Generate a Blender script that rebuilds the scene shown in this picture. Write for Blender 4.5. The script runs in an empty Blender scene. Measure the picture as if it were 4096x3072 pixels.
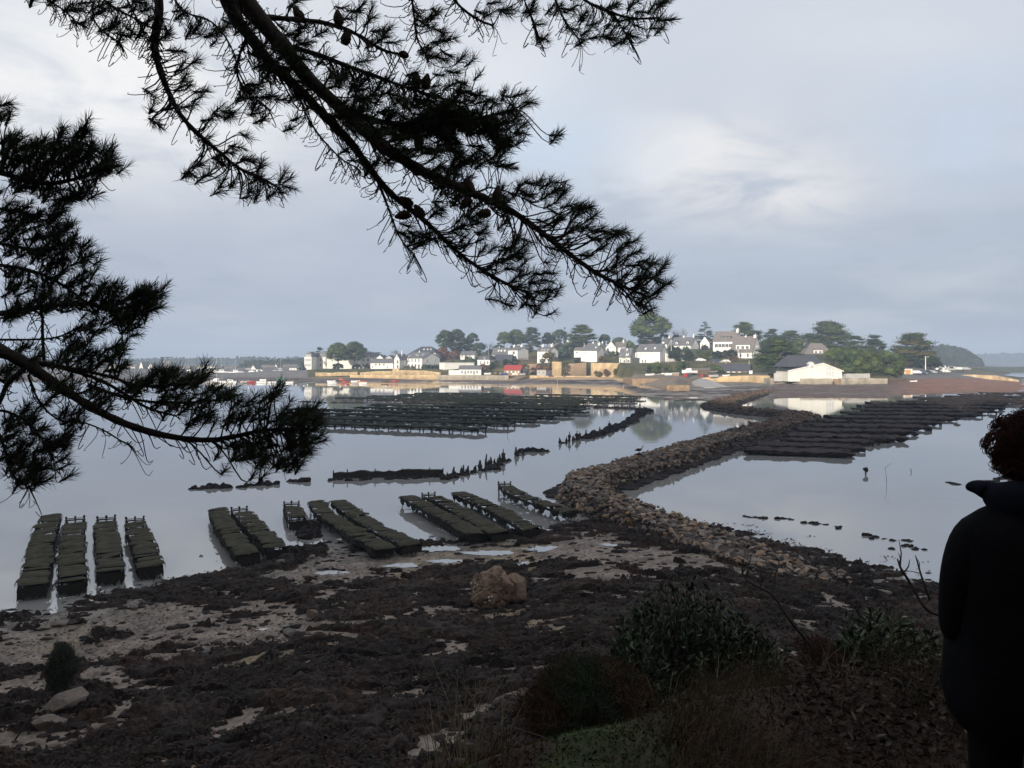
import bpy, bmesh, math, random
import numpy as np
from mathutils import Vector, Matrix
sc = bpy.context.scene
R = math.radians
CH, FP, HY, CX = 9.0, 3072.0, 1440.0, 2048.0     # camera height, focal length and horizon in photo pixels
# ---------------------------------------------------------------- camera
cam = bpy.data.cameras.new('camera'); cam_o = bpy.data.objects.new('camera', cam)
sc.collection.objects.link(cam_o); sc.camera = cam_o
cam.sensor_width = 36; cam.lens = 27.0; cam.shift_y = -96/4096
cam.clip_start = 0.1; cam.clip_end = 9000
cam_o.location = (0, 0, CH); cam_o.rotation_euler = (R(90), 0, 0)
# ---------------------------------------------------------------- sun
SAZ, SEL = 24.0, 11.0      # degrees left of straight behind the camera, elevation
sd = Vector((-math.sin(R(SAZ))*math.cos(R(SEL)), -math.cos(R(SAZ))*math.cos(R(SEL)), math.sin(R(SEL))))
sl = bpy.data.lights.new('sun', 'SUN'); sl.energy = 5.0; sl.angle = R(0.6); sl.color = (1.0, 0.90, 0.76)
so = bpy.data.objects.new('sun', sl); sc.collection.objects.link(so)
so.rotation_euler = sd.to_track_quat('Z', 'Y').to_euler()
# ---------------------------------------------------------------- world
W = bpy.data.worlds.new('World'); sc.world = W; W.use_nodes = True
nt = W.node_tree; nt.nodes.clear(); N = nt.nodes; Lk = nt.links
def wn(t, **k):
    n = N.new(t)
    for a, b in k.items(): setattr(n, a, b)
    return n
def wmath(op, a, b=0.0, c=None):
    n = wn('ShaderNodeMath', operation=op)
    for i, v in enumerate((a, b) if c is None else (a, b, c)):
        if hasattr(v, 'links') or hasattr(v, 'is_linked'): Lk.new(v, n.inputs[i])
        else: n.inputs[i].default_value = v
    return n.outputs[0]
def wmix(f, a, b):
    n = wn('ShaderNodeMix', data_type='RGBA')
    for i, v in ((0, f), (6, a), (7, b)):
        if hasattr(v, 'is_linked'): Lk.new(v, n.inputs[i])
        elif i == 0: n.inputs[0].default_value = v
        else: n.inputs[i].default_value = (*v, 1)
    return n.outputs[2]
sky = wn('ShaderNodeTexSky', sky_type='NISHITA', sun_disc=False, sun_elevation=R(SEL), sun_rotation=math.atan2(sd.x, sd.y))
tc = wn('ShaderNodeTexCoord'); sep = wn('ShaderNodeSeparateXYZ'); Lk.new(tc.outputs['Generated'], sep.inputs[0])
dx, dy, dz = sep.outputs
zc = wmath('MAXIMUM', dz, 0.0)
den = wmath('ADD', zc, 0.16)
cmb = wn('ShaderNodeCombineXYZ'); Lk.new(wmath('DIVIDE', dx, den), cmb.inputs[0]); Lk.new(wmath('DIVIDE', dy, den), cmb.inputs[1])
def wnoise(scale, detail, rough, off=0.0, dist=0.0):
    m = wn('ShaderNodeMapping'); m.inputs['Location'].default_value = (off, off*.7, off*.3)
    Lk.new(cmb.outputs[0], m.inputs[0])
    n = wn('ShaderNodeTexNoise'); n.inputs['Scale'].default_value = scale; n.inputs['Detail'].default_value = detail
    n.inputs['Roughness'].default_value = rough; n.inputs['Distortion'].default_value = dist
    Lk.new(m.outputs[0], n.inputs['Vector']); return n.outputs[0]
def wramp(v, a, b):
    n = wn('ShaderNodeMapRange', interpolation_type='SMOOTHSTEP'); Lk.new(v, n.inputs[0])
    n.inputs[1].default_value = a; n.inputs[2].default_value = b; return n.outputs[0]
def blob(px, py, rx, ry):          # soft bank of cloud in one direction of the sky
    ux, uz = (px-CX)/FP, (HY-py)/FP
    a = wmath('DIVIDE', dx, wmath('MAXIMUM', dy, .05)); c = wmath('DIVIDE', dz, wmath('MAXIMUM', dy, .05))
    a = wmath('MULTIPLY', wmath('SUBTRACT', a, ux), FP/rx); c = wmath('MULTIPLY', wmath('SUBTRACT', c, uz), FP/ry)
    r2 = wmath('ADD', wmath('MULTIPLY', a, a), wmath('MULTIPLY', c, c))
    return wmath('POWER', 2.718, wmath('MULTIPLY', r2, -1.0))
grad = wramp(zc, 0.0, 0.38)
base = wmix(grad, (2.95, 3.35, 4.25), (5.6, 5.95, 6.6))
n1 = wnoise(1.1, 5, .55, 3.1, .3)
n2 = wnoise(2.6, 6, .6, 9.4, .5)
col = wmix(wmath('MULTIPLY', wramp(n1, .42, .72), .40), base, (6.9, 7.0, 7.3))
for (px, py, rx, ry, k, c_) in ((350, 330, 1100, 460, .95, (8.4, 8.3, 8.2)), (2760, 640, 360, 170, 1.3, (8.3, 7.9, 7.6)),
                                (3080, 770, 420, 150, .95, (7.5, 7.25, 7.1)), (900, 1130, 1300, 300, .65, (4.1, 4.45, 5.45)),
                                (2200, 620, 480, 280, .8, (5.1, 6.0, 7.2)), (3850, 480, 330, 260, .7, (5.0, 5.9, 7.3)), (3300, 1000, 900, 120, .5, (4.3, 4.8, 5.8)), (3500, 300, 800, 400, .35, (5.6, 5.9, 6.5)),
                                (2000, 300, 300, 250, .4, (8.0, 8.0, 8.1)), (1400, 1250, 1500, 160, .3, (3.45, 3.8, 4.85)), (3500, 120, 500, 130, .3, (7.4, 7.4, 7.4))):
    f = wmath('MULTIPLY', blob(px, py, rx, ry), wmath('MULTIPLY', wramp(n2, .30, .62), k*1.15))
    col = wmix(f, col, c_)
col = wmix(wramp(wmath('MULTIPLY', dy, -1.0), -.1, .5), col, (4.6, 4.5, 4.6))
fin = wmix(.92, sky.outputs[0], col)
bg = wn('ShaderNodeBackground'); bg.inputs[1].default_value = 0.087
Lk.new(fin, bg.inputs[0]); wo = wn('ShaderNodeOutputWorld'); Lk.new(bg.outputs[0], wo.inputs[0])
sc.view_settings.view_transform = 'Standard'; sc.view_settings.look = 'None'
sc.view_settings.exposure = 0.5; sc.view_settings.gamma = 1.0
sc.cycles.max_bounces = 5; sc.cycles.diffuse_bounces = 2; sc.cycles.glossy_bounces = 3; sc.cycles.transparent_max_bounces = 8
sc.cycles.volume_bounces = 0; sc.cycles.use_denoising = True; sc.cycles.caustics_reflective = False; sc.cycles.sample_clamp_indirect = 4

# ---------------------------------------------------------------- helpers
rnd = random.Random(7); rng = np.random.default_rng(11)
def P(px, py, d):                                # the point a photo pixel shows at distance d
    return Vector(((px-CX)/FP*d, d, CH-(py-HY)/FP*d))
def G(px, py, z=0.0):                            # the point a photo pixel shows on the level z
    d = (CH-z)*FP/(py-HY); return Vector(((px-CX)/FP*d, d, z))
def h2(i, j, s):
    n = (i.astype(np.int64)*374761393 + j.astype(np.int64)*668265263 + s*974711) & 0x7fffffff
    n = ((n ^ (n >> 13))*1274126177) & 0x7fffffff
    return ((n ^ (n >> 16)) & 0xffff)/65535.0
def vnoise(x, y, s=0):
    xi, yi = np.floor(x), np.floor(y); fx, fy = x-xi, y-yi
    fx = fx*fx*(3-2*fx); fy = fy*fy*(3-2*fy); xi = xi.astype(int); yi = yi.astype(int)
    a = h2(xi, yi, s); b = h2(xi+1, yi, s); c = h2(xi, yi+1, s); d = h2(xi+1, yi+1, s)
    return (a*(1-fx)+b*fx)*(1-fy)+(c*(1-fx)+d*fx)*fy
def fbm(x, y, s=0, o=4, g=.5):
    t = 0; w = 1; tw = 0
    for k in range(o):
        t = t+vnoise(x*2**k+17.3*k, y*2**k-9.1*k, s+k)*w; tw += w; w *= g
    return t/tw
def sstep(x, a, b):
    t = np.clip((x-a)/(b-a), 0, 1); return t*t*(3-2*t)
class MB:
    def __init__(s): s.v = []; s.f = {}; s.c = []; s.n = 0
    def add(s, v, f, col=(1, 1, 1)):
        v = np.asarray(v, float).reshape(-1, 3); s.v.append(v)
        c = np.asarray(col, float)
        s.c.append(np.broadcast_to(c, (len(v), 3)) if c.ndim == 1 else c)
        if isinstance(f, np.ndarray): s.f.setdefault(f.shape[1], []).append(f+s.n)
        else:
            for q in f: s.f.setdefault(len(q), []).append(np.array([q])+s.n)
        s.n += len(v)
    def box(s, lo, hi, col=(1, 1, 1), rz=0, piv=(0, 0), bev=0):
        (x0, y0, z0), (x1, y1, z1) = lo, hi
        v = np.array([(x, y, z) for z in (z0, z1) for (x, y) in ((x0, y0), (x1, y0), (x1, y1), (x0, y1))], float)
        if rz:
            c, n = math.cos(rz), math.sin(rz); p = v[:, :2]-piv
            v[:, 0] = piv[0]+p[:, 0]*c-p[:, 1]*n; v[:, 1] = piv[1]+p[:, 0]*n+p[:, 1]*c
        s.add(v, np.array([(0, 3, 2, 1), (4, 5, 6, 7), (0, 1, 5, 4), (1, 2, 6, 5), (2, 3, 7, 6), (3, 0, 4, 7)]), col)
    def tube(s, pts, rad, n=6, col=(1, 1, 1), cap=True):
        pts = [Vector(p) for p in pts]; m = len(pts)
        if not hasattr(rad, '__len__'): rad = [rad]*m
        V = []; up = Vector((0, 0, 1))
        for i, p in enumerate(pts):
            t = (pts[min(i+1, m-1)]-pts[max(i-1, 0)]).normalized()
            a = t.cross(up); a = a if a.length > .05 else t.cross(Vector((1, 0, 0))); a.normalize(); b = t.cross(a)
            for k in range(n):
                q = 2*math.pi*k/n; V.append(p+a*(rad[i]*math.cos(q))+b*(rad[i]*math.sin(q)))
        F = [(i*n+k, i*n+(k+1) % n, (i+1)*n+(k+1) % n, (i+1)*n+k) for i in range(m-1) for k in range(n)]
        s.add([tuple(v) for v in V], np.array(F), col)
        if cap:
            o = s.n-len(V); s.f.setdefault(n, []).append(np.array([[o+k for k in range(n)][::-1], [o+(m-1)*n+k for k in range(n)]]))
    def mesh(s, name, smooth=False):
        me = bpy.data.meshes.new(name); v = np.concatenate(s.v); c = np.concatenate(s.c)
        me.vertices.add(len(v)); me.vertices.foreach_set('co', v.ravel())
        L = []; T = []
        for k, fs in s.f.items():
            a = np.concatenate(fs); L.append(a.ravel()); T.append(np.full(len(a), k))
        L = np.concatenate(L).astype(np.int32); T = np.concatenate(T).astype(np.int32)
        me.loops.add(len(L)); me.loops.foreach_set('vertex_index', L)
        me.polygons.add(len(T)); st = np.concatenate(([0], np.cumsum(T)[:-1])).astype(np.int32)
        me.polygons.foreach_set('loop_start', st)
        try: me.polygons.foreach_set('loop_total', T)
        except Exception: pass
        me.polygons.foreach_set('use_smooth', np.full(len(T), bool(smooth)))
        at = me.color_attributes.new('Col', 'FLOAT_COLOR', 'POINT')
        at.data.foreach_set('color', np.concatenate([c, np.ones((len(c), 1))], 1).ravel())
        me.update(calc_edges=True); me.validate(); return me
    def build(s, name, mat, parent=None, smooth=False, loc=None):
        return link(name, s.mesh(name, smooth), mat, parent, loc)
def link(name, me, mat=None, parent=None, loc=None):
    o = bpy.data.objects.new(name, me); sc.collection.objects.link(o)
    if mat is not None and not len(me.materials): me.materials.append(mat)
    if parent is not None: o.parent = parent
    if loc is not None: o.location = loc
    return o
def tag(o, label=None, cat=None, group=None, kind=None):
    for k, v in (('label', label), ('category', cat), ('group', group), ('kind', kind)):
        if v: o[k] = v
    return o
def empty(name, loc, rz=0, label=None, cat=None, group=None):
    o = bpy.data.objects.new(name, None); sc.collection.objects.link(o); o.location = loc; o.rotation_euler = (0, 0, rz)
    o.empty_display_size = .2
    return tag(o, label, cat, group)
def recentre(o, to):                              # put a one-mesh thing's origin at its base
    t = Vector(to); o.data.transform(Matrix.Translation(-t)); o.location = t; return o
def copy_tree(o, parent=None):
    c = o.copy(); sc.collection.objects.link(c)
    if parent is not None: c.parent = parent
    for ch in list(o.children): copy_tree(ch, c)
    return c
def ico(sub=2):
    bm = bmesh.new(); bmesh.ops.create_icosphere(bm, subdivisions=sub, radius=1)
    v = np.array([x.co[:] for x in bm.verts]); f = np.array([[q.index for q in x.verts] for x in bm.faces]); bm.free(); return v, f
ICO1, ICO2, ICO3 = ico(1), ico(2), ico(3)
_lcache = {}
def lump(mb, c, r, col, lv=ICO1, amp=.22, seed=0):
    v, f = lv; r = np.asarray(r, float)*np.ones(3); s = rng.random()*50
    k_ = (len(v), rnd.randrange(60))       # sixty kept noise patterns per resolution
    if k_ not in _lcache: _lcache[k_] = (fbm(v[:, 0]*1.6+s, v[:, 1]*1.6+v[:, 2]*1.3, 91, 3)-.5)*2
    d = 1+amp*_lcache[k_]
    mb.add(v*d[:, None]*r+np.asarray(c), f, col)
def pm(name, c1, c2=None, scale=3.0, rough=.85, bump=0.0, bscale=None, attr=False, spec=.3, detail=5, sheen=0, stretch=None):
    m = bpy.data.materials.new(name); m.use_nodes = True; t = m.node_tree; b = t.nodes['Principled BSDF']
    b.inputs['Roughness'].default_value = rough; b.inputs['Specular IOR Level'].default_value = spec
    tcn = t.nodes.new('ShaderNodeTexCoord'); vec = tcn.outputs['Object']
    if stretch:
        mp = t.nodes.new('ShaderNodeMapping'); mp.inputs['Scale'].default_value = stretch
        t.links.new(vec, mp.inputs[0]); vec = mp.outputs[0]
    no = t.nodes.new('ShaderNodeTexNoise'); no.inputs['Scale'].default_value = scale; no.inputs['Detail'].default_value = detail
    no.inputs['Roughness'].default_value = .62; t.links.new(vec, no.inputs['Vector'])
    mr = t.nodes.new('ShaderNodeMapRange'); mr.inputs[1].default_value = .3; mr.inputs[2].default_value = .7
    t.links.new(no.outputs[0], mr.inputs[0])
    mx = t.nodes.new('ShaderNodeMix'); mx.data_type = 'RGBA'; t.links.new(mr.outputs[0], mx.inputs[0])
    mx.inputs[6].default_value = (*c1, 1); mx.inputs[7].default_value = (*(c2 or c1), 1); out = mx.outputs[2]
    if attr:
        a = t.nodes.new('ShaderNodeAttribute'); a.attribute_name = 'Col'
        m2 = t.nodes.new('ShaderNodeMix'); m2.data_type = 'RGBA'; m2.blend_type = 'MULTIPLY'; m2.inputs[0].default_value = 1
        t.links.new(out, m2.inputs[6]); t.links.new(a.outputs['Color'], m2.inputs[7]); out = m2.outputs[2]
    t.links.new(out, b.inputs['Base Color'])
    if bump:
        nb = t.nodes.new('ShaderNodeTexNoise'); nb.inputs['Scale'].default_value = bscale or scale*3; nb.inputs['Detail'].default_value = 6
        t.links.new(vec, nb.inputs['Vector'])
        bp = t.nodes.new('ShaderNodeBump'); bp.inputs['Strength'].default_value = 1.0; bp.inputs['Distance'].default_value = bump
        t.links.new(nb.outputs[0], bp.inputs['Height']); t.links.new(bp.outputs[0], b.inputs['Normal'])
    return m

# ---------------------------------------------------------------- haze: the air between here and the far shore
def haze():
    mb = MB(); mb.box((-2100, -140, -3.0), (2300, 3300, 75))
    m = bpy.data.materials.new('haze_air'); m.use_nodes = True; t = m.node_tree; t.nodes.clear()
    v = t.nodes.new('ShaderNodeVolumePrincipled'); v.inputs['Color'].default_value = (.62, .77, 1.0, 1)
    v.inputs['Density'].default_value = .00058; v.inputs['Anisotropy'].default_value = 0.0
    o = t.nodes.new('ShaderNodeOutputMaterial'); t.links.new(v.outputs[0], o.inputs['Volume'])
    return tag(mb.build('haze', m), 'thin blue haze filling the air over the bay', 'haze', None, 'stuff')
haze()
# ---------------------------------------------------------------- water
def water():
    m = bpy.data.materials.new('calm_sea'); m.use_nodes = True; t = m.node_tree; t.nodes.clear()
    nn = t.nodes.new; lk = t.links.new
    out = nn('ShaderNodeOutputMaterial'); mix = nn('ShaderNodeMixShader'); df = nn('ShaderNodeBsdfDiffuse'); gl = nn('ShaderNodeBsdfGlossy')
    fr = nn('ShaderNodeFresnel'); fr.inputs[0].default_value = 2.45
    df.inputs[0].default_value = (.27, .27, .26, 1); gl.inputs[0].default_value = (.93, .95, .98, 1); gl.inputs['Roughness'].default_value = .02
    tcn = nn('ShaderNodeTexCoord')
    def bmp(scale, sx, dist, prev, det=3):
        mp = nn('ShaderNodeMapping'); mp.inputs['Scale'].default_value = (sx, 1, 1); lk(tcn.outputs['Object'], mp.inputs[0])
        n = nn('ShaderNodeTexNoise'); n.inputs['Scale'].default_value = scale; n.inputs['Detail'].default_value = det; lk(mp.outputs[0], n.inputs['Vector'])
        b = nn('ShaderNodeBump'); b.inputs['Distance'].default_value = dist; b.inputs['Strength'].default_value = 1
        lk(n.outputs[0], b.inputs['Height'])
        if prev: lk(prev, b.inputs['Normal'])
        return b.outputs[0], n
    b1, _ = bmp(.5, .6, .0045, None); b2, _ = bmp(5, .5, .0006, b1); 
    lk(b2, gl.inputs['Normal']); lk(b2, fr.inputs['Normal'])
    lk(fr.outputs[0], mix.inputs[0]); lk(df.outputs[0], mix.inputs[1]); lk(gl.outputs[0], mix.inputs[2]); lk(mix.outputs[0], out.inputs[0])
    mb = MB(); mb.add([(-2000, -100, 0), (2200, -100, 0), (2200, 3200, 0), (-2000, 3200, 0)], np.array([(0, 1, 2, 3)]))
    return tag(mb.build('water', m), 'calm grey tidal water of the bay mirroring sky and houses', 'water', None, 'structure')
water()
# ---------------------------------------------------------------- near shore: bank, beach, seaweed
WL = [(-1500, 2560), (-600, 2500), (0, 2472), (210, 2468), (433, 2392), (656, 2345), (947, 2297), (1130, 2225), (1210, 2180), (1290, 2195), (1670, 2178), (2050, 2140),
      (2200, 2118), (2330, 2085), (2500, 2085), (2850, 2105), (3050, 2170), (3300, 2222), (3450, 2265), (3600, 2300), (3750, 2335), (4096, 2400), (5200, 2520)]
_wu = np.array([(a-CX)/FP for a, b in WL]); _wy = np.array([CH*FP/(b-HY) for a, b in WL])
_su = np.linspace(-1.6, 1.6, 641); _sy = np.interp(_su, _wu, _wy); _k = np.hanning(31); _k /= _k.sum()
_sy = np.convolve(np.pad(_sy, 15, 'edge'), _k, 'valid')
def near_wl(u): return np.interp(u, _su, _sy)
def edge(u): return np.interp(u, [-1.2, -.35, -.18, 0, .12, .3, .6, 1.2], [2.0, 2.1, 2.75, 3.15, 3.35, 3.7, 4.0, 3.8])
def beach_z(x, y):
    u = x/np.maximum(y, .5)
    dw = near_wl(u)-y
    z = np.where(dw > 0, .042*dw+.0012*dw*dw, .05*dw)
    z = z + (fbm(x*.35, y*.35, 5, 4)-.5)*.16*sstep(dw, -1.5, 2) + (fbm(x*2.1, y*2.1, 6, 3)-.5)*.05
    return np.maximum(z, -.9)
def near_z(x, y):
    u = x/np.maximum(y, .5); e = edge(u)
    k = np.maximum(y-e, 0)
    zb = 7.4-(y-e)*0.0-np.where(k > 0, .55*np.minimum(k, .9)+1.35*np.maximum(k-.9, 0), 0)
    zb = zb+(fbm(x*1.2, y*1.2, 31, 4)-.5)*.10
    zc = beach_z(x, y)
    return np.maximum(zb, zc), zb > zc
WALLC = []                                       # filled by the causeway below; keeps weed off its top
SAND = [  # photo px x, y, rx, ry, amount: where bare sand, shingle or wet mud shows
    (250, 2600, 450, 90, 1.1), (600, 2480, 420, 70, 1.2), (800, 2560, 380, 60, 1.1), (1150, 2560, 260, 60, .9), (100, 2750, 160, 50, .8), (420, 2700, 110, 60, 1.0),
    (1500, 2240, 330, 50, 1.5), (1900, 2200, 260, 50, 1.4), (2250, 2220, 260, 60, 1.2), (1350, 2300, 250, 40, 1.0), (2550, 2260, 260, 55, 1.1), (2400, 2340, 150, 50, .9),
    (1450, 2560, 110, 16, 1.1), (1850, 2500, 180, 18, 1.1), (850, 2855, 90, 18, 1.0), (1130, 2845, 60, 14, .9), (1430, 2740, 80, 16, .9), (1760, 2730, 80, 22, .8),
    (2800, 2245, 60, 30, 1.0), (3350, 2450, 80, 14, .8), (3180, 2470, 60, 14, .8), (3700, 2290, 200, 22, 1.2), (2480, 2480, 40, 14, .7), (260, 2920, 60, 24, .7),
    (700, 2640, 150, 14, .8), (900, 2620, 120, 16, .7), (1250, 2610, 150, 20, .8), (2400, 2420, 50, 14, .8), (3020, 2310, 160, 20, .5)]
def sandness(x, y):
    px = CX+x/y*FP; py = HY+(CH-.3)*FP/y; s = 0
    for (a, b, rx, ry, k) in SAND: s = np.maximum(s, k*np.exp(-((px-a)/rx)**2-((py-b)/ry)**2))
    return s
def weed_mask(x, y):
    u = x/y; dw = near_wl(u)-y
    n = fbm(x*.62+3, y*.95, 41, 4, .6); n2 = fbm(x*1.3, y*2.4, 47, 4, .6)
    m = (n-.5)*2.6+(n2-.5)*3.0+.50-1.55*sandness(x, y)
    fade = sstep(dw, -1.6, .3)
    m = m-(1-fade)*1.15
    return m
def near_ground():
    nc, nr = 620, 420
    u = np.linspace(-1.15, 1.15, nc); t = np.linspace(0, 1, nr); Y = 1.9*(58/1.9)**t
    U, YY = np.meshgrid(u, Y); X = U*YY; Z, isb = near_z(X, YY)
    wet = sstep(near_wl(U)-YY, 6, -.5)
    n = fbm(X*1.5, YY*1.5, 3, 4); n3 = fbm(X*9, YY*9, 8, 3)
    sand = np.array([.172, .140, .115]); wetc = np.array([.145, .136, .120]); yel = np.array([.19, .145, .085])
    C = sand*(1-wet[..., None])+wetc*wet[..., None]
    yl = sstep(fbm(X*.3, YY*.3, 61, 3), .56, .7)*(1-wet)*.7
    C = C*(1-yl[..., None])+yel*yl[..., None]
    C = C*(.45+.55*sstep(n, .3, .7)+.65*sstep(n3, .3, .68))[..., None]
    soil = np.array([.026, .015, .010])*(.5+n3)[..., None]
    px = CX+U*FP
    mossw = sstep(fbm(X*2.2, YY*2.2, 71, 4), .42, .60)*np.exp(-((px-2150)/620)**2)*sstep(YY, 4.2, 3.5)
    moss = np.array([.028, .038, .010])*(.6+.8*n3)[..., None]
    soil = soil*(1-mossw[..., None])+moss*mossw[..., None]
    C = np.where(isb[..., None], soil, C)
    idx = np.arange(nr*nc).reshape(nr, nc)
    F = np.stack([idx[:-1, :-1], idx[:-1, 1:], idx[1:, 1:], idx[1:, :-1]], -1).reshape(-1, 4)
    mb = MB(); mb.add(np.stack([X, YY, Z], -1).reshape(-1, 3), F, C.reshape(-1, 3))
    m = pm('beach_ground', (1.15, 1.15, 1.15), (.8, .8, .8), 14, .8, .02, 16, attr=True, spec=.2)
    tag(mb.build('ground', m, smooth=True), 'near shore with mossy bank top, shingle and wet sand', 'ground', None, 'structure')
    # unseen bank added behind the camera, steep enough to block the low sun
    nx, ny = 160, 60
    X, Y = np.meshgrid(np.linspace(-420, 260, nx), np.linspace(-130, 2.2, ny))
    Z = 7.35+np.clip(-Y-8, 0, 70)*.42+(fbm(X*.05, Y*.05, 9, 3)-.5)*2*sstep(-Y, 6, 30)
    Y[-1] = 2.3; Z[-1] = -2.5; Y[-2] = 2.15       # front skirt added so sun cannot leak under the slope
    idx = np.arange(ny*nx).reshape(ny, nx)
    F = np.stack([idx[:-1, :-1], idx[:-1, 1:], idx[1:, 1:], idx[1:, :-1]], -1).reshape(-1, 4)
    mb = MB(); mb.add(np.stack([X, Y, Z], -1).reshape(-1, 3), F, (.05, .035, .022))
    tag(mb.build('hill', m, smooth=True), 'unseen slope added behind the viewpoint to shade the near shore', 'hill', None, 'structure')
near_ground()
M_weed = pm('wet_seaweed', (1, 1, 1), (.5, .5, .52), 6, .85, .02, 25, attr=True, spec=.12)
def seaweed():
    nc, nr = 900, 620
    u = np.linspace(-.78, .78, nc); t = np.linspace(0, 1, nr); Y = 9.0*(50/9.0)**t
    U, YY = np.meshgrid(u, Y); X = U*YY
    m = weed_mask(X, YY); Z = beach_z(X, YY); zz, isb = near_z(X, YY)
    lmp = np.abs(fbm(X*1.7, YY*1.7, 51, 3)-.5)*2; fine = fbm(X*7, YY*7, 53, 3); mid = fbm(X*3.2, YY*3.2, 58, 2)
    th = sstep(m, 0, .35)*(.05+.15*(1-lmp)*sstep(mid, .3, .7)+.10*fine)*(.6+.8*fbm(X*.4, YY*.4, 59, 2))
    dw = near_wl(U)-YY
    th = th*np.where(dw < 0, np.clip(1.1+dw*.45, .35, 1.1), 1)
    Zw = Z+th-.02
    n = fbm(X*1.1, YY*1.1, 55, 3)
    pur = np.array([.038, .029, .025]); red = np.array([.046, .029, .020]); gr = np.array([.026, .024, .020])
    a = sstep(n, .45, .65)[..., None]; b = sstep(fbm(X*.8, YY*.8, 57, 3), .5, .65)[..., None]
    C = pur*(1-a)+red*a; C = C*(1-b*.6)+gr*b*.6; C = C*(.6+.85*sstep(fbm(X*.5, YY*.8, 63, 3), .35, .65))[..., None]
    C = C*(.55+.9*fine)[..., None]
    keep = (m > 0) & ~isb
    idx = np.arange(nr*nc).reshape(nr, nc)
    k = keep[:-1, :-1] | keep[:-1, 1:] | keep[1:, 1:] | keep[1:, :-1]
    F = np.stack([idx[:-1, :-1], idx[:-1, 1:], idx[1:, 1:], idx[1:, :-1]], -1)[k]
    used = np.unique(F); mp = np.zeros(nr*nc, int); mp[used] = np.arange(len(used))
    V = np.stack([X, YY, Zw], -1).reshape(-1, 3)[used]
    mb = MB(); mb.add(V, mp[F], C.reshape(-1, 3)[used])
    # loose fronds
    nf = 60000
    uu = rng.uniform(-.75, .75, nf); yy = 13*(48/13)**rng.random(nf)**1.15; xx = uu*yy
    mm = weed_mask(xx, yy); ok = mm > .05; uu, yy, xx, mm = uu[ok], yy[ok], xx[ok], mm[ok]; nf = len(uu)
    zz = beach_z(xx, yy)+sstep(mm, 0, .35)*.16
    L = rng.uniform(.03, .10, nf)*(1+yy/60); a = rng.uniform(0, 6.28, nf); w = rng.uniform(.012, .03, nf)*(1+yy/60); el = rng.uniform(-.3, .9, nf)
    d = np.stack([np.cos(a)*np.cos(el), np.sin(a)*np.cos(el), np.sin(el)], -1); s_ = np.stack([-np.sin(a), np.cos(a), 0*a], -1)
    p = np.stack([xx, yy, zz], -1); q = p+d*L[:, None]; q2 = q+np.stack([d[:, 0], d[:, 1], d[:, 2]-1.1], -1)*L[:, None]*.6
    V = np.stack([p-s_*w[:, None], p+s_*w[:, None], q+s_*w[:, None]*.8, q-s_*w[:, None]*.8, q2+s_*w[:, None]*.3, q2-s_*w[:, None]*.3], 1).reshape(-1, 3)
    b_ = np.arange(nf)[:, None]*6
    F = np.concatenate([b_+[0, 1, 2, 3], b_+[3, 2, 4, 5]])
    cc = np.where(rng.random(nf)[:, None] < .5, pur, red)*rng.uniform(.5, 1.7, nf)[:, None]
    mb.add(V, F, np.repeat(cc, 6, 0))
    U0 = rng.uniform(-.72, .6, 7500); Y0 = rng.uniform(15, 40, 7500); M0 = weed_mask(U0*Y0, Y0); Z0 = beach_z(U0*Y0, Y0)
    for u_, y_, m_, z_ in zip(U0, Y0, M0, Z0):
        x_ = u_*y_
        if m_ > .15 or m_ < -1.5 or rnd.random() > .85*math.exp(m_*1.1): continue
        r_ = rnd.uniform(.03, .12)*(1+.6*(rnd.random() < .15)); lump(mb, (x_, y_, z_+r_*.1), (r_*1.5, r_, r_*.5), np.array((.034, .026, .024))*rnd.uniform(.6, 1.6), ICO1, .6)
    tag(mb.build('seaweed', M_weed), 'dark brown wrack lying in heaps over the near shore', 'seaweed', None, 'stuff')
seaweed()
def puddles():
    mb = MB()
    for (px, py, rx, ry) in ((1500, 2216, 120, 12), (1740, 2196, 110, 12), (1960, 2212, 130, 10), (2190, 2196, 110, 12), (2420, 2182, 70, 9), (2080, 2256, 150, 12), (1330, 2292, 90, 10), (2380, 2330, 80, 12), (1080, 2520, 60, 7), (620, 2612, 90, 8), (1800, 2245, 120, 9), (1610, 2262, 100, 9), (2260, 2290, 90, 10), (900, 2300, 60, 7), (2480, 2245, 70, 9), (1430, 2742, 60, 7)):
        c = G(px, py, .3); z = float(np.mean(beach_z(np.array([c.x-.3, c.x, c.x+.3]), np.array([c.y]*3)))); c = G(px, py, z); s = c.y/FP; n = 26; V = [(c.x, c.y, z+.012)]
        for i in range(n): a = 6.283*i/n; r = rnd.uniform(.55, 1.15); V.append((c.x+math.cos(a)*rx*s*r, c.y+math.sin(a)*ry*s*r*c.y/8.5, z+.012))
        mb.add(V, np.array([(0, 1+i, 1+(i+1) % n) for i in range(n)]))
    tag(mb.build('water', bpy.data.materials['calm_sea']), 'shallow puddles shining on the wet mud of the near beach', 'water', None, 'structure')
puddles()
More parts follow.
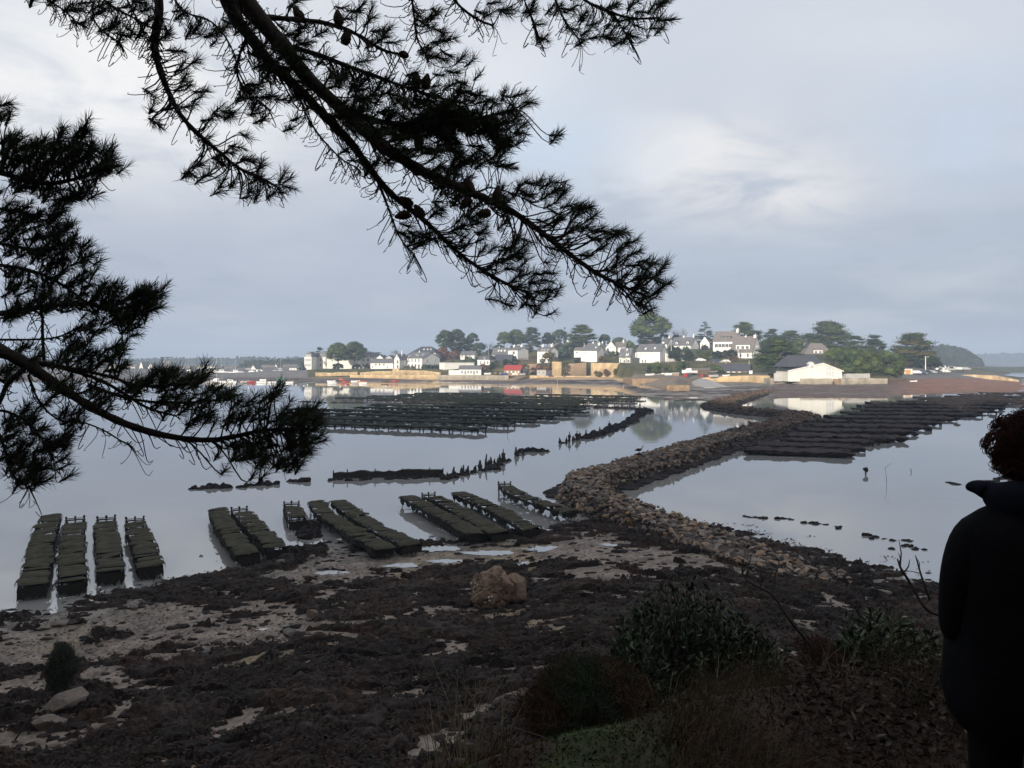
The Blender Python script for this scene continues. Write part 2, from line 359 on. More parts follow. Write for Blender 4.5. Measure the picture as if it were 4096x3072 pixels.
# ---------------------------------------------------------------- far shore
#        px    waterline py   foot of the walls (py, d)
FS = [(-900, 1533, 1500, 430), (300, 1532, 1505, 400), (700, 1532, 1508, 380), (1150, 1534, 1512, 360), (1400, 1535, 1510, 352), (1755, 1540, 1520, 345), (2030, 1547, 1520, 340), (2200, 1550, 1508, 345),
      (2450, 1560, 1507, 345), (2560, 1588, 1540, 250), (2700, 1600, 1560, 225), (2830, 1600, 1536, 265), (3080, 1597, 1536, 250), (3150, 1592, 1537, 235), (3550, 1592, 1537, 235),
      (3620, 1580, 1515, 290), (3850, 1574, 1512, 300), (4096, 1570, 1526, 322), (5200, 1570, 1530, 320)]
_fu = np.array([(a[0]-CX)/FP for a in FS]); _fw = np.array([CH*FP/(a[1]-HY) for a in FS])
_fb = np.array([a[3] for a in FS]); _fz = np.array([CH-(a[2]-HY)/FP*a[3] for a in FS])
# ground heights behind the foot of the walls: photo px, py, d
GP = [(1250, 1484, 415), (1450, 1482, 415), (1600, 1477, 385), (1700, 1475, 380), (1830, 1483, 375), (1860, 1437, 400), (1930, 1459, 375), (2050, 1437, 385), (2090, 1460, 372), (2000, 1490, 352), (2190, 1450, 372),
      (2190, 1478, 356), (2240, 1455, 356), (2380, 1450, 365), (2460, 1416, 385), (2500, 1453, 362), (2620, 1453, 360), (2690, 1400, 400), (2760, 1399, 385), (2850, 1388, 395), (2900, 1405, 360), (2980, 1434, 338), (3060, 1434, 340),
      (2800, 1446, 335), (2900, 1450, 330), (2700, 1452, 340), (2600, 1513, 262), (2640, 1510, 272), (2700, 1512, 270), (2780, 1508, 280), (2600, 1500, 290), (2700, 1490, 300), (2800, 1500, 290), (2950, 1503, 285), (2870, 1505, 280), (3060, 1495, 275), (3110, 1488, 262), (3200, 1513, 240), (3350, 1513, 240), (3450, 1505, 250), (3550, 1505, 255),
      (3280, 1420, 320), (3450, 1440, 320), (3400, 1400, 380), (3100, 1380, 420), (3650, 1470, 345), (3650, 1498, 315), (3750, 1498, 325), (3850, 1494, 335), (3850, 1500, 360), (2600, 1375, 400), (2500, 1385, 420), (2250, 1400, 440), (2100, 1400, 440), (1900, 1420, 450), (1700, 1430, 450),
      (1000, 1493, 420), (600, 1495, 420), (200, 1495, 430), (1000, 1480, 600), (1400, 1470, 600), (2000, 1430, 600), (2600, 1420, 600), (3200, 1430, 600), (3500, 1450, 560), (3800, 1470, 520)]
_gx = np.array([P(*g)[:] for g in GP]); 
SEA = np.array([[320, 360, -2.5], [360, 400, -3], [300, 430, -3], [340, 480, -3], [400, 520, -4], [260, 600, -3], [230, 345, -.5], [270, 350, -2.5]], float)
_gx = np.concatenate([_gx, SEA])
def far_z(x, y):
    x = np.asarray(x, float); y = np.asarray(y, float)
    u = x/y; yw = np.interp(u, _fu, _fw); yb = np.interp(u, _fu, _fb); zb = np.interp(u, _fu, _fz)
    zf = zb*np.clip((y-yw)/(yb-yw), -.35, 1)**1.0
    num = 0; den = 0
    for gx, gy, gz in _gx:
        w = 1/((x-gx)**2+(y-gy)**2+20)**1.7; num = num+w*gz; den = den+w
    zi = num/den; k = sstep(y-yb, 1, 22)
    return np.where(y < yb, zf, zb*(1-k)+zi*k)
def far_ground():
    nc, nr = 760, 330
    u = np.linspace(-.95, .85, nc); t = np.linspace(0, 1, nr); Y = 150*(700/150)**t
    U, YY = np.meshgrid(u, Y); X = U*YY; Z = far_z(X, YY)
    px = CX+U*FP; yw = np.interp(U, _fu, _fw); yb = np.interp(U, _fu, _fb); k = (YY-yw)/(yb-yw)
    n = fbm(X*.05, YY*.12, 81, 5, .6); n2 = fbm(X*.35, YY*.6, 82, 4); n3 = fbm(X*.9, YY*1.3, 85, 3)
    shore = sstep(k, -.1, .05)*sstep(k, 1.1, .95)
    Z = Z+(n-.5)*.5*shore+(n2-.5)*.35*shore+(fbm(X*.12, YY*.12, 84, 4)-.5)*.9*sstep(k, 1.02, 1.3)
    mud = np.array([.20, .14, .12]); weed = np.array([.035, .028, .028]); sand = np.array([.66, .45, .24]); grey = np.array([.25, .225, .21]); red = np.array([.26, .135, .095])
    grass = np.array([.046, .056, .022]); dry = np.array([.20, .155, .06]); road = np.array([.16, .155, .155])
    w = sstep(n2*.6+n*.5, .50, .62)[..., None]
    C = grey*(1-w)+weed*w
    dark = (sstep(k, .35, .75)*sstep(px, 2350, 2150)+sstep(px, 3050, 3120)*sstep(px, 3700, 3560))*(.55+.45*sstep(n2, .35, .6))
    dark = np.clip(dark, 0, 1)[..., None]; C = C*(1-dark)+(weed*.45+mud*.55)*dark
    s_ = (sstep(k, .62, .78)*sstep(px, 2120, 2230)*sstep(px, 2680, 2520)+.75*sstep(k, .9, .97)*sstep(px, 1150, 1300)*sstep(px, 2300, 2100)+1.1*sstep(k, .38, .05)*sstep(px, 1250, 1500)*sstep(px, 2600, 2450))
    s_ = np.clip(s_*(.6+.6*n), 0, 1)[..., None]; C = C*(1-s_)+sand*s_
    r_ = (sstep(px, 3500, 3720)*sstep(n*.3+k, .1, .3))[..., None]; C = C*(1-r_)+red*r_
    up = sstep(k, 1.0, 1.02)[..., None]; d_ = sstep(n2*.5+n*.5, .47, .6)[..., None]
    gr = grass*(1-d_*.6)+dry*d_*.6
    yard = ((px > 2500) & (px < 3085) & (YY < 292))[..., None]
    gr = np.where(yard, np.array([.22, .185, .15]), gr)
    gr = np.where(((px > 3560) & (YY < 350))[..., None] | ((px < 1230) & (YY < 520))[..., None], road, gr)
    C = C*(1-up)+gr*up; C = C*(.55+.9*n3)[..., None]
    idx = np.arange(nr*nc).reshape(nr, nc)
    F = np.stack([idx[:-1, :-1], idx[:-1, 1:], idx[1:, 1:], idx[1:, :-1]], -1).reshape(-1, 4)
    mb = MB(); mb.add(np.stack([X, YY, Z], -1).reshape(-1, 3), F, C.reshape(-1, 3))
    m = pm('far_ground', (1.1, 1.1, 1.1), (.85, .85, .85), .8, .85, .05, 3, attr=True, spec=.25)
    tag(mb.build('shore', m, smooth=True), 'far shore with mudflats, sand and the grassy village hill', 'shore', None, 'structure')
far_ground()
# ---------------------------------------------------------------- unseen woodland added behind the viewpoint for shade, and far woods
def leaf_quads(mb, p, size, n, col, flat=0.0, jit=.35):
    """n quads round the points p (m,3): random turns, flat=1 keeps them level"""
    k = rng.integers(0, len(p), n); c = p[k]
    a = rng.normal(size=(n, 3)); a[:, 2] *= (1-flat); a /= np.linalg.norm(a, axis=1)[:, None]
    b = rng.normal(size=(n, 3)); b[:, 2] *= (1-flat); b -= a*(a*b).sum(1)[:, None]; b /= np.linalg.norm(b, axis=1)[:, None]+1e-9
    s = size*rng.uniform(.5, 1.35, n)[:, None]; a = a*s; b = b*s*rng.uniform(.35, .8, n)[:, None]
    V = np.stack([c-a, c-b*.9, c+a, c+b], 1).reshape(-1, 3)
    cc = col[k] if col.ndim == 2 else np.broadcast_to(col, (n, 3))
    cc = cc*(1+rng.normal(size=(n, 1))*jit*.5).clip(.4, 1.8)
    mb.add(V, np.arange(n*4).reshape(n, 4), np.repeat(cc, 4, 0))
M_leaf = pm('far_foliage', (1.1, 1.1, 1.05), (.75, .8, .75), .6, .9, attr=True, spec=.1)
M_bark = pm('bark', (.085, .062, .048), (.15, .12, .10), 3, .9)
def woods(name, pts, label, kind='stuff', csize=7, hgt=9, dens=1.0, col=(.045, .055, .03)):
    mb = MB()
    for (x, y, z, h) in pts:
        c = np.array(col)*rng.uniform(.75, 1.2); r = csize*rng.uniform(.75, 1.2)
        cz = z+h-r*.75
        lump(mb, (x, y, cz), (r, r, r*.75), c*.8, ICO2, .3)
        lump(mb, (x, y, (z+cz)/2), (r*.85, r*.85, max((cz-z)/2, r*.6)), c*.7, ICO1, .3)
        v = ICO2[0]*np.array([r, r, r*.75])*1.02+np.array([x, y, cz])
        leaf_quads(mb, v[v[:, 2] > z], r*.16, int(70*dens), c)
    return tag(mb.build(name, M_leaf), label, 'woodland', None, kind)
pts = []  # added out-of-view trees that keep the sun off the foreground
for i in range(230):
    x = rng.uniform(-330, 90); y = rng.uniform(-60, -14)
    pts.append((x, y, 8+max(-y-8, 0)*.38, rng.uniform(15, 20)))
woods('woodland', pts, 'unseen pine wood added behind the viewpoint to shade the near shore', csize=8, dens=.3)

# ---------------------------------------------------------------- trees of the far shore
def tube_limb(mb, a, b, r0, r1, bend=.08, n=5):
    a, b = Vector(a), Vector(b); L = (b-a).length; o = Vector([rnd.gauss(0, bend)*L for _ in range(3)])
    pts = [a.lerp(b, t)+o*math.sin(math.pi*t) for t in (0, .33, .66, 1)]
    mb.tube(pts, [r0+(r1-r0)*t for t in (0, .33, .66, 1)], n, cap=False)
GREENS = {'olive': (.078, .100, .036), 'dark': (.038, .056, .036), 'mid': (.046, .070, .034), 'blue': (.055, .078, .058), 'warm': (.11, .092, .034), 'lime': (.085, .115, .035), 'grey': (.10, .095, .075),
          'rust': (.13, .065, .045), 'hedge': (.022, .030, .018), 'brown': (.12, .075, .035)}
def tree(kind, px, pt, pb, wpx, d, green, label, name='pine_tree', cat='tree', group=None, asym=0, dens=1.0, two=None):
    s = d/FP; base = P(px, pb, d); H = (pb-pt)*s; Wd = wpx*s
    gz = float(far_z(np.array([base.x]), np.array([base.y]))[0])
    root = empty(name, (base.x, base.y, min(base.z, gz+.3)-.25), 0, label, cat, group); z0 = base.z-root.location.z
    H += z0; g = np.array(GREENS[green]); g2 = np.array(GREENS[two]) if two else g
    cr = MB(); tr = MB(); cl = []
    if kind == 'umbrella':
        c0 = .46; rx = Wd/2; rz = H*(1-c0)
        for k in range(44):
            a = rnd.uniform(0, 6.283); e = rnd.uniform(0, 1)**.75; q = math.sqrt(1-e*e)*rx*.80*rnd.uniform(.75, 1)
            cl.append(((math.cos(a)*q, math.sin(a)*q, H*c0+e*rz*.80), rx*.27, .68))
        for k in range(12):
            a = rnd.uniform(0, 6.283); q = rx*rnd.uniform(.2, .85); cl.append(((math.cos(a)*q, math.sin(a)*q, H*(c0-.03)+rnd.uniform(-.1, .15)*rz), rx*.22, .5))
        fk = H*.30
        tube_limb(tr, (0, 0, 0), (asym*.3, 0, fk), H*.028, H*.02)
        for k in range(7):
            c = cl[k*3 % len(cl)][0]; tube_limb(tr, (asym*.3, 0, fk+H*.02*k*.5), c, H*.014, H*.004, .05)
    elif kind == 'cypress':
        n = int(70*dens**.7)
        for k in range(n):
            a = rnd.uniform(0, 6.283); t = rnd.random(); z = H*(.20+.76*t); q = Wd/2*(1-.80*max(t-.45, 0)**1.3*2.2)*math.sqrt(rnd.uniform(.1, 1))*.88
            cl.append(((math.cos(a)*q, math.sin(a)*q, z-q*.02), Wd*.135*rnd.uniform(.7, 1.25), .30))
        tube_limb(tr, (0, 0, 0), (0, 0, H*.75), H*.035, H*.01, .02)
        for k in range(8): tube_limb(tr, (0, 0, H*.15+k*H*.05), cl[k*4 % len(cl)][0], H*.012, H*.004, .05)
    elif kind == 'cone':
        for k in range(13):
            t = k/12.; z = H*(.12+.82*t); q = Wd/2*(1-t)**.85
            for j in range(max(3, int(9*(1-t)))):
                a = rnd.uniform(0, 6.283); qq = q*rnd.uniform(.45, .98); cl.append(((math.cos(a)*qq, math.sin(a)*qq, z+qq*.06), Wd*.15*(1.1-t*.6), .30))
        tube_limb(tr, (0, 0, 0), (0, 0, H*1.0), H*.02, H*.003, .0)
    elif kind == 'round':
        for k in range(int(18*dens)):
            a = rnd.uniform(0, 6.283); e = rnd.uniform(-.8, 1); q = math.sqrt(1-e*e)*Wd/2*.74
            cl.append(((math.cos(a)*q, math.sin(a)*q*.8, H*.5+e*H*.40), min(Wd, H)*.22, .8))
        tube_limb(tr, (0, 0, 0), (0, 0, H*.5), H*.04, H*.02)
        for k in range(4): tube_limb(tr, (0, 0, H*.2), cl[k*3 % len(cl)][0], H*.02, H*.008)
    elif kind == 'bare':
        def grow(p, dr, L, r, lv):
            q = p+dr*L; tr.tube([p, p.lerp(q, .5)+Vector([rnd.gauss(0, .05)*L for _ in range(3)]), q], [r, r*.8, r*.6], 4, cap=False)
            if lv == 0: return
            for _ in range(3 if lv > 1 else 4):
                nd = (dr+Vector((rnd.gauss(0, .55)*Wd/H*1.3, rnd.gauss(0, .55)*Wd/H*1.3, rnd.gauss(.1, .3)))).normalized(); grow(q, nd, L*rnd.uniform(.6, .85), r*.58, lv-1)
        grow(Vector((0, 0, 0)), Vector((0, 0, 1)), H*.27, H*.030, 5)
        tr.build('trunk', M_bark, root)
        return root
    for (c, r, fl) in cl:
        c = np.array(c); r = r*rnd.uniform(.85, 1.2)
        col = (g if rnd.random() < .6 else g2)*rnd.uniform(.7, 1.35)
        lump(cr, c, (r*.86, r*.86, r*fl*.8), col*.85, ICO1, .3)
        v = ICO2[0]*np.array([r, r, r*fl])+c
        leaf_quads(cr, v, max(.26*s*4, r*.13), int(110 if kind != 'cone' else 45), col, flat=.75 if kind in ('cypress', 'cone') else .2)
        if kind in ('cypress', 'cone'):       # sprays pointing outwards
            o = c/np.array([1, 1, 1e9]); o = o/(np.linalg.norm(o)+1e-6); e = v[(v-c)@o > 0]+o*r*.45+np.array([0, 0, r*.10])
            leaf_quads(cr, e, r*.13, 16, col, flat=.8)
    tr.build('trunk', M_bark, root); cr.build('crown', M_leaf, root)
    return root
T = tree
T('umbrella', 1352, 1366, 1482, 105, 402, 'olive', 'green umbrella pine, left of the pair before the mansard mansion', group='umbrella pines by the mansion', two='mid')
T('umbrella', 1418, 1361, 1482, 112, 404, 'mid', 'darker umbrella pine, right of the pair before the mansard mansion', group='umbrella pines by the mansion')
T('cypress', 1278, 1386, 1425, 56, 455, 'dark', 'flat dark cypress top showing above the mansion roof', 'cypress_tree', dens=.5)
T('cone', 1211, 1450, 1485, 36, 405, 'dark', 'small dark conical fir at the left corner of the mansion', 'fir_tree')
T('round', 1350, 1452, 1481, 50, 398, 'hedge', 'large rounded dark shrub at the foot of the left umbrella pine', 'shrub', 'shrub', 'rounded garden shrubs')
T('round', 1428, 1456, 1482, 44, 398, 'hedge', 'rounded dark shrub at the foot of the right umbrella pine', 'shrub', 'shrub', 'rounded garden shrubs')
T('round', 1472, 1457, 1481, 38, 396, 'hedge', 'rounded dark shrub beside the low long white house', 'shrub', 'shrub', 'rounded garden shrubs')
T('bare', 1305, 1437, 1481, 40, 400, 'grey', 'small bare tree in front of the mansion wall', 'bare_tree')
T('cypress', 1512, 1407, 1450, 48, 440, 'dark', 'dark tree behind the slate roofs right of the mansion', 'cypress_tree', dens=.5)
T('bare', 1586, 1388, 1440, 50, 430, 'rust', 'reddish bare tree above the white house with arches', 'bare_tree')
T('umbrella', 1780, 1312, 1428, 84, 420, 'dark', 'tall dark pine, leftmost above the flat white building', two='mid')
T('umbrella', 1826, 1309, 1430, 92, 425, 'dark', 'tall dark pine with open limbs in the middle of the three', two='blue')
T('umbrella', 1890, 1326, 1415, 66, 430, 'dark', 'lower dark pine, right of the two tall pines', two='blue')
T('round', 1770, 1392, 1440, 70, 412, 'rust', 'reddish brown bare thicket under the tall pines', 'shrub', 'shrub')
T('round', 1818, 1404, 1444, 60, 408, 'rust', 'dull red bushy tree left of the small white bungalow', 'shrub', 'shrub')
T('cypress', 1850, 1370, 1425, 90, 440, 'dark', 'dark evergreen behind the small white bungalow', 'cypress_tree', two='mid')
T('round', 1918, 1372, 1430, 60, 420, 'dark', 'dark bushy evergreen right of the small white bungalow', 'evergreen_tree')
T('cone', 1918, 1392, 1446, 40, 392, 'mid', 'conical green fir touching the small white bungalow', 'fir_tree')
T('bare', 1957, 1358, 1418, 36, 450, 'grey', 'pale leafless tree standing alone against the sky', 'bare_tree')
T('umbrella', 2016, 1323, 1400, 70, 440, 'olive', 'left end pine of the green grove behind the grey roofed house', group='grove behind the white houses', two='mid')
T('umbrella', 2062, 1313, 1402, 84, 450, 'mid', 'tall pine in the middle of the green grove', group='grove behind the white houses', two='olive')
T('cypress', 2128, 1305, 1405, 88, 435, 'mid', 'broad dark cypress closing the green grove on the right', 'cypress_tree', group='grove behind the white houses', two='dark', dens=1.3)
T('cypress', 2085, 1335, 1408, 80, 445, 'olive', 'leafy lower tree filling the middle of the grove', 'cypress_tree', group='grove behind the white houses', dens=.9, two='mid')
T('cypress', 1995, 1378, 1412, 60, 430, 'dark', 'low dark shrubby tree left of the grey roofed house', 'evergreen_tree', dens=.6)
T('umbrella', 2190, 1326, 1402, 62, 455, 'dark', 'dim pine between the grove and the big cypress')
T('umbrella', 2238, 1313, 1402, 80, 460, 'blue', 'bluish pine with sky showing through its crown')
T('round', 2259, 1299, 1325, 13, 465, 'dark', 'tiny pointed tree top standing up above the pines', 'evergreen_tree', dens=.5)
T('cypress', 2326, 1298, 1395, 122, 420, 'olive', 'broad cypress with ragged right side above the white houses', 'cypress_tree', two='mid', dens=1.5)
T('round', 2225, 1362, 1405, 44, 420, 'grey', 'greyish leafy tree beside the distant white gable', 'leafy_tree')
T('round', 2262, 1375, 1420, 60, 400, 'blue', 'soft grey green shrub right of the distant white gable', 'shrub', 'shrub')
T('round', 2196, 1406, 1450, 72, 352, 'warm', 'thin yellowish brown tree in front of the white house with two chimneys', 'leafy_tree', dens=.8, two='grey')
T('umbrella', 2418, 1333, 1392, 58, 450, 'mid', 'small rounded green tree on the skyline between white houses', 'leafy_tree')
T('umbrella', 2475, 1347, 1392, 70, 470, 'blue', 'low bluish trees on the skyline left of the dark blue roof', 'leafy_tree')
T('umbrella', 2607, 1248, 1388, 172, 405, 'olive', 'very large dome shaped pine above the big white house', two='mid', dens=1.6)
T('cypress', 2585, 1330, 1385, 90, 408, 'dark', 'dark undergrowth trees at the foot of the giant pine', 'evergreen_tree', dens=.8)
T('round', 2650, 1335, 1385, 80, 408, 'dark', 'dark shrubs right of the foot of the giant pine', 'evergreen_tree')
T('bare', 2722, 1306, 1372, 66, 420, 'grey', 'wide bare branching tree right of the giant pine', 'bare_tree')
T('round', 2700, 1335, 1372, 40, 425, 'dark', 'dark rounded bush under the wide bare tree', 'shrub', 'shrub')
T('cone', 2819, 1283, 1372, 104, 400, 'blue', 'pointed layered cedar behind the white gabled houses', 'cedar_tree')
T('cypress', 2980, 1286, 1385, 128, 400, 'olive', 'wide flat topped cypress behind the modern grey house', 'cypress_tree', two='mid', dens=1.5)
T('cypress', 3090, 1313, 1400, 80, 400, 'mid', 'windswept cypress right of the two big white houses', 'cypress_tree', two='blue')
T('cypress', 3160, 1320, 1410, 110, 395, 'olive', 'spreading cypress behind the foreground cedar', 'cypress_tree', two='mid', dens=1.2)
T('round', 3195, 1362, 1420, 60, 350, 'olive', 'yellow green bushy tree left of the slate roof with a white chimney', 'leafy_tree')
T('cypress', 3312, 1286, 1425, 182, 385, 'olive', 'largest cypress with layered boughs, above the slate roofs', 'cypress_tree', two='mid', dens=2.2)
T('cypress', 3108, 1350, 1494, 165, 272, 'mid', 'dark spreading cedar in front of the white houses, beside the cream house', 'cedar_tree', two='olive', dens=1.8)
T('cypress', 3425, 1335, 1480, 100, 340, 'olive', 'tall cypress with a spiky top right of the slate roofs', 'cypress_tree', two='mid', dens=1.4)
T('cypress', 3500, 1338, 1490, 112, 335, 'blue', 'bluish cypress with two spiky tips in the tree mass', 'cypress_tree', two='mid', dens=1.5)
T('umbrella', 3345, 1386, 1470, 100, 290, 'lime', 'bright green low pine with leaning trunks beside the cream house')
T('round', 3400, 1400, 1500, 110, 270, 'mid', 'bushy green tree right of the cream house', 'leafy_tree', two='olive', dens=1.6)
T('round', 3470, 1405, 1502, 110, 265, 'olive', 'bushy pine behind the low seawall', 'leafy_tree', two='mid', dens=1.6)
T('round', 3555, 1400, 1506, 110, 268, 'olive', 'light green bushy pine at the right end of the seawall', 'leafy_tree', two='mid', dens=1.6)
T('round', 3590, 1448, 1508, 50, 270, 'warm', 'yellowish shrub at the right tip of the tree mass', 'shrub', 'shrub')
T('cypress', 3655, 1333, 1488, 172, 345, 'mid', 'big dark cypress leaning over the car park', 'cypress_tree', two='warm', dens=2.0)
T('round', 3640, 1400, 1485, 120, 345, 'hedge', 'dark shaded undergrowth beneath the car park cypress', 'shrub', 'shrub')
T('round', 3738, 1436, 1488, 60, 350, 'hedge', 'dark clipped hedge mound right of the lamp post', 'hedge', 'hedge')
# garden hedges and green banks
for i, (px, pt, pb, w, d, g, lab) in enumerate([
    (2700, 1399, 1427, 60, 352, 'hedge', 'dark clipped hedge left under the dormer house'), (2748, 1399, 1428, 54, 350, 'hedge', 'dark clipped hedge right under the dormer house'), (2795, 1402, 1430, 50, 347, 'mid', 'green rounded hedge beside the gate'),
    (2830, 1400, 1432, 50, 345, 'olive', 'light green bush above the first white car'), (2880, 1396, 1424, 74, 346, 'hedge', 'dark tall hedge below the modern grey house'), (2925, 1398, 1426, 50, 343, 'hedge', 'dark tall hedge beside the white house with a boxed dormer'),
    (2650, 1443, 1492, 100, 300, 'olive', 'large green bush below the big white house'), (2720, 1446, 1494, 90, 298, 'mid', 'green bush mass left of the sheds'), (2610, 1458, 1495, 50, 305, 'mid', 'small green bush by the stairway'),
    (2780, 1462, 1478, 60, 298, 'warm', 'dry yellow bush above the boat shed'), (2870, 1466, 1490, 46, 295, 'olive', 'low green bush left of the stone cottage'), (2934, 1424, 1442, 50, 330, 'brown', 'brown dry hedge behind the second white car'),
    (1990, 1443, 1455, 60, 368, 'mid', 'trimmed hedge above the green slope'), (2030, 1439, 1457, 50, 366, 'hedge', 'dark square hedge below the two chimney house'), (2065, 1438, 1456, 50, 366, 'hedge', 'dark hedge left of the brown fence'),
    (1968, 1448, 1462, 20, 362, 'hedge', 'small round bush by the dark mansard house'), (1930, 1456, 1482, 46, 355, 'rust', 'bare brown bush between the arched cottage and the slope'), (2170, 1448, 1484, 60, 350, 'rust', 'reddish creeper mound above the grey hut'),
    (2258, 1434, 1500, 26, 343, 'olive', 'green ivy column on the golden stone wall'), (2105, 1452, 1492, 26, 346, 'grey', 'small grey tree by the blue shed door'), (2475, 1468, 1502, 46, 341, 'warm', 'yellow green shrub growing up the golden wall'),
    (2390, 1482, 1502, 26, 341, 'warm', 'small shrub at the foot of the golden wall'), (2425, 1474, 1500, 22, 341, 'brown', 'dry creeper on the golden wall'), (2505, 1466, 1500, 12, 341, 'olive', 'narrow creeper strip on the golden wall'),
    (1640, 1463, 1478, 60, 383, 'warm', 'low dry shrubs before the arched white house'), (1710, 1458, 1480, 56, 378, 'mid', 'green garden shrub at the right corner of the arched house'), (2410, 1424, 1450, 34, 366, 'brown', 'small brown bush right of the bright white house'),
    (2462, 1404, 1420, 30, 378, 'mid', 'green bush below the front gabled house'), (3085, 1490, 1515, 30, 262, 'hedge', 'dark bush at the left end of the grey garden wall'), (2312, 1436, 1452, 30, 362, 'hedge', 'small dark bush left of the bright white house')]):
    T('round', px, pt, pb, w, d, g, lab, 'hedge' if 'hedge' in lab else 'shrub', 'hedge' if 'hedge' in lab else 'shrub', 'garden hedges and bushes', dens=.9)
def shrubbery():
    mb = MB(); n = 0
    while n < 210:
        px = rnd.uniform(1690, 3220); d = rnd.uniform(374, 455); x = (px-CX)/FP*d; z = float(far_z(np.array([x]), np.array([d]))[0])
        r = rnd.uniform(.9, 2.1)*(1.5 if d > 400 else 1); c = np.array(GREENS[rnd.choice(('dark', 'hedge', 'mid', 'mid', 'brown', 'olive', 'rust'))])*rnd.uniform(.7, 1.3)
        lump(mb, (x, d, z+r*.3), (r*.9, r*.9, r*.85), c*.8, ICO1, .3); v = ICO2[0]*np.array([r, r, r*.95])+np.array([x, d, z+r*.3]); leaf_quads(mb, v[v[:, 2] > z], .40, 46, c); n += 1
    tag(mb.build('garden_shrubbery', M_leaf), 'mixed garden greenery filling the gaps between the village houses', 'shrubbery', None, 'stuff')
shrubbery()
# hazy woods
def ridge(name, prof, d, dd, label, csize, dens=1.0, n=60, col=(.045, .055, .04)):
    pts = []
    for i in range(n):
        t = rnd.random(); dpx = prof[0][0]+(prof[-1][0]-prof[0][0])*t; pt = np.interp(dpx, [a for a, b in prof], [b for a, b in prof]); y = d+rnd.uniform(0, dd)
        if i < n*.7: y = d
        top = CH+(HY-pt)/FP*y; pts.append(((dpx-CX)/FP*y, y, -1.0, top*rnd.uniform(.86, 1.0)+1))
    woods(name, pts, label, csize=csize, dens=dens, col=col)
ridge('distant_wood', [(-700, 1436), (0, 1438), (500, 1436), (700, 1433), (900, 1432), (960, 1431), (1000, 1427), (1060, 1430), (1150, 1432), (1215, 1428), (1260, 1430)], 1150, 260, 'low blue wooded ridge along the left horizon', 17, .8, 260)
ridge('distant_wood', [(1000, 1440), (1150, 1436), (1195, 1430), (1240, 1429), (1560, 1432), (1700, 1425), (1960, 1405), (2400, 1400), (3050, 1385)], 640, 60, 'dim wood behind the village hill', 10, .8, 160)
ridge('headland_wood', [(3735, 1388), (3760, 1379), (3800, 1382), (3825, 1386), (3850, 1402), (3872, 1420), (3885, 1455)], 720, 60, 'hazy blue wooded headland right of the car park', 11, 1.2, 70)
ridge('islet_wood', [(3870, 1440), (3905, 1414), (3930, 1411), (3980, 1416), (4000, 1409), (4030, 1416), (4096, 1411), (4500, 1405), (5200, 1412)], 1900, 200, 'faint wooded shore dissolving in the haze at the right edge', 26, .8, 120)
def far_land(name, p0, p1, d, w, z, label):
    a, b = P(p0, HY, d), P(p1, HY, d); mb = MB(); n = 24; prof = []
    for i in range(n+1):
        t = i/n; x = a.x+(b.x-a.x)*t; k = min(1, 8*min(t, 1-t)+.02)
        for (yy, zz) in ((-w*.3*k, -.5), (-w*.18*k, z*k*.7), (w*.5, z*k), (w*1.2, -.5)): prof.append((x, d+yy+rnd.uniform(-1, 1)*w*.02, zz))
    F = [(i*4+j, i*4+4+j, i*4+5+j, i*4+1+j) for i in range(n) for j in range(3)]
    mb.add(prof, np.array(F), (.16, .14, .12)); tag(mb.build(name, M_leaf, smooth=True), label, 'hill', None, 'structure')
far_land('far_island', 3700, 3990, 700, 120, 2.0, 'low foot of the hazy headland')
far_land('far_island', 3850, 5600, 1880, 300, 2.5, 'low hazy shore at the right edge')
far_land('far_island', -2200, 1300, 1120, 300, 2.5, 'low shore under the left ridge')
# ---------------------------------------------------------------- houses
M_white = pm('white_render', (.80, .79, .76), (.70, .69, .66), .35, .9, spec=.2)
M_cream = pm('cream_render', (.76, .74, .66), (.68, .66, .58), .4, .9, spec=.2)
M_grey = pm('grey_render', (.46, .45, .43), (.36, .35, .34), .4, .9, spec=.2)
M_stoneg = pm('golden_stone', (.72, .55, .32), (.33, .24, .15), .42, .95, .2, 1.2, attr=True, spec=.15)
M_stonep = pm('pale_stone', (.46, .42, .34), (.25, .22, .18), .5, .95, .15, 1.5, attr=True, spec=.15)
M_stoneb = pm('brown_stone', (.36, .26, .17), (.19, .14, .10), 1.1, .95, .08, 2.5, attr=True, spec=.15)
M_slate = pm('slate_roof', (.17, .17, .178), (.11, .11, .118), .8, .6, .02, 2, spec=.4)
M_slated = pm('dark_slate_roof', (.075, .077, .095), (.055, .056, .07), .8, .6, .02, 2, spec=.4)
M_brownr = pm('weathered_roof', (.21, .185, .17), (.15, .135, .125), .8, .7, .02, 2, spec=.3)
M_redr = pm('red_roof', (.45, .06, .05), (.34, .045, .04), 1.2, .7, spec=.3)
M_glass = pm('dark_glass', (.022, .024, .028), (.04, .042, .046), 1, .35, spec=.25)
M_frame = pm('window_frame', (.78, .78, .76), (.70, .70, .68), 2, .6)
M_shut = pm('brown_woodwork', (.12, .08, .05), (.08, .055, .04), 2, .7)
M_blued = pm('blue_paint', (.05, .08, .30), (.04, .06, .22), 2, .6)
M_dark = pm('dark_panel', (.05, .052, .058), (.035, .037, .04), 1, .6)
MT = dict(w=M_white, c=M_cream, g=M_grey, s=M_stoneb, y=M_stoneg, d=M_dark, r=M_slate, n=M_slated, b=M_brownr, R=M_redr, B=M_blued, k=M_shut)
_win = {}
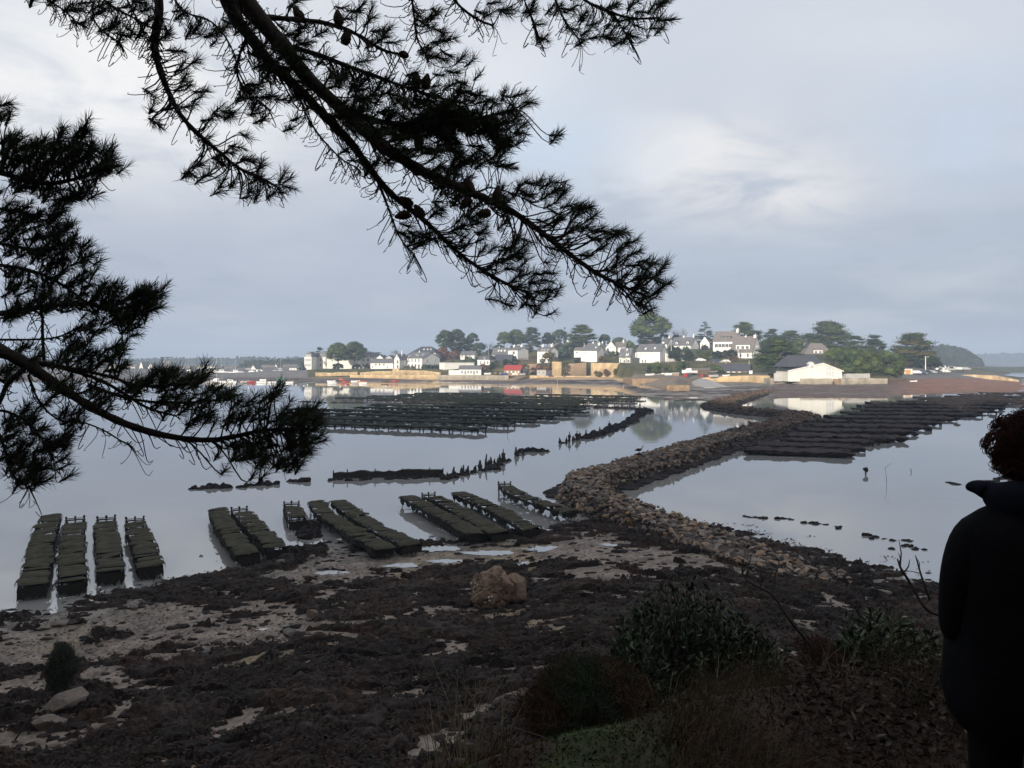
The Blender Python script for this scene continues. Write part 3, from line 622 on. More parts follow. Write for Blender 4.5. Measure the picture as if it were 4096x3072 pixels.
def window(parent, x, z, w, h, face, L, B, arch=False, dark=True, off=0.0):
    """one window on a wall, at local x along it and sill height z"""
    key = (round(w, 1), round(h, 1), arch, dark)
    if key not in _win:
        mb = MB(); w_, h_ = w/2, h; f = min(.09, w*.08)
        n = 7 if arch else 2
        if arch:
            pr = [(-w_, 0), (-w_, h_-w_)]+[(-w_*math.cos(a), h_-w_+w_*math.sin(a)) for a in np.linspace(0, math.pi, n)[1:-1]]+[(w_, h_-w_), (w_, 0)]
        else: pr = [(-w_, 0), (-w_, h_), (w_, h_), (w_, 0)]
        inn = [(x*(1-f/w_), .0+(z if z == 0 else z)*(1-f/h_)+f*.5) for x, z in pr]; m = len(pr)
        v = [(x, -.10, z) for x, z in pr]+[(x, -.10, z) for x, z in inn]+[(x, .02, z) for x, z in pr]
        F = [(i, (i+1) % m, m+(i+1) % m, m+i) for i in range(m)]+[(2*m+i, 2*m+(i+1) % m, (i+1) % m, i) for i in range(m)]
        mb.add(v, np.array(F))
        mb.box((-.04, -.09, f*.5), (.04, -.05, h_-f)); 
        me = mb.mesh('window'); nf = len(me.polygons)
        g = MB(); g.add([(x, -.06, z) for x, z in inn], [tuple(range(m))[::-1]]); gm = g.mesh('pane')
        me.materials.append(M_frame); gm.materials.append(M_glass if dark else M_frame)
        _win[key] = (me, gm)
    me, gm = _win[key]
    if face == 'f': loc, rz = (x, 0-off, z), 0
    else: loc, rz = (L+off, x, z), math.pi/2
    o = link('window', me, None, parent, loc); o.rotation_euler = (0, 0, rz)
    p = link('pane', gm, None, o)
    return o
def gable_walls(mb, L, B, he, hr, axis='x', z0=-1.5, hr2=None):
    """box with two gables; the ridge runs along axis"""
    if axis == 'x': v = [(0, 0, z0), (L, 0, z0), (L, B, z0), (0, B, z0), (0, 0, he), (L, 0, he), (L, B, he), (0, B, he), (0, B/2, hr), (L, B/2, hr)]; F4 = [(0, 1, 5, 4), (2, 3, 7, 6)]; F5 = [(1, 2, 6, 9, 5), (3, 0, 4, 8, 7)]
    else: v = [(0, 0, z0), (L, 0, z0), (L, B, z0), (0, B, z0), (0, 0, he), (L, 0, he), (L, B, he), (0, B, he), (L/2, 0, hr), (L/2, B, hr)]; F4 = [(1, 2, 6, 5), (3, 0, 4, 7)]; F5 = [(0, 1, 5, 8, 4), (2, 3, 7, 9, 6)]
    mb.add(v, F4+F5)
def slab(mb, a, b, c, d, t=.22):
    """roof slope through four corners, with thickness"""
    P4 = [Vector(q) for q in (a, b, c, d)]; n = (P4[1]-P4[0]).cross(P4[3]-P4[0]).normalized()
    if n.z < 0: n = -n; P4 = P4[::-1]
    v = [tuple(q+n*.03) for q in P4]+[tuple(q+n*t) for q in P4]
    mb.add(v, np.array([(3, 2, 1, 0), (4, 5, 6, 7), (0, 1, 5, 4), (1, 2, 6, 5), (2, 3, 7, 6), (3, 0, 4, 7)]))
def gable_roof(mb, L, B, he, hr, axis='x', ov=.3):
    if axis == 'x':
        k = (hr-he)/(B/2)*ov
        slab(mb, (-ov, -ov, he-k), (L+ov, -ov, he-k), (L+ov, B/2, hr), (-ov, B/2, hr)); slab(mb, (-ov, B/2, hr), (L+ov, B/2, hr), (L+ov, B+ov, he-k), (-ov, B+ov, he-k))
    else:
        k = (hr-he)/(L/2)*ov
        slab(mb, (-ov, -ov, he-k), (L/2, -ov, hr), (L/2, B+ov, hr), (-ov, B+ov, he-k)); slab(mb, (L/2, -ov, hr), (L+ov, -ov, he-k), (L+ov, B+ov, he-k), (L/2, B+ov, hr))
def house(label, pl, pc, pr, pb, pe, pt, d, wall='w', roof='r', kind='gable', a=28, wins=(), gw=(), chim=(), sky=(), depth=None, name='house', cat='house', dorm=(), ov=.3, door=()):
    s = d/FP; ar = R(a); L = (pc-pl)*s/math.cos(ar)
    B = depth if depth else max((pr-pc)*s/max(math.sin(ar), .1), 4.5)
    co = P(pc, pb, d); org = co-Vector((math.cos(ar), -math.sin(ar), 0))*L
    root = empty(name, org, -ar, label, cat)
    he = (pb-pe)*s; hr = (pb-pt)*s; w = MB(); r = MB(); dm = (L*math.sin(ar))  # left end stands this much farther away
    if kind == 'gable': gable_walls(w, L, B, he, hr); gable_roof(r, L, B, he, hr, ov=ov)
    elif kind == 'gfront': gable_walls(w, L, B, he, hr, 'y'); gable_roof(r, L, B, he, hr, 'y', ov=ov)
    elif kind == 'flat':
        w.box((0, 0, -1.5), (L, B, he)); r.box((-.15, -.15, he+.003), (L+.15, B+.15, he+.3))
    elif kind == 'hip':
        w.box((0, 0, -1.5), (L, B, he)); q = min(B/2, L*.3)
        v = [(-ov, -ov, he), (L+ov, -ov, he), (L+ov, B+ov, he), (-ov, B+ov, he), (q, B/2, hr), (L-q, B/2, hr)]; r.add(v, [(0, 1, 5, 4), (1, 2, 5), (2, 3, 4, 5), (3, 0, 4), (0, 3, 2, 1)])
    elif kind == 'mansard':
        w.box((0, 0, -1.5), (L, B, he)); h1 = he+(hr-he)*.72; i = (h1-he)*.28
        v = [(0, 0, he), (L, 0, he), (L, B, he), (0, B, he), (i, i, h1), (L-i, i, h1), (L-i, B-i, h1), (i, B-i, h1), (B*.35, B/2, hr), (L-B*.35, B/2, hr)]
        v = [(x-.0, y, z+.004) for x, y, z in v]
        r.add(v, [(0, 1, 5, 4), (1, 2, 6, 5), (2, 3, 7, 6), (3, 0, 4, 7), (4, 5, 9, 8), (5, 6, 9), (6, 7, 8, 9), (7, 4, 8)])
        w.box((-.2, -.2, he-.3), (L+.2, B+.2, he-.0))
    w.build('wall', MT[wall], root); rf = r.build('roof', MT[roof], root)
    for (x, wx, ph) in chim:         # photo px of the chimney, its width, its top
        t = (x-pl)/(pc-pl) if x <= pc+4 else 1.0; lx = min(max(t*L, .5), L-.5); c = MB(); cw = wx*s*.8; top = (pb-ph)*s
        c.box((lx-cw*.35, B/2-cw*.6, min(he, hr)*.9), (lx+cw*.35, B/2+cw*.6, top)); c.box((lx-cw*.42, B/2-cw*.68, top+.002), (lx+cw*.42, B/2+cw*.68, top+.2)); c.box((lx-.15, B/2-.15, top+.2), (lx+.15, B/2+.15, top+.75))
        c.build('chimney', M_white if wall in 'wc' else MT[wall], rf)
    def place(q, face):
        (x, y, ww, hh) = q[:4]; fl = q[4] if len(q) > 4 else ''
        if face == 'f': lx = (x-pl)/(pc-pl)*L; ss = s
        else: lx = (x-pc)/max(pr-pc, 1)*B; ss = s
        window(root, lx, (pb-y)*s, ww*s/(math.cos(ar) if face == 'f' else 1)*1.0, hh*s, face, L, B, 'a' in fl, 'p' not in fl)
    for q in wins: place(q, 'f')
    for q in gw: place(q, 'g')
    for (x, y, ww, hh) in sky:        # roof lights: px, py
        lx = (x-pl)/(pc-pl)*L; t = ((pb-y)*s-he)/(hr-he); yy = t*B/2; k = MB(); sl_ = math.atan2(hr-he, B/2)
        k.box((-ww*s/2, -.7, .24), (ww*s/2, .7, .33)); g = k.build('skylight', M_frame, rf, loc=(lx, yy, he+t*(hr-he))); g.rotation_euler = (sl_, 0, 0)
        k = MB(); k.box((-ww*s/2+.12, -.58, .332), (ww*s/2-.12, .58, .345)); k.build('pane', M_glass, g) if False else None
    for (x, y, ww, hh, fl) in dorm:   # dormers: centre px, sill py, width, height, flag b = flat box
        lx = (x-pl)/(pc-pl)*L; z = (pb-y)*s; t = max((z-he)/(hr-he), .02); y0 = t*B/2*.75; w2 = ww*s/2; h2 = hh*s; k = MB(); dep = B/2-y0 if 'b' in fl else min(B/2-y0, h2/(hr-he)*B/2+.6)
        y0 = min(y0, B/2-.6) 
        if 'm' in fl: y0 = -.05; dep = 2.2
        k.box((lx-w2, y0, z-.6), (lx+w2, y0+dep, z+h2*.75))
        o = k.build('dormer', M_dark if 'd' in fl else M_white, rf)
        k = MB()
        if 'b' in fl or 'm' in fl: k.box((lx-w2-.12, y0-.15, z+h2*.75+.003), (lx+w2+.12, y0+dep, z+h2*.75+.2))
        else:
            slab(k, (lx-w2-.15, y0-.2, z+h2*.7), (lx, y0-.2, z+h2*1.15), (lx, y0+dep, z+h2*1.15), (lx-w2-.15, y0+dep, z+h2*.7), .12); slab(k, (lx, y0-.2, z+h2*1.15), (lx+w2+.15, y0-.2, z+h2*.7), (lx+w2+.15, y0+dep, z+h2*.7), (lx, y0+dep, z+h2*1.15), .12)
            k.add([(lx-w2, y0, z+h2*.74), (lx+w2, y0, z+h2*.74), (lx, y0, z+h2*1.1)], [(0, 1, 2)])
        k.build('dormer_roof', MT[roof], o)
        nwin = max(1, int(ww*s/1.6))
        for j in range(nwin):
            wx = lx+(j+.5-nwin/2)*w2*2/nwin; window(root, wx, z+.05, w2*2/nwin*.62, h2*.55, 'f', L, B, off=-y0+.01)
    for (x, ww, hh, mk) in door:
        lx = (x-pl)/(pc-pl)*L; k = MB(); k.box((lx-ww*s/2, -.06, -.3), (lx+ww*s/2, .02, hh*s)); k.build('door', MT[mk], root)
    return root
Hs = house
rw = lambda xs, y, w, h, f='': [(x, y, w, h, f) for x in xs]
Hs('grey cream mansion wing under a slate mansard with white dormers, half hidden by umbrella pines', 1247, 1487, 1490, 1482, 1428, 1403, 420, 'c', 'r', 'mansard', 6, depth=14, name='mansion',
   wins=rw((1257, 1277, 1300, 1325, 1430, 1452, 1472), 1446, 6, 12)+rw((1257, 1277, 1300, 1430, 1452, 1472), 1466, 6, 12), dorm=[(x, 1427, 8, 13, 'mp') for x in (1276, 1303, 1458, 1475)])
Hs('bright white left end of the mansion with three dormers', 1217, 1246, 1248, 1482, 1428, 1406, 414, 'w', 'r', 'mansard', 4, depth=12, name='mansion', wins=rw((1224, 1232, 1240), 1446, 5, 12)+rw((1224, 1232, 1240), 1466, 5, 12), dorm=[(x, 1427, 6, 11, 'mp') for x in (1225, 1233, 1241)])
Hs('low long white house with slate roof and three tiny dormer windows', 1478, 1573, 1576, 1474, 1452, 1436, 392, 'w', 'r', 'gable', 12, depth=9, wins=rw((1501, 1516, 1534), 1462, 8, 7)+rw((1487, 1550), 1472, 5, 7))
Hs('white gable peeking over the low long house', 1505, 1532, 1536, 1440, 1432, 1421, 410, 'w', 'n', 'gfront', 10, depth=8)
Hs('grey white gable left of the arched house', 1540, 1568, 1572, 1442, 1432, 1422, 412, 'g', 'n', 'gfront', 10, depth=8)
Hs('white house with a row of arches below and balcony windows above', 1600, 1688, 1750, 1477, 1433, 1410, 380, 'w', 'r', 'gable', 32, wins=rw((1611, 1631, 1646, 1660, 1675), 1475, 8, 19, 'a')+rw((1611, 1631, 1645, 1660, 1675), 1449, 5, 14),
   gw=rw((1704,), 1449, 8, 13)+rw((1733,), 1443, 5, 9)+rw((1706,), 1424, 4, 7)+rw((1706,), 1475, 12, 18, 'a'), sky=[(1620, 1426, 4, 4), (1642, 1420, 4, 4), (1655, 1424, 4, 4), (1670, 1420, 4, 4)], chim=[(1637, 7, 1407)])
Hs('narrow white front gable with two tall windows joined to the arched house', 1576, 1598, 1602, 1477, 1436, 1416, 378, 'w', 'r', 'gfront', 20, depth=8, wins=rw((1590,), 1455, 8, 14)+rw((1590,), 1474, 8, 14)+rw((1589,), 1431, 3, 8), chim=[(1592, 5, 1408)])
Hs('big dark slate hipped roof behind the arched house', 1638, 1742, 1755, 1455, 1412, 1385, 402, 'w', 'n', 'hip', 10, depth=14, wins=rw((1738,), 1428, 6, 14), sky=[(1688, 1399, 5, 3), (1703, 1399, 5, 3), (1716, 1399, 5, 3)])
Hs('flat white workshop with a long pale grey side wall', 1753, 1778, 1911, 1483, 1452, 1446, 368, 'w', 'g', 'flat', 62, depth=26, gw=(), door=[(1768, 8, 7, 'g')])
Hs('white cottage by the sea wall with six arched windows', 1835, 1924, 1929, 1498, 1477, 1463, 351, 'w', 'r', 'gable', 6, depth=7, wins=rw((1848, 1873, 1884), 1494, 7, 12, 'a')+rw((1861, 1896), 1498, 7, 16, 'a')+rw((1908,), 1494, 7, 12, 'a'))
Hs('small white bungalow under a pale slate roof among the trees', 1841, 1898, 1905, 1437, 1420, 1405, 398, 'w', 'r', 'gable', 10, depth=8, wins=rw((1848, 1863, 1880), 1430, 7, 9))
Hs('modern house with dark slate upper floor and cream ground floor', 1909, 1959, 1979, 1459, 1440, 1419, 372, 'w', 'n', 'mansard', 20, depth=9, wins=rw((1922, 1938, 1951), 1456, 6, 11)+rw((1938,), 1438, 10, 10))
Hs('long low dark roofed building beside the modern house', 1979, 2046, 2050, 1456, 1440, 1419, 378, 'd', 'n', 'gable', 8, depth=9)
Hs('grey slate roofed house with roof lights and two white chimneys', 1968, 2035, 2040, 1432, 1418, 1391, 398, 'g', 'r', 'gable', 12, depth=9, chim=[(1990, 5, 1388), (2030, 8, 1387)], sky=[(1991, 1404, 6, 3), (2002, 1404, 6, 3), (2016, 1404, 6, 3)])
Hs('white house with balcony window, grey gable and two chimneys', 2032, 2070, 2115, 1436, 1401, 1388, 385, 'w', 'r', 'gable', 34, wins=rw((2055,), 1417, 9, 12)+rw((2055, 2062), 1434, 6, 10), chim=[(2036, 12, 1382), (2070, 13, 1380)])
Hs('tall white house behind the thin yellow tree, with two wide chimneys', 2150, 2194, 2236, 1450, 1405, 1386, 372, 'w', 'r', 'gable', 34, wins=rw((2160,), 1428, 3, 11), chim=[(2155, 14, 1380), (2193, 14, 1378)], sky=[(2166, 1401, 3, 3), (2176, 1401, 3, 3), (2188, 1401, 3, 3)])
Hs('distant narrow white gable with a chimney among trees', 2240, 2244, 2266, 1402, 1385, 1370, 440, 'w', 'r', 'gable', 70, depth=9, chim=[(2243, 9, 1362)])
Hs('boat shed with a bright red roof and stone walls', 2015, 2082, 2090, 1499, 1479, 1462, 350, 's', 'R', 'gable', 14, depth=7, wins=rw((2030, 2046, 2062, 2074), 1491, 6, 7, 'p'), name='shed', cat='shed')
Hs('lean-to with blue painted walls beside the red roof', 2084, 2104, 2108, 1497, 1482, 1474, 352, 'B', 'r', 'gable', 10, depth=5, name='shed', cat='shed')
Hs('small grey hut with two windows at the foot of the red creeper', 2148, 2184, 2208, 1500, 1481, 1475, 346, 'g', 'r', 'flat', 30, wins=rw((2157, 2173), 1492, 6, 6), name='hut', cat='hut')
Hs('brilliant white two storey house with grey gable right of the big cypress', 2327, 2387, 2424, 1450, 1402, 1379, 372, 'w', 'r', 'gable', 30, wins=rw((2345,), 1415, 4, 6)+rw((2334, 2360), 1447, 8, 12, 'p'), chim=[(2385, 14, 1373)], sky=[(2378, 1391, 5, 3)])
Hs('grey slate roofs behind the brilliant white house', 2349, 2405, 2430, 1416, 1390, 1371, 392, 'w', 'r', 'gable', 26, chim=[(2366, 12, 1370), (2404, 10, 1369)])
Hs('low white annex at the left foot of the big cypress', 2297, 2330, 2345, 1418, 1402, 1390, 388, 'w', 'b', 'gable', 20, depth=7, wins=rw((2308,), 1412, 8, 5))
Hs('white house with steep front gable and two small upper windows', 2424, 2464, 2468, 1415, 1390, 1366, 388, 'w', 'r', 'gfront', 12, depth=10, wins=rw((2443, 2456), 1392, 4, 5)+rw((2434, 2442, 2450), 1413, 5, 9), chim=[(2442, 9, 1366)])
Hs('white wing with brown slate roof and wide chimneys, right of the steep gable', 2464, 2502, 2514, 1415, 1389, 1368, 390, 'w', 'b', 'gable', 12, depth=9, chim=[(2492, 12, 1363)])
Hs('cream cottage with dark slate roof and pointed dormer', 2480, 2521, 2546, 1453, 1427, 1393, 362, 'c', 'r', 'gable', 30, wins=rw((2486,), 1430, 5, 14)+rw((2500, 2515), 1450, 8, 10), sky=[(2503, 1399, 4, 4), (2506, 1420, 4, 4), (2512, 1420, 4, 4)])
Hs('dark panelled annex left of the big white house', 2534, 2556, 2560, 1452, 1434, 1404, 360, 'd', 'n', 'flat', 8, depth=7, wins=rw((2544,), 1430, 5, 20, 'p'))
Hs('big white two storey house with slate roof below the giant pine', 2555, 2640, 2683, 1456, 1406, 1376, 356, 'w', 'r', 'gable', 30, wins=rw((2568, 2585), 1420, 3, 7)+rw((2577, 2587), 1451, 5, 12), sky=[(2584, 1396, 7, 4), (2617, 1394, 7, 4)])
Hs('flat roofed pale annex right of the big white house', 2662, 2666, 2707, 1452, 1414, 1411, 352, 'w', 'g', 'flat', 60, depth=15)
Hs('white house with tall grey gable left of the dormer house', 2647, 2667, 2708, 1400, 1376, 1351, 392, 'w', 'r', 'gable', 36, wins=rw((2655,), 1374, 7, 7, 'p'), chim=[(2666, 10, 1347)])
Hs('long white house with two dormers and twin chimneys', 2690, 2762, 2817, 1398, 1381, 1348, 380, 'w', 'r', 'gable', 32, dorm=[(2712, 1378, 9, 13, ''), (2750, 1376, 9, 13, '')], wins=rw((2708, 2717, 2748), 1397, 6, 9)+rw((2738,), 1397, 7, 10), gw=rw((2797,), 1374, 5, 8), chim=[(2724, 9, 1345), (2790-30, 10, 1341)])
Hs('white front gable with a dark slate wing and one dormer', 2804, 2838, 2874, 1388, 1372, 1347, 388, 'w', 'n', 'gfront', 24, depth=13, gw=rw((2850,), 1374, 9, 10))
Hs('modern house with grey slate roof, wide glazed bands and a white chimney', 2865, 2944, 2988, 1404, 1364, 1324, 362, 'w', 'b', 'gable', 32, dorm=[(2908, 1360, 42, 20, 'bd')], wins=rw((2877, 2889, 2901, 2913, 2925), 1389, 11, 14), chim=[(2974-32, 16, 1316)])
Hs('large white house with boxed white dormer, grey gable and two chimneys', 2935, 3008, 3078, 1434, 1408, 1344, 342, 'w', 'b', 'gable', 34, dorm=[(2975, 1396, 56, 22, 'b')], wins=rw((2952, 2970, 2994), 1429, 7, 16), gw=rw((3050, 3040), 1390, 6, 9)+rw((3046, 3022), 1418, 7, 11), chim=[(2972, 11, 1344), (3004, 18, 1340)])
Hs('low stone cottage with blue slate roof, five white windows and two chimneys', 2891, 2996, 3031, 1503, 1484, 1457, 298, 's', 'n', 'gable', 26, wins=rw((2904, 2924, 2943, 2963), 1496, 10, 9, 'p')+rw((2983,), 1494, 9, 6), chim=[(2909, 8, 1450), (2996, 10, 1449)])
Hs('little white porch at the right end of the stone cottage', 2998, 3010, 3024, 1496, 1483, 1479, 293, 'w', 'r', 'flat', 20, depth=3, name='porch', cat='porch')
Hs('brown timber boat shed with a flat sloping roof', 2774, 2836, 2850, 1507, 1480, 1474, 290, 'k', 'b', 'gable', 14, depth=7, name='shed', cat='shed')
Hs('open lean-to shed right of the timber boat shed', 2838, 2868, 2872, 1506, 1487, 1482, 287, 'd', 'b', 'flat', 10, depth=5, name='shed', cat='shed')
Hs('small square concrete hut by the slipway', 2690, 2716, 2720, 1513, 1494, 1490, 282, 's', 'g', 'flat', 10, depth=4, name='hut', cat='hut')
Hs('slate roofed house with white chimney behind the cream house', 3226, 3336, 3345, 1430, 1417, 1371, 320, 'd', 'b', 'hip', 8, depth=12, chim=[(3246, 10, 1362)], dorm=[(3277, 1413, 34, 16, 'b')])
Hs('half hidden grey house in the tree mass', 3310, 3336, 3340, 1445, 1425, 1419, 305, 'g', 'b', 'flat', 8, depth=8)
# the cream house on the right: wide low front gable with a steep slate roof behind
def cream_house():
    d = 236; s = d/FP; root = empty('house', P(3153, 1513, d), 0, 'cream and white house on the seawall with a wide low gable and tall glazed bay', 'house')
    X = lambda px: (px-3153)*s; Z = lambda py: (1513-py)*s
    pr = [(3153, 1483), (3232, 1465), (3240, 1461), (3291, 1454), (3368, 1484)]; D = 11
    w = MB(); v = []; 
    prof = [(X(3153), -1), (X(3368), -1), (X(3368), Z(1484)), (X(3291), Z(1454)), (X(3153), Z(1484))]
    n = len(prof); v = [(x, 0, z) for x, z in prof]+[(x, D, z) for x, z in prof]
    w.add(v, [tuple(range(n)), tuple(range(2*n-1, n-1, -1))]+[(i, i+n, (i+1) % n+n, (i+1) % n) for i in range(n)])
    w.build('wall', M_cream, root)
    r = MB(); slab(r, (X(3149), -.4, Z(1485)), (X(3291), -.4, Z(1454)), (X(3291), D+.3, Z(1454)), (X(3149), D+.3, Z(1485)), .16); slab(r, (X(3291), -.4, Z(1454)), (X(3372), -.4, Z(1485.5)), (X(3372), D+.3, Z(1485.5)), (X(3291), D+.3, Z(1454)), .16)
    rf = r.build('roof', M_slated, root)
    k = MB(); t = .30       # white barge boards along the gable
    for (a, b) in (((3149, 1485), (3291, 1454)), ((3291, 1454), (3372, 1485.5))):
        x0, z0, x1, z1 = X(a[0]), Z(a[1])+.2, X(b[0]), Z(b[1])+.2; k.add([(x0, -.55, z0-t), (x1, -.55, z1-t), (x1, -.55, z1), (x0, -.55, z0), (x0, -.41, z0-t), (x1, -.41, z1-t), (x1, -.41, z1), (x0, -.41, z0)], np.array([(0, 1, 2, 3), (7, 6, 5, 4), (3, 2, 6, 7), (0, 4, 5, 1)]))
    k.build('barge_board', M_frame, root)
    m = MB(); y1, y2 = 4.5, 11.5   # steep main roof behind
    A = [(X(3172), y1-1, Z(1468)), (X(3322), y1-1, Z(1462)), (X(3303), (y1+y2)/2+1, Z(1420)), (X(3190), (y1+y2)/2+1, Z(1420)), (X(3160), y2+4, Z(1468)), (X(3324), y2+4, Z(1462))]
    m.add(A, [(0, 1, 2, 3), (4, 3, 2, 5), (1, 5, 2), (0, 3, 4), (0, 4, 5, 1)]); m.build('roof', M_slated, root)
    k = MB(); x0, x1 = X(3237), X(3254); k.box((x0, -.32, Z(1470)), (x1, 1.5, Z(1456))); slab(k, (x0-.2, -.6, Z(1457)), ((x0+x1)/2, -.6, Z(1448)), ((x0+x1)/2, 1.8, Z(1448)), (x0-.2, 1.8, Z(1457)), .12); slab(k, ((x0+x1)/2, -.6, Z(1448)), (x1+.2, -.6, Z(1457)), (x1+.2, 1.8, Z(1457)), ((x0+x1)/2, 1.8, Z(1448)), .12)
    k.add([(x0, -.33, Z(1457)), (x1, -.33, Z(1457)), ((x0+x1)/2, -.33, Z(1449))], [(0, 1, 2)])
    k.build('dormer', M_white, root)
    window(root, (x0+x1)/2, Z(1469), .8, .8, 'f', 1, 1, off=.33); window(root, X(3264), Z(1505), 16*s, 17*s, 'f', 1, 1, dark=False)
    k = MB()      # pilaster and the glazed bay frames
    k.box((X(3232), -.18, -1), (X(3237), .0, Z(1468))); k.box((X(3291), -.22, -1), (X(3293), 0, Z(1456)))
    for a in (3303, 3314, 3326, 3337): k.box((X(a)-.09, -.14, Z(1509)), (X(a)+.09, 0, Z(1458+(a-3291)*.39)))
    for a in (3190, 3213): k.box((X(a)-.05, -.10, Z(1511)), (X(a)+.05, 0, Z(1482-(a-3153)*.2)))
    k.box((X(3303), -.13, Z(1485)), (X(3337), -.02, Z(1483))); k.box((X(3303), -.13, Z(1510)), (X(3337), -.02, Z(1508))); k.box((X(3153), -.09, Z(1486)), (X(3232), -.0, Z(1485)))
    k.build('window_frame', M_frame, root)
    for (a, b, t_) in ((3304, 3313, 1463), (3315, 3325, 1468), (3327, 3336, 1473)):
        for (z0, z1) in ((1507, 1486), (1482, t_)):
            g = MB(); g.box((X(a)+.05, -.07, Z(z0)), (X(b), -.05, Z(z1))); g.build('pane', pm('pale_glass', (.5, .52, .5), (.6, .6, .58), 1, .2, spec=.5) if 'pale_glass' not in bpy.data.materials else bpy.data.materials['pale_glass'], root)
    for (x, y) in ((3192, 1460), (3217, 1459), (3217+33, 1470)):
        pass
cream_house()
# hazy houses of the far left quay
for (pl, pc, pr, pb, pe, pt, d, w_, r_, kd, lab) in [
    (1000, 1024, 1032, 1489, 1477, 1461, 470, 'w', 'b', 'gfront', 'white front gable on the far left quay'), (980, 1000, 1002, 1489, 1475, 1472, 472, 'w', 'b', 'flat', 'little white flat annex left of the quay gable'),
    (1034, 1095, 1098, 1482, 1472, 1461, 490, 'w', 'b', 'gable', 'long low brown roofed house right of the quay gable'), (1096, 1110, 1116, 1476, 1468, 1457, 492, 'w', 'b', 'gfront', 'small hazy white gable between brown roofs'),
    (1112, 1180, 1184, 1482, 1469, 1459, 495, 'w', 'b', 'gable', 'long low brown roofed row left of the mansion'), (787, 862, 864, 1480, 1468, 1466, 520, 'w', 'g', 'flat', 'pale two storey block with two roof boxes on the far left quay'),
    (884, 934, 940, 1488, 1480, 1468, 500, 'c', 'b', 'gable', 'tan roofed shed on the far left quay'), (722, 752, 756, 1480, 1475, 1462, 530, 'w', 'b', 'gable', 'faint pale house right of the gantry'),
    (556, 572, 582, 1478, 1468, 1446, 560, 'w', 'b', 'gfront', 'faint steep white gable far left'), (590, 612, 618, 1478, 1470, 1454, 560, 'w', 'b', 'gfront', 'second faint gable far left, wider and lower'),
    (500, 540, 545, 1478, 1468, 1458, 560, 'c', 'b', 'gable', 'faint cream house at the far left'), (640, 668, 672, 1484, 1474, 1445, 540, 'c', 'b', 'gable', 'hazy building with pale roof beside the gantry'), (430, 480, 485, 1480, 1470, 1456, 560, 'w', 'b', 'gable', 'faint low house glimpsed between the pine boughs'),
    (1156, 1186, 1190, 1484, 1474, 1470, 440, 'w', 'g', 'flat', 'small white kiosk on the quay left of the fir')]:
    Hs(lab, pl, pc, pr, pb, pe, pt, d, w_, r_, kd, 10, depth=8, wins=rw(list(np.linspace(pl+8, pc-8, max(1, int((pc-pl)/14)))), (pb+pe)/2+2, 5, 5))
def simple_wall(label, pts, ptop, pbot, d, mat, t=.6, name='stone_wall', cat='wall', cap=None, dz=1.2):
    """wall along photo px stations [(px, top py, bottom py, d)]"""
    mb = MB(); n = 0
    for i in range(len(pts)-1):
        (a, ta, ba, da), (b, tb, bb, db) = pts[i], pts[i+1]; m = max(2, int(abs(b-a)/12)); 
        for j in range(m+(i == len(pts)-2)):
            u = j/m; px = a+(b-a)*u; dd = da+(db-da)*u; top = P(px, ta+(tb-ta)*u, dd); bot = P(px, ba+(bb-ba)*u, dd)
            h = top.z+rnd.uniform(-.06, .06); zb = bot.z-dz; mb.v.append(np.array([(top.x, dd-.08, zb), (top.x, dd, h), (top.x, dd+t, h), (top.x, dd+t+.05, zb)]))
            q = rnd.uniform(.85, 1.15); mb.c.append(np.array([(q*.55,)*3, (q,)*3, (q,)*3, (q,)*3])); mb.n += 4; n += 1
    F = [(i*4+j, i*4+4+j, i*4+5+j, i*4+1+j) for i in range(n-1) for j in range(3)]; mb.f.setdefault(4, []).append(np.array(F)); mb.f[4].append(np.array([(0, 1, 2, 3), (n*4-1, n*4-2, n*4-3, n*4-4)]))
    o = mb.build(name, mat); c0 = P((pts[0][0]+pts[-1][0])/2, pts[0][2], pts[0][3]); recentre(o, c0); return tag(o, label, cat)
SW = simple_wall
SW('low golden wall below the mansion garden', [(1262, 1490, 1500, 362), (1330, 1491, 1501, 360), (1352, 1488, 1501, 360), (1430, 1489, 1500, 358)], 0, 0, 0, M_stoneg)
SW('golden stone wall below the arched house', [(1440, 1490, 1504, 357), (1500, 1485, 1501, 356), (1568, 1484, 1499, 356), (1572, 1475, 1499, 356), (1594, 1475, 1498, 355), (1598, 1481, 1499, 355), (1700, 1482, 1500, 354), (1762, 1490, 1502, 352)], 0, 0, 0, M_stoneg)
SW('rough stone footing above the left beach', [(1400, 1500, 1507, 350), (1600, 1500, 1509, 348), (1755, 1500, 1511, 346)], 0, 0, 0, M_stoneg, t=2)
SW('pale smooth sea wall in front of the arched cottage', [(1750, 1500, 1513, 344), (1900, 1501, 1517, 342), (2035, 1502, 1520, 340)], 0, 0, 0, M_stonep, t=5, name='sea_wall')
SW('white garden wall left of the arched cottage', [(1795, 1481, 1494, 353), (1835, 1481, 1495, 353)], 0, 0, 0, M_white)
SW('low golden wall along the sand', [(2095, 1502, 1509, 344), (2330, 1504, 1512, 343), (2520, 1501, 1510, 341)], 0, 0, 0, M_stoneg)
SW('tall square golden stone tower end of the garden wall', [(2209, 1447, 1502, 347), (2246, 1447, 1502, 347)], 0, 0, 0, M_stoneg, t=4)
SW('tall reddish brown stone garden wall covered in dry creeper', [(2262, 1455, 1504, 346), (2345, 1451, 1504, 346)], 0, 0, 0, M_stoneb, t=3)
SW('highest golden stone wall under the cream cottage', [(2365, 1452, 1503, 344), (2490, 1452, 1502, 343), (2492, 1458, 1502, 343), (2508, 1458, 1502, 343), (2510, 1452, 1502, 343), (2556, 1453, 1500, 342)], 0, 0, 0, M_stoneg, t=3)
SW('brown garden wall right of the red roofed shed', [(2100, 1457, 1494, 354), (2150, 1455, 1494, 354)], 0, 0, 0, M_stoneb)
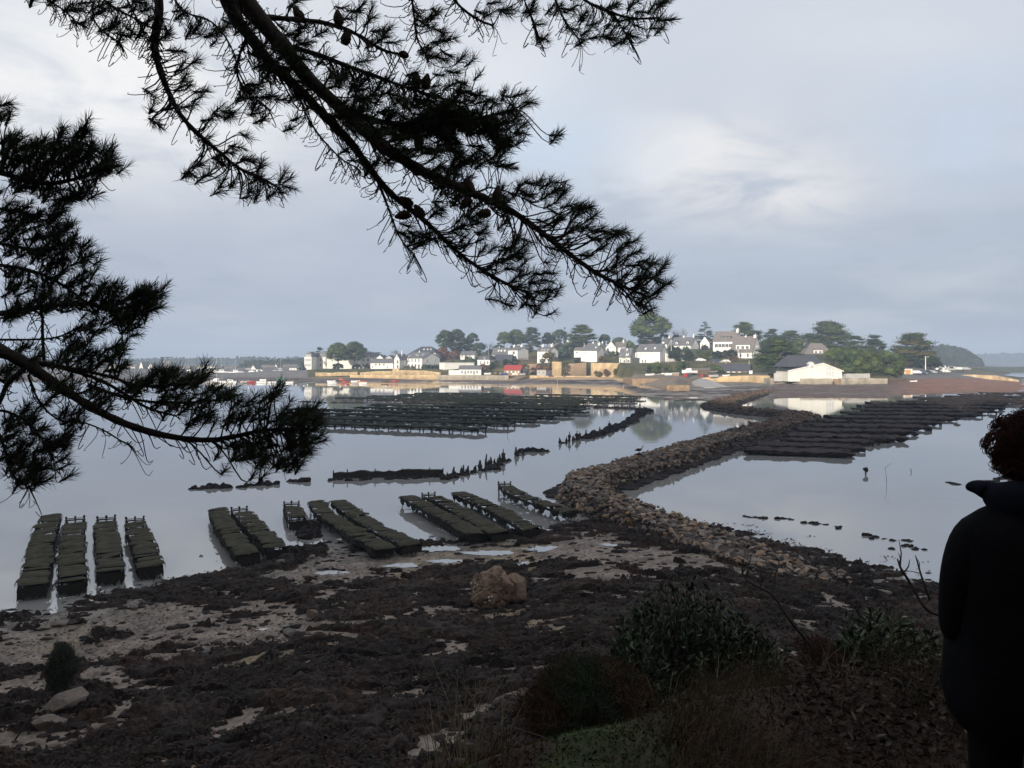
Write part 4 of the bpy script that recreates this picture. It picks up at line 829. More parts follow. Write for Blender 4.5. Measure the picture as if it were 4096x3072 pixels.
SW('broad stone quay end with brown weathered face', [(2530, 1515, 1543, 256), (2634, 1514, 1544, 254)], 0, 0, 0, M_stoneb, t=22, name='quay', cat='quay')
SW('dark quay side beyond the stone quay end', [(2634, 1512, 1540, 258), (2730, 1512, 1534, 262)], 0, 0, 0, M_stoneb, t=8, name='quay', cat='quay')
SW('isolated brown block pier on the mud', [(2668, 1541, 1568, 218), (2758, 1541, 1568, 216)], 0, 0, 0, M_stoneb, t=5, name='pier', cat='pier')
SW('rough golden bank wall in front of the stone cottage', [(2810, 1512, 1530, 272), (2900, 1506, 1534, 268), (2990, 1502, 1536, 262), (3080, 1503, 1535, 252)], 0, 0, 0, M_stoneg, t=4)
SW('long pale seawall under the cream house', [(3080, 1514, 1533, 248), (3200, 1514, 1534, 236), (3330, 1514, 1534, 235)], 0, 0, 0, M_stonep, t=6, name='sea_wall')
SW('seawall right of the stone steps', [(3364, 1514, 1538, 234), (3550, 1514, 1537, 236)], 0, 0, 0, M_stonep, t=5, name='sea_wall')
SW('dim end of the seawall toward the car park', [(3552, 1514, 1536, 238), (3625, 1513, 1520, 280)], 0, 0, 0, M_stoneb, t=4, name='sea_wall')
SW('low concrete garden wall between the cream house and the trees', [(3368, 1499, 1514, 242), (3385, 1495, 1513, 243), (3480, 1494, 1512, 244)], 0, 0, 0, M_grey)
SW('grey garden wall with a pale gate left of the cream house', [(3097, 1492, 1510, 243), (3152, 1493, 1511, 241)], 0, 0, 0, M_grey)
SW('pale retaining wall edging the car park', [(3560, 1499, 1503, 322), (3700, 1501, 1506, 318), (3830, 1497, 1502, 326)], 0, 0, 0, M_grey, t=1)
SW('golden stone breakwater at the end of the car park', [(3826, 1501, 1518, 315), (3900, 1499, 1519, 312), (3985, 1502, 1519, 312), (4040, 1514, 1522, 312), (4075, 1520, 1524, 312)], 0, 0, 0, M_stoneg, t=5, name='breakwater', cat='breakwater')
# ---------------------------------------------------------------- stones
def hull_stone(n, rx, ry, rz, seed):
    rr = random.Random(seed); bm = bmesh.new()
    for _ in range(n):
        v = Vector([rr.gauss(0, 1) for _ in range(3)]).normalized(); q = rr.uniform(.75, 1.0); bm.verts.new((v.x*rx*q, v.y*ry*q, max(min(v.z*rz*q, rz*.8), -rz*.8)))
    bmesh.ops.convex_hull(bm, input=bm.verts[:]); 
    for v in [v for v in bm.verts if not v.link_faces]: bm.verts.remove(v)
    bm.verts.index_update()
    vs = np.array([v.co[:] for v in bm.verts]); fs = [[x.index for x in f.verts] for f in bm.faces]; bm.free()
    return vs, np.array([f for f in fs if len(f) == 3])
STN = [hull_stone(rnd.choice((12, 14, 18)), 1, .75, .42, 100+i) for i in range(30)]
def rotm(a, b, c): return np.array((Matrix.Rotation(a, 3, 'Z') @ Matrix.Rotation(b, 3, 'X') @ Matrix.Rotation(c, 3, 'Y')))
def put_stone(mb, p, s, col, tilt=.3, rz=None, sc3=(1, 1, 1)):
    v, f = STN[rnd.randrange(30)]; m = rotm(rnd.uniform(0, 6.28) if rz is None else rz, rnd.gauss(0, tilt), rnd.gauss(0, tilt))
    mb.add((v*np.array(sc3)*s) @ m.T+np.asarray(p), f, col)
M_stone = pm('causeway_stone', (1.25, 1.25, 1.25), (.65, .65, .65), 5, .85, .02, 14, attr=True, spec=.25)
SC = [(.21, .155, .115), (.165, .13, .10), (.14, .122, .105), (.23, .165, .11), (.17, .145, .12), (.11, .09, .075)]
def causeway():
    # (px, py of the crest centre, height, half width at the top) ; the crest lies at z = height
    st = [(3420, 2325, .10, .8), (3330, 2300, .28, 1.1), (3150, 2262, .50, 1.4), (2980, 2205, .72, 1.25), (2840, 2140, .85, 1.25), (2700, 2085, .95, 1.05), (2560, 2030, 1.05, 1.0), (2420, 1975, 1.15, 1.0),
          (2330, 1925, 1.25, 1.05), (2345, 1890, 1.25, 1.1), (2470, 1858, 1.2, 1.2), (2640, 1812, 1.15, 1.3), (2820, 1762, 1.05, 1.5), (3000, 1716, 1.0, 1.8), (3140, 1682, 1.0, 2.1), (3215, 1660, .95, 2.2),
          (3170, 1645, .9, 2.2), (3020, 1636, .8, 2.2), (2900, 1624, .7, 2.2), (2880, 1606, .7, 2.2), (2960, 1582, .7, 2.3), (3060, 1563, .7, 2.3), (3130, 1550, .6, 2.0)]
    pts = [(G(a, b, h), h, w) for a, b, h, w in st]; mb = MB(); core = MB(); prof = []; o0 = G(2340, 1925, 0)
    dense = []
    for i in range(len(pts)-1):
        (p, h, w), (q, h2_, w2) = pts[i], pts[i+1]; L = (q-p).length; m = max(2, int(L/.5))
        for j in range(m):
            u = j/m; u2 = u*u*(3-2*u)*.5+u*.5; c = p.lerp(q, u); dense.append((c, h+(h2_-h)*u, w+(w2-w)*u))
    dense.append(pts[-1])
    for _ in range(2):
        dense = [dense[0]]+[((dense[i-1][0]+dense[i][0]*2+dense[i+1][0])/4, dense[i][1], dense[i][2]) for i in range(1, len(dense)-1)]+[dense[-1]]
    nd = len(dense)
    for i, (c, h, w) in enumerate(dense):
        t = (dense[min(i+1, nd-1)][0]-dense[max(i-1, 0)][0]); t.z = 0; t.normalize(); n = Vector((-t.y, t.x, 0)); d = c.y
        gz = float(beach_z(np.array([c.x]), np.array([c.y]))[0]) if c.y < 56 else -.1; gz = max(gz, -.15)
        core.add([tuple(Vector((c.x, c.y, 0))+n*(w+h*.55)*s1+Vector((0, 0, z))) if z < h-.2 else tuple(Vector((c.x, c.y, 0))+n*(w-.1)*s1+Vector((0, 0, z))) for s1, z in ((-1, -.4), (-1, h-.12), (1, h-.12), (1, -.4))], np.zeros((0, 4), int), (.05, .04, .035))
        size = .215 if d < 60 else .30 if d < 90 else .38
        step = .5; cnt_top = max(2, int(2*w*step/(size*size*2.2))); side = max(1, int(h*1.15*step/(size*size*1.7)))
        for s_ in range(cnt_top):
            q = Vector((c.x, c.y, 0))+n*rnd.uniform(-w, w)+t*rnd.uniform(-.3, .3); k = rnd.uniform(.6, 1.5)
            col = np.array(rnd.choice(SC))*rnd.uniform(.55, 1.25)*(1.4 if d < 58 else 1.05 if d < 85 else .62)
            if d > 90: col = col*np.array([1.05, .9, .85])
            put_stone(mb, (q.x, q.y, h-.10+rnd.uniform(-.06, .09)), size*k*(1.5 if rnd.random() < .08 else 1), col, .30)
        for sg in (-1, 1):
            for s_ in range(side):
                z = rnd.uniform(gz, h); off = w+(h-z)*.50; q = Vector((c.x, c.y, 0))+n*off*sg+t*rnd.uniform(-.3, .3)
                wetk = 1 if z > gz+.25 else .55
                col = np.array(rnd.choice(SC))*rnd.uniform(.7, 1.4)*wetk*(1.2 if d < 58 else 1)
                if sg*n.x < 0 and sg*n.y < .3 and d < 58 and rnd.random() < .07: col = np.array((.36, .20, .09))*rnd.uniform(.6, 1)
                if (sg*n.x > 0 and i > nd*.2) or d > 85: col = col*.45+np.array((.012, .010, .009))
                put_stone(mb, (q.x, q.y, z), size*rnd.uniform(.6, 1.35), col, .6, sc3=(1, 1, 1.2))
        if rnd.random() < .6:      # fallen stones at the foot
            sg = rnd.choice((-1, 1)); q = Vector((c.x, c.y, 0))+n*sg*(w+h*.6+rnd.expovariate(2.2)); put_stone(mb, (q.x, q.y, gz+.05), size*rnd.uniform(.4, .9), np.array((.05, .042, .036)), .3)
    F = [(i*4+j, i*4+4+j, i*4+5+j, i*4+1+j) for i in range(nd-1) for j in range(3)]; core.f = {4: [np.array(F)]}
    root = empty('stone_causeway', o0, 0, 'zigzag dry stone causeway of loose brown blocks crossing the water', 'causeway')
    for k, (m_, nm) in enumerate(((mb, 'loose_stones'), (core, 'rubble_core'))):
        me = m_.mesh(nm); me.transform(Matrix.Translation(-Vector(o0))); link(nm, me, M_stone, root)
    # wrack along the dark side
    wd = MB(); V = []
    for i, (c, h, w) in enumerate(dense):
        t = (dense[min(i+1, nd-1)][0]-dense[max(i-1, 0)][0]).normalized(); n = Vector((-t.y, t.x, 0))
        for sg in (-1, 1):
            if rnd.random() < (.85 if c.y > 50 else .12):
                q = Vector((c.x, c.y, 0))+n*sg*(w+h*.62+rnd.uniform(-.1, .25)); r = rnd.uniform(.2, .5)*(1+c.y/160); lump(wd, (q.x, q.y, .02), (r*1.3, r, r*.35), np.array((.034, .028, .026))*rnd.uniform(.7, 1.4), ICO2, .5)
    tag(wd.build('seaweed', M_weed), 'dark wrack clinging along the foot of the stone causeway', 'seaweed', None, 'stuff')
    return dense
DENSE = causeway()
# ---------------------------------------------------------------- oyster tables near the shore
M_bag = pm('weedy_mesh_bag', (1.2, 1.2, 1.2), (.55, .6, .5), 9, .9, .03, 22, attr=True, spec=.15, stretch=(1, 3, 1))
M_iron = pm('rusty_iron', (.030, .022, .018), (.055, .035, .022), 12, .8, .005, 30)
def bag_mesh(seed):
    rr = random.Random(seed); nx, ny = 11, 7; V = []; C = []
    s1, s2 = rr.uniform(0, 30), rr.uniform(0, 30)
    for top in (1, 0):
        for j in range(ny):
            for i in range(nx):
                u, v = i/(nx-1)*2-1, j/(ny-1)*2-1; x = u*.50*(1-.04*v*v); y = v*.29*(1-.10*u*u)
                e = max(0, 1-abs(u)**5)*max(0, 1-abs(v)**3); nn = float(fbm(np.array([x*5+s1]), np.array([y*5+s2]), 33, 3)[0])-.5
                z = .03+(.055*e+.05*nn) if top else .03-.045*e
                V.append((x+nn*.03, y+nn*.03, z+.03)); q = .75+nn*.9; C.append((.082*q, .074*q, .050*q) if top else (.035*q, .033*q, .026*q))
    idx = lambda t, i, j: t*nx*ny+j*nx+i
    F = [(idx(0, i, j), idx(0, i+1, j), idx(0, i+1, j+1), idx(0, i, j+1)) for i in range(nx-1) for j in range(ny-1)]+[(idx(1, i, j), idx(1, i, j+1), idx(1, i+1, j+1), idx(1, i+1, j)) for i in range(nx-1) for j in range(ny-1)]
    F += [(idx(0, i+1, 0), idx(0, i, 0), idx(1, i, 0), idx(1, i+1, 0)) for i in range(nx-1)]+[(idx(0, i, ny-1), idx(0, i+1, ny-1), idx(1, i+1, ny-1), idx(1, i, ny-1)) for i in range(nx-1)]
    F += [(idx(0, 0, j), idx(0, 0, j+1), idx(1, 0, j+1), idx(1, 0, j)) for j in range(ny-1)]+[(idx(0, nx-1, j+1), idx(0, nx-1, j), idx(1, nx-1, j), idx(1, nx-1, j+1)) for j in range(ny-1)]
    mb = MB(); mb.add(V, np.array(F), np.array(C))
    # weed hanging over the two short ends
    n = 46; k = np.arange(n)
    sd_ = np.where(rng.random(n) < .5, -1, 1); y = rng.uniform(-.28, .28, n); L = rng.uniform(.06, .24, n); w = rng.uniform(.012, .035, n); x = sd_*.48
    a = np.stack([x, y-w, 0*x+.06], 1); b = np.stack([x, y+w, 0*x+.06], 1); c = np.stack([x+sd_*.05, y+w*.6, .05-L*.5], 1); d = np.stack([x+sd_*.05, y-w*.6, .05-L*.5], 1); e = np.stack([x+sd_*.03, y, .05-L], 1)
    V = np.stack([a, b, c, d, e], 1).reshape(-1, 3); o = k[:, None]*5
    mb.add(V, o+[0, 1, 2, 3], (.022, .020, .014)); mb.f.setdefault(3, []).append(o+[3, 2, 4]+(mb.n-len(V)))
    me = mb.mesh('oyster_bag', True); me.materials.append(M_bag); return me
BAGS = [bag_mesh(i) for i in range(7)]
LEG = MB()
for sx in (-1, 1):
    LEG.tube([(sx*.36, 0, -.75), (sx*.36, 0, .0)], .022, 5)
LEG.tube([(-.36, 0, -.22), (.36, 0, -.22)], .015, 4); LEG.tube([(-.5, 0, -.012), (.5, 0, -.012)], .018, 4)
for _ in range(10):
    sx = rnd.choice((-1, 1)); z = rnd.uniform(-.5, -.1); lump(LEG, (sx*.36, 0, z), (.05, .05, .07), (1, 1, 1), ICO1, .4)
ME_LEG = LEG.mesh('leg'); ME_LEG.materials.append(M_iron)
TABS = [
 ('leftmost of the near oyster tables, long and bent to the right at its far end', [(203, 2072), (172, 2146), (159, 2234), (128, 2350)], 0),
 ('second near oyster table from the left, straight', [(301, 2080), (287, 2173), (287, 2248), (291, 2335)], 1),
 ('third near oyster table from the left, slightly snaking', [(425, 2078), (416, 2126), (440, 2193), (443, 2292)], 1),
 ('fourth near oyster table from the left, leaning to the right', [(540, 2082), (551, 2126), (575, 2187), (602, 2270)], 1),
 ('left of the two close oyster tables between the gap and the seaweed mound', [(872, 2041), (886, 2085), (927, 2146), (994, 2222)], 0),
 ('right of the two close oyster tables, ending beside the seaweed mound', [(957, 2041), (1001, 2092), (1055, 2146), (1109, 2202)], 1),
 ('long oyster table starting beside the bare rack end, left of a pair', [(1268, 2014), (1296, 2058), (1385, 2115), (1492, 2178), (1532, 2200)], 0),
 ('long oyster table, right of the pair near the boulder', [(1356, 2011), (1416, 2058), (1492, 2109), (1581, 2153), (1642, 2188)], 0),
 ('left of the three long parallel oyster tables behind the boulder', [(1632, 1992), (1708, 2033), (1803, 2084), (1900, 2142)], 0),
 ('middle of the three long parallel oyster tables behind the boulder', [(1714, 1982), (1803, 2027), (1897, 2084), (1996, 2138)], 1),
 ('right of the three long parallel oyster tables behind the boulder', [(1840, 1979), (1935, 2020), (2037, 2071), (2130, 2125)], 0)]
def along(pts, step):
    L = [0]
    for i in range(len(pts)-1): L.append(L[-1]+(pts[i+1]-pts[i]).length)
    n = int(L[-1]/step); out = []
    for k in range(n+1):
        s = k*step; i = max(j for j in range(len(L)) if L[j] <= s+1e-6); i = min(i, len(pts)-2); u = (s-L[i])/(L[i+1]-L[i]); out.append((pts[i].lerp(pts[i+1], u), (pts[i+1]-pts[i]).normalized()))
    return out
def smooth_line(pts, it=2):
    for _ in range(it):
        q = [pts[0]]
        for a, b in zip(pts[:-1], pts[1:]): q += [a.lerp(b, .25), a.lerp(b, .75)]
        pts = q+[pts[-1]]
    return pts
def oyster_table(label, pix, bare, ti, zt=.47, gap=.525, ragged=0, bags=True):
    pts = smooth_line([G(a, b, zt) for a, b in pix]); st = along(pts, .25); c0 = st[len(st)//2][0]
    root = empty('oyster_table', (c0.x, c0.y, 0), 0, label, 'oyster table', 'near oyster tables'); o = Vector((c0.x, c0.y, 0))
    fr = MB()
    for s_ in (-.34, 0, .34):
        fr.tube([p-o+Vector((-t.y, t.x, 0)).normalized()*s_+Vector((0, 0, -.0)) for p, t in st[::3]], .014, 5)
    for p, t in st[::2]:
        n = Vector((-t.y, t.x, 0)).normalized(); fr.tube([p-o-n*.5, p-o+n*.5], .011, 4)
    fr.build('frame', M_iron, root)
    if bare:
        p, t = st[0]; n = Vector((-t.y, t.x, 0)).normalized(); g = MB()
        for s_ in (-.42, 0, .42): q = p-o+n*s_; g.tube([q-Vector((0, 0, .7)), q+Vector((0, 0, .17))], [.045, .035], 6); lump(g, (q.x, q.y, q.z+.17), (.07, .07, .07), (1, 1, 1), ICO1, .5)
        for zz in (.04, .11): g.tube([p-o-n*.46+Vector((0, 0, zz)), p-o+n*.46+Vector((0, 0, zz-.03))], .022, 5)
        g.build('bare_rack_end', M_iron, root)
    sk = MB(); full = pix[0][0] < 1200
    for sg in (-1, 1):
        V = []; 
        for p, t in st[(2 if bare else 0):]:
            n = Vector((-t.y, t.x, 0)).normalized(); q = p-o+n*sg*.46; dp = (.42 if full else .30)*rnd.uniform(.35, 1.25); V += [(q.x, q.y, zt+.05), (q.x+n.x*sg*.05, q.y+n.y*sg*.05, zt-dp*.5), (q.x+rnd.uniform(-.05, .05), q.y, zt-dp)]
            if not full and rnd.random() < .28: V[-1] = (q.x, q.y, zt-.08); V[-2] = (q.x, q.y, zt-.04)
        m_ = len(V)//3; sk.add(V, np.array([(i*3+j, i*3+3+j, i*3+4+j, i*3+1+j) for i in range(m_-1) for j in range(2)]), (.028, .024, .017))
    p, t = st[-1]; n = Vector((-t.y, t.x, 0)).normalized(); V = []
    for i in range(13): q = p-o+n*(-.47+.94*i/12)+t*.26; V += [(q.x, q.y, zt+.05), (q.x, q.y-.03, zt-(.44 if full else .3)*rnd.uniform(.5, 1.1))]
    sk.add(V, np.array([(i*2, i*2+2, i*2+3, i*2+1) for i in range(12)]), (.026, .022, .016)); sk.build('weed_fringe', M_bag, root)
    for p, t in st[::8]:
        l = link('leg', ME_LEG, None, root, p-o); l.rotation_euler = (0, 0, math.atan2(t.y, t.x)-math.pi/2)
    nb = 0; ON = 'first second third fourth fifth sixth seventh eighth ninth tenth eleventh twelfth thirteenth fourteenth fifteenth sixteenth seventeenth eighteenth nineteenth twentieth twenty-first twenty-second twenty-third twenty-fourth twenty-fifth twenty-sixth twenty-seventh twenty-eighth twenty-ninth thirtieth'.split()
    for p, t in along(pts, gap)[(3 if bare else 0):]:
        if ragged and rnd.random() < .25: continue
        b = link('oyster_bag', BAGS[rnd.randrange(7)], None, None, (p.x+rnd.uniform(-.08, .08), p.y, zt+.012+rnd.uniform(0, .06)+(nb % 2)*.02))
        b.rotation_euler = (rnd.gauss(0, .085), rnd.gauss(0, .06), math.atan2(t.y, t.x)-math.pi/2+rnd.gauss(0, .10)); b.scale = (rnd.uniform(.96, 1.06), rnd.uniform(1.0, 1.12), rnd.uniform(.9, 1.4))
        tag(b, ON[nb]+' weedy bag from the far end of the '+ti, 'oyster bag', 'oyster bags on the '+ti); nb += 1
    return root
for i, (lab, pix, bare) in enumerate(TABS):
    ti = ['leftmost near table', 'second near table from the left', 'third near table from the left', 'fourth near table from the left', 'left table of the close pair', 'right table of the close pair', 'left table beside the bare rack', 'right table beside the bare rack',
          'left of the three parallel tables', 'middle of the three parallel tables', 'right of the three parallel tables'][i]
    oyster_table(lab, pix, bare, ti)
oyster_table('ragged oyster table nearest the causeway, with a bare iron rack at its far end', [(2018, 1938), (2049, 1972), (2138, 2008), (2201, 2027), (2275, 2054)], 1, 'ragged table nearest the causeway', ragged=1)
oyster_table('short bare iron rack sinking into the seaweed mound', [(1166, 2018), (1172, 2045), (1192, 2085)], 1, 'half buried rack in the seaweed mound', ragged=1)
# ---------------------------------------------------------------- far oyster rows
M_row = pm('green_weed_rows', (1.25, 1.25, 1.25), (.6, .6, .6), 1.2, .9, .05, 6, attr=True, spec=.12)
_t = MB()
for _y in (-1, 1): _t.box((-.06, _y-.03, -.95), (.06, _y+.03, -.05))
_t.box((-.04, -.97, -.20), (.04, .97, -.12)); ME_TR = _t.mesh('trestle'); ME_TR.materials.append(M_iron)
def oyster_row(label, a, b, width, col, group, z=.62, hang=.30, legs=True, rag=.12, lumps=False):
    A, B = G(*a, z), G(*b, z); L = (B-A).length; t = (B-A).normalized(); n = Vector((-t.y, t.x, 0)); n = n if n.y > 0 else -n
    m = max(6, int(L/.5)); k = 5; V = []; C = []; c = np.array(col)
    for i in range(m+1):
        p = A.lerp(B, i/m)-A; gate = 1
        for j in range(k):
            w = -width/2+width*j/(k-1); dz = rnd.uniform(-.07, .10); q = p+n*(w+rnd.uniform(-.1, .1))
            V.append((q.x, q.y, dz)); C.append(c*rnd.uniform(.6, 1.35))
        for w, dz in ((-width/2-.05, -hang*rnd.uniform(.3, 1.2)), (width/2+.05, -hang*rnd.uniform(.3, 1.2))):
            q = p+n*w; V.append((q.x, q.y, dz)); C.append(c*.35)
    F = []; K = k+2
    for i in range(m):
        for j in range(k-1): F.append((i*K+j, (i+1)*K+j, (i+1)*K+j+1, i*K+j+1))
        F.append((i*K+k, (i+1)*K+k, (i+1)*K, i*K)); F.append((i*K+k-1, (i+1)*K+k-1, (i+1)*K+k+1, i*K+k+1))
    F += [tuple(range(0, k)), tuple(m*K+j for j in range(k))]
    root = empty('oyster_rack', (A.x, A.y, z), 0, label, 'oyster rack', group)
    mb = MB(); mb.add(V, F, np.array(C))
    if lumps:
        for _ in range(int(L*2.2)):
            p = t*rnd.uniform(-.3, L+.4)+n*rnd.choice((-width/2, width/2, rnd.uniform(-width/2, width/2), -width/2)); r = rnd.uniform(.15, .42); lump(mb, (p.x, p.y, rnd.uniform(-.35, .04)), (r*1.3, r, r*.6), c*rnd.uniform(.5, 1.2), ICO1, .7)
    mb.build('weedy_bags', M_row, root)
    if legs:
        q = .4
        while q < L:
            g = link('trestle', ME_TR, None, root, t*q); g.rotation_euler = (0, 0, math.atan2(t.y, t.x)); g.scale = (rnd.uniform(.8, 1.6), width/2-.12, 1)
            q += rnd.uniform(1.1, 2.0)*max(1, L/130)
ordn = ['nearest', 'second', 'third', 'fourth', 'fifth', 'sixth', 'seventh', 'eighth', 'ninth', 'tenth', 'eleventh', 'twelfth', 'thirteenth', 'fourteenth', 'fifteenth']
gcol = (.022, .028, .018)
LF = [((1150, 1684), (1932, 1712), 2.6), ((1130, 1664), (2047, 1692), 2.8), ((1150, 1648), (2149, 1673), 3.0), ((1170, 1634), (2228, 1661), 3.2), ((1433, 1627), (2286, 1650), 3.2), ((1483, 1617), (2351, 1637), 3.2), ((1620, 1609), (2351, 1626), 2.2)]
for i, (a, b, w) in enumerate(LF):
    oyster_row('long green oyster rack in the middle bay, %s row from the camera' % ordn[i], a, b, w, np.array(gcol)*(1.15 if i < 2 else .85), 'green oyster racks of the middle bay')
LB = [((1809, 1600), (2330, 1611), 4), ((1830, 1591), (2420, 1603), 4.5), ((2004, 1584), (2540, 1595), 4.5), ((2150, 1577), (2575, 1586), 4.0), ((1353, 1590), (1809, 1595), 3.5), ((1480, 1583), (1990, 1587), 5), ((1600, 1577), (2010, 1579), 4.5), ((1664, 1571), (2004, 1573), 4)]
for i, (a, b, w) in enumerate(LB):
    lab = ('front row of the far right block', 'second row of the far right block', 'third row of the far right block', 'farthest row of the far right block', 'front row of the far left block with a pointed left end', 'second row of the far left block', 'third row of the far left block', 'farthest row of the far left block')[i]
    oyster_row('dark oyster rack, '+lab, a, b, w, np.array(gcol)*.7, 'dark oyster racks below the beach')
rcol = (.038, .029, .026)
RF = [((2985, 1792), (3400, 1806), 3.4), ((3030, 1772), (3450, 1784), 3.6), ((3120, 1755), (3480, 1762), 3.0), ((3150, 1736), (3600, 1746), 4.2), ((3190, 1716), (3640, 1722), 4.2), ((3240, 1697), (3700, 1703), 4.6), ((3270, 1681), (3740, 1686), 4.4),
      ((3310, 1664), (3800, 1669), 5), ((3380, 1650), (3900, 1654), 5), ((3420, 1636), (3960, 1641), 5), ((3440, 1622), (3990, 1628), 5), ((3470, 1609), (4000, 1615), 5)]
for i, (a, b, w) in enumerate(RF):   # low and weedy
    oyster_row('brown weedy oyster rack right of the causeway, %s row from the camera' % ordn[i], a, b, w*1.05, np.array(rcol)*rnd.uniform(.8, 1.15), 'brown oyster racks right of the causeway', z=.45, hang=.5, legs=True, lumps=True)
RR = [((3600, 1604), (4200, 1606), 3), ((3700, 1597), (4300, 1599), 3), ((3660, 1590), (4020, 1591), 3), ((4040, 1589), (4500, 1591), 3), ((3790, 1583), (4300, 1585), 3.5), ((3840, 1577), (4000, 1578), 3.0), ((3930, 1571), (4400, 1573), 4)]
for i, (a, b, w) in enumerate(RR):
    oyster_row('thin dark oyster rack before the red flats, %s strip from the camera' % ordn[i], a, b, w, np.array(rcol)*.8, 'thin oyster racks before the red flats', hang=.5, legs=False)
for (px, py, lab) in ((3515, 1771, 'short stray weed covered rack right of the brown rows'), (3000, 1812, 'small weedy stone left of the brown rows')):
    mb = MB(); p = G(px, py, 0); r = 1.1 if 'rack' in lab else .4
    for _ in range(9): lump(mb, (rnd.uniform(-r, r), rnd.uniform(-.3, .3)*r, .25*r), (r*.4, r*.3, r*.3), (.035, .028, .026), ICO2, .5)
    tag(mb.build('weedy_rack' if 'rack' in lab else 'rock', M_row, loc=p), lab, 'oyster rack' if 'rack' in lab else 'rock')
# ---------------------------------------------------------------- row of old stakes and weedy sill across the middle water
M_wood = pm('wet_black_wood', (.022, .018, .016), (.040, .032, .026), 8, .85, .01, 20)
def stake_mesh(h, r, lean, seed):
    mb = MB(); rr = random.Random(seed)
    mb.tube([(0, 0, -.4), (lean*.3, 0, h*.5), (lean, 0, h)], [r*1.2, r, r*.45], 6)
    for _ in range(4): lump(mb, (rr.uniform(-.5, .5)*r+lean*.4, rr.uniform(-.5, .5)*r, rr.uniform(0, h*.6)), (r*1.5, r*1.4, r*1.8), (1, 1, 1), ICO1, .5)
    me = mb.mesh('wooden_stake'); me.materials.append(M_wood); return me
STK = [stake_mesh(rnd.uniform(.45, 1.0), rnd.uniform(.07, .12), rnd.uniform(-.15, .15), i) for i in range(10)]
def stakes(xs, a, b, where, z=0):
    for si, x in enumerate(xs):
        y = a[1]+(b[1]-a[1])*(x-a[0])/(b[0]-a[0]); p = G(x, y+rnd.uniform(-2, 2), 0); s = link('wooden_stake', STK[rnd.randrange(10)], None, None, p)
        s.rotation_euler = (rnd.gauss(0, .06), rnd.gauss(0, .08), rnd.uniform(0, 6)); s.scale = [rnd.uniform(.8, 1.25)]*3
        tag(s, ['first', 'second', 'third', 'fourth', 'fifth', 'sixth', 'seventh', 'eighth'][si]+' black stake from the left '+where, 'stake', 'stakes '+where)
stakes((1790, 1812, 1846, 1853, 1870, 1900, 1920), (1770, 1915), (1945, 1870), 'in the water right of the low plank sill')
stakes((1942, 1955, 1965, 1978, 1992, 2003, 2012, 2019), (1942, 1868), (2030, 1842), 'on the weedy mound in the middle of the row')
stakes((2064, 2072, 2095), (2060, 1825), (2150, 1808), 'between the two breaks in the stake row')
stakes((2243, 2265, 2277, 2290, 2298, 2306, 2314, 2322), (2240, 1775), (2330, 1755), 'in open water where the row curves back')
stakes((2345, 2380, 2400, 2420, 2440, 2470, 2490, 2510), (2340, 1750), (2520, 1690), 'along the curving weed bank left of the causeway')
stakes((2460, 2475, 2488, 2510, 2520, 2540, 2560, 2575), (2455, 1628), (2580, 1632), 'on the far bend of the row before the beach')
def weed_bank(px, amt, label, r0=.35, hz=.35):
    mb = MB(); p0 = G(px[0][0], px[0][1], 0)
    for (a, b) in zip(px[:-1], px[1:]):
        A, B = G(*a, 0), G(*b, 0); n = max(2, int((B-A).length/r0*amt))
        for i in range(n):
            p = A.lerp(B, rnd.random())+Vector((0, rnd.uniform(-.4, .4), 0)); r = r0*rnd.uniform(.35, 1.15)
            [lump(mb, (p.x-p0.x+rnd.gauss(0, r*.8), p.y-p0.y+rnd.gauss(0, r*.5), 0), (r*.75, r*.55, r*hz/r0*rnd.uniform(.4, 1.0)), np.array((.030, .025, .024))*rnd.uniform(.7, 1.4), ICO2, .9) for _q in range(3)]
    o = mb.build('seaweed', M_weed, loc=p0); tag(o, label, 'seaweed', None, 'stuff')
weed_bank([(770, 1955), (840, 1951), (1010, 1945)], 1.4, 'weedy stones at the left end of the stake row', .45)
weed_bank([(1040, 1943), (1060, 1941)], 1, 'small weed clump in open water', .3); weed_bank([(1080, 1942), (1110, 1938)], 1, 'small weed clump in open water', .3)
weed_bank([(1140, 1930), (1200, 1925), (1300, 1922)], .8, 'low weedy stones before the plank sill', .4)
weed_bank([(1325, 1923), (1480, 1920), (1770, 1906)], .9, 'weed at the foot of the plank sill', .3, .2)
weed_bank([(1770, 1915), (1850, 1900), (1950, 1880), (2035, 1842)], .9, 'weed mounds around the standing stakes', .4, .3)
weed_bank([(2080, 1812), (2130, 1802), (2150, 1806)], 1.2, 'weedy rocks in the break of the row', .5, .4)
weed_bank([(2240, 1776), (2260, 1772)], 1, 'small weed lump by the stakes', .4)
weed_bank([(2335, 1755), (2420, 1728), (2500, 1700), (2540, 1672), (2570, 1650), (2580, 1640)], 1.8, 'long curving bank of weed left of the causeway', .6, .45)
weed_bank([(2380, 1631), (2460, 1632), (2590, 1640)], 1.1, 'far weed bank reaching toward the racks', .7, .4)
weed_bank([(2370, 1631), (2440, 1632)], .7, 'scattered weed beads on the water', .5, .3)
weed_bank([(1210, 1607), (1330, 1611), (1450, 1613)], .8, 'thin line of weed left of the green racks', .6, .3)
weed_bank([(1240, 2200), (1180, 2230), (1130, 2260)], 7, 'seaweed mound swallowing the bare rack', .38, .35)
weed_bank([(1215, 2100), (1250, 2150)], 9, 'seaweed heap beside the bare rack', .32, .32)
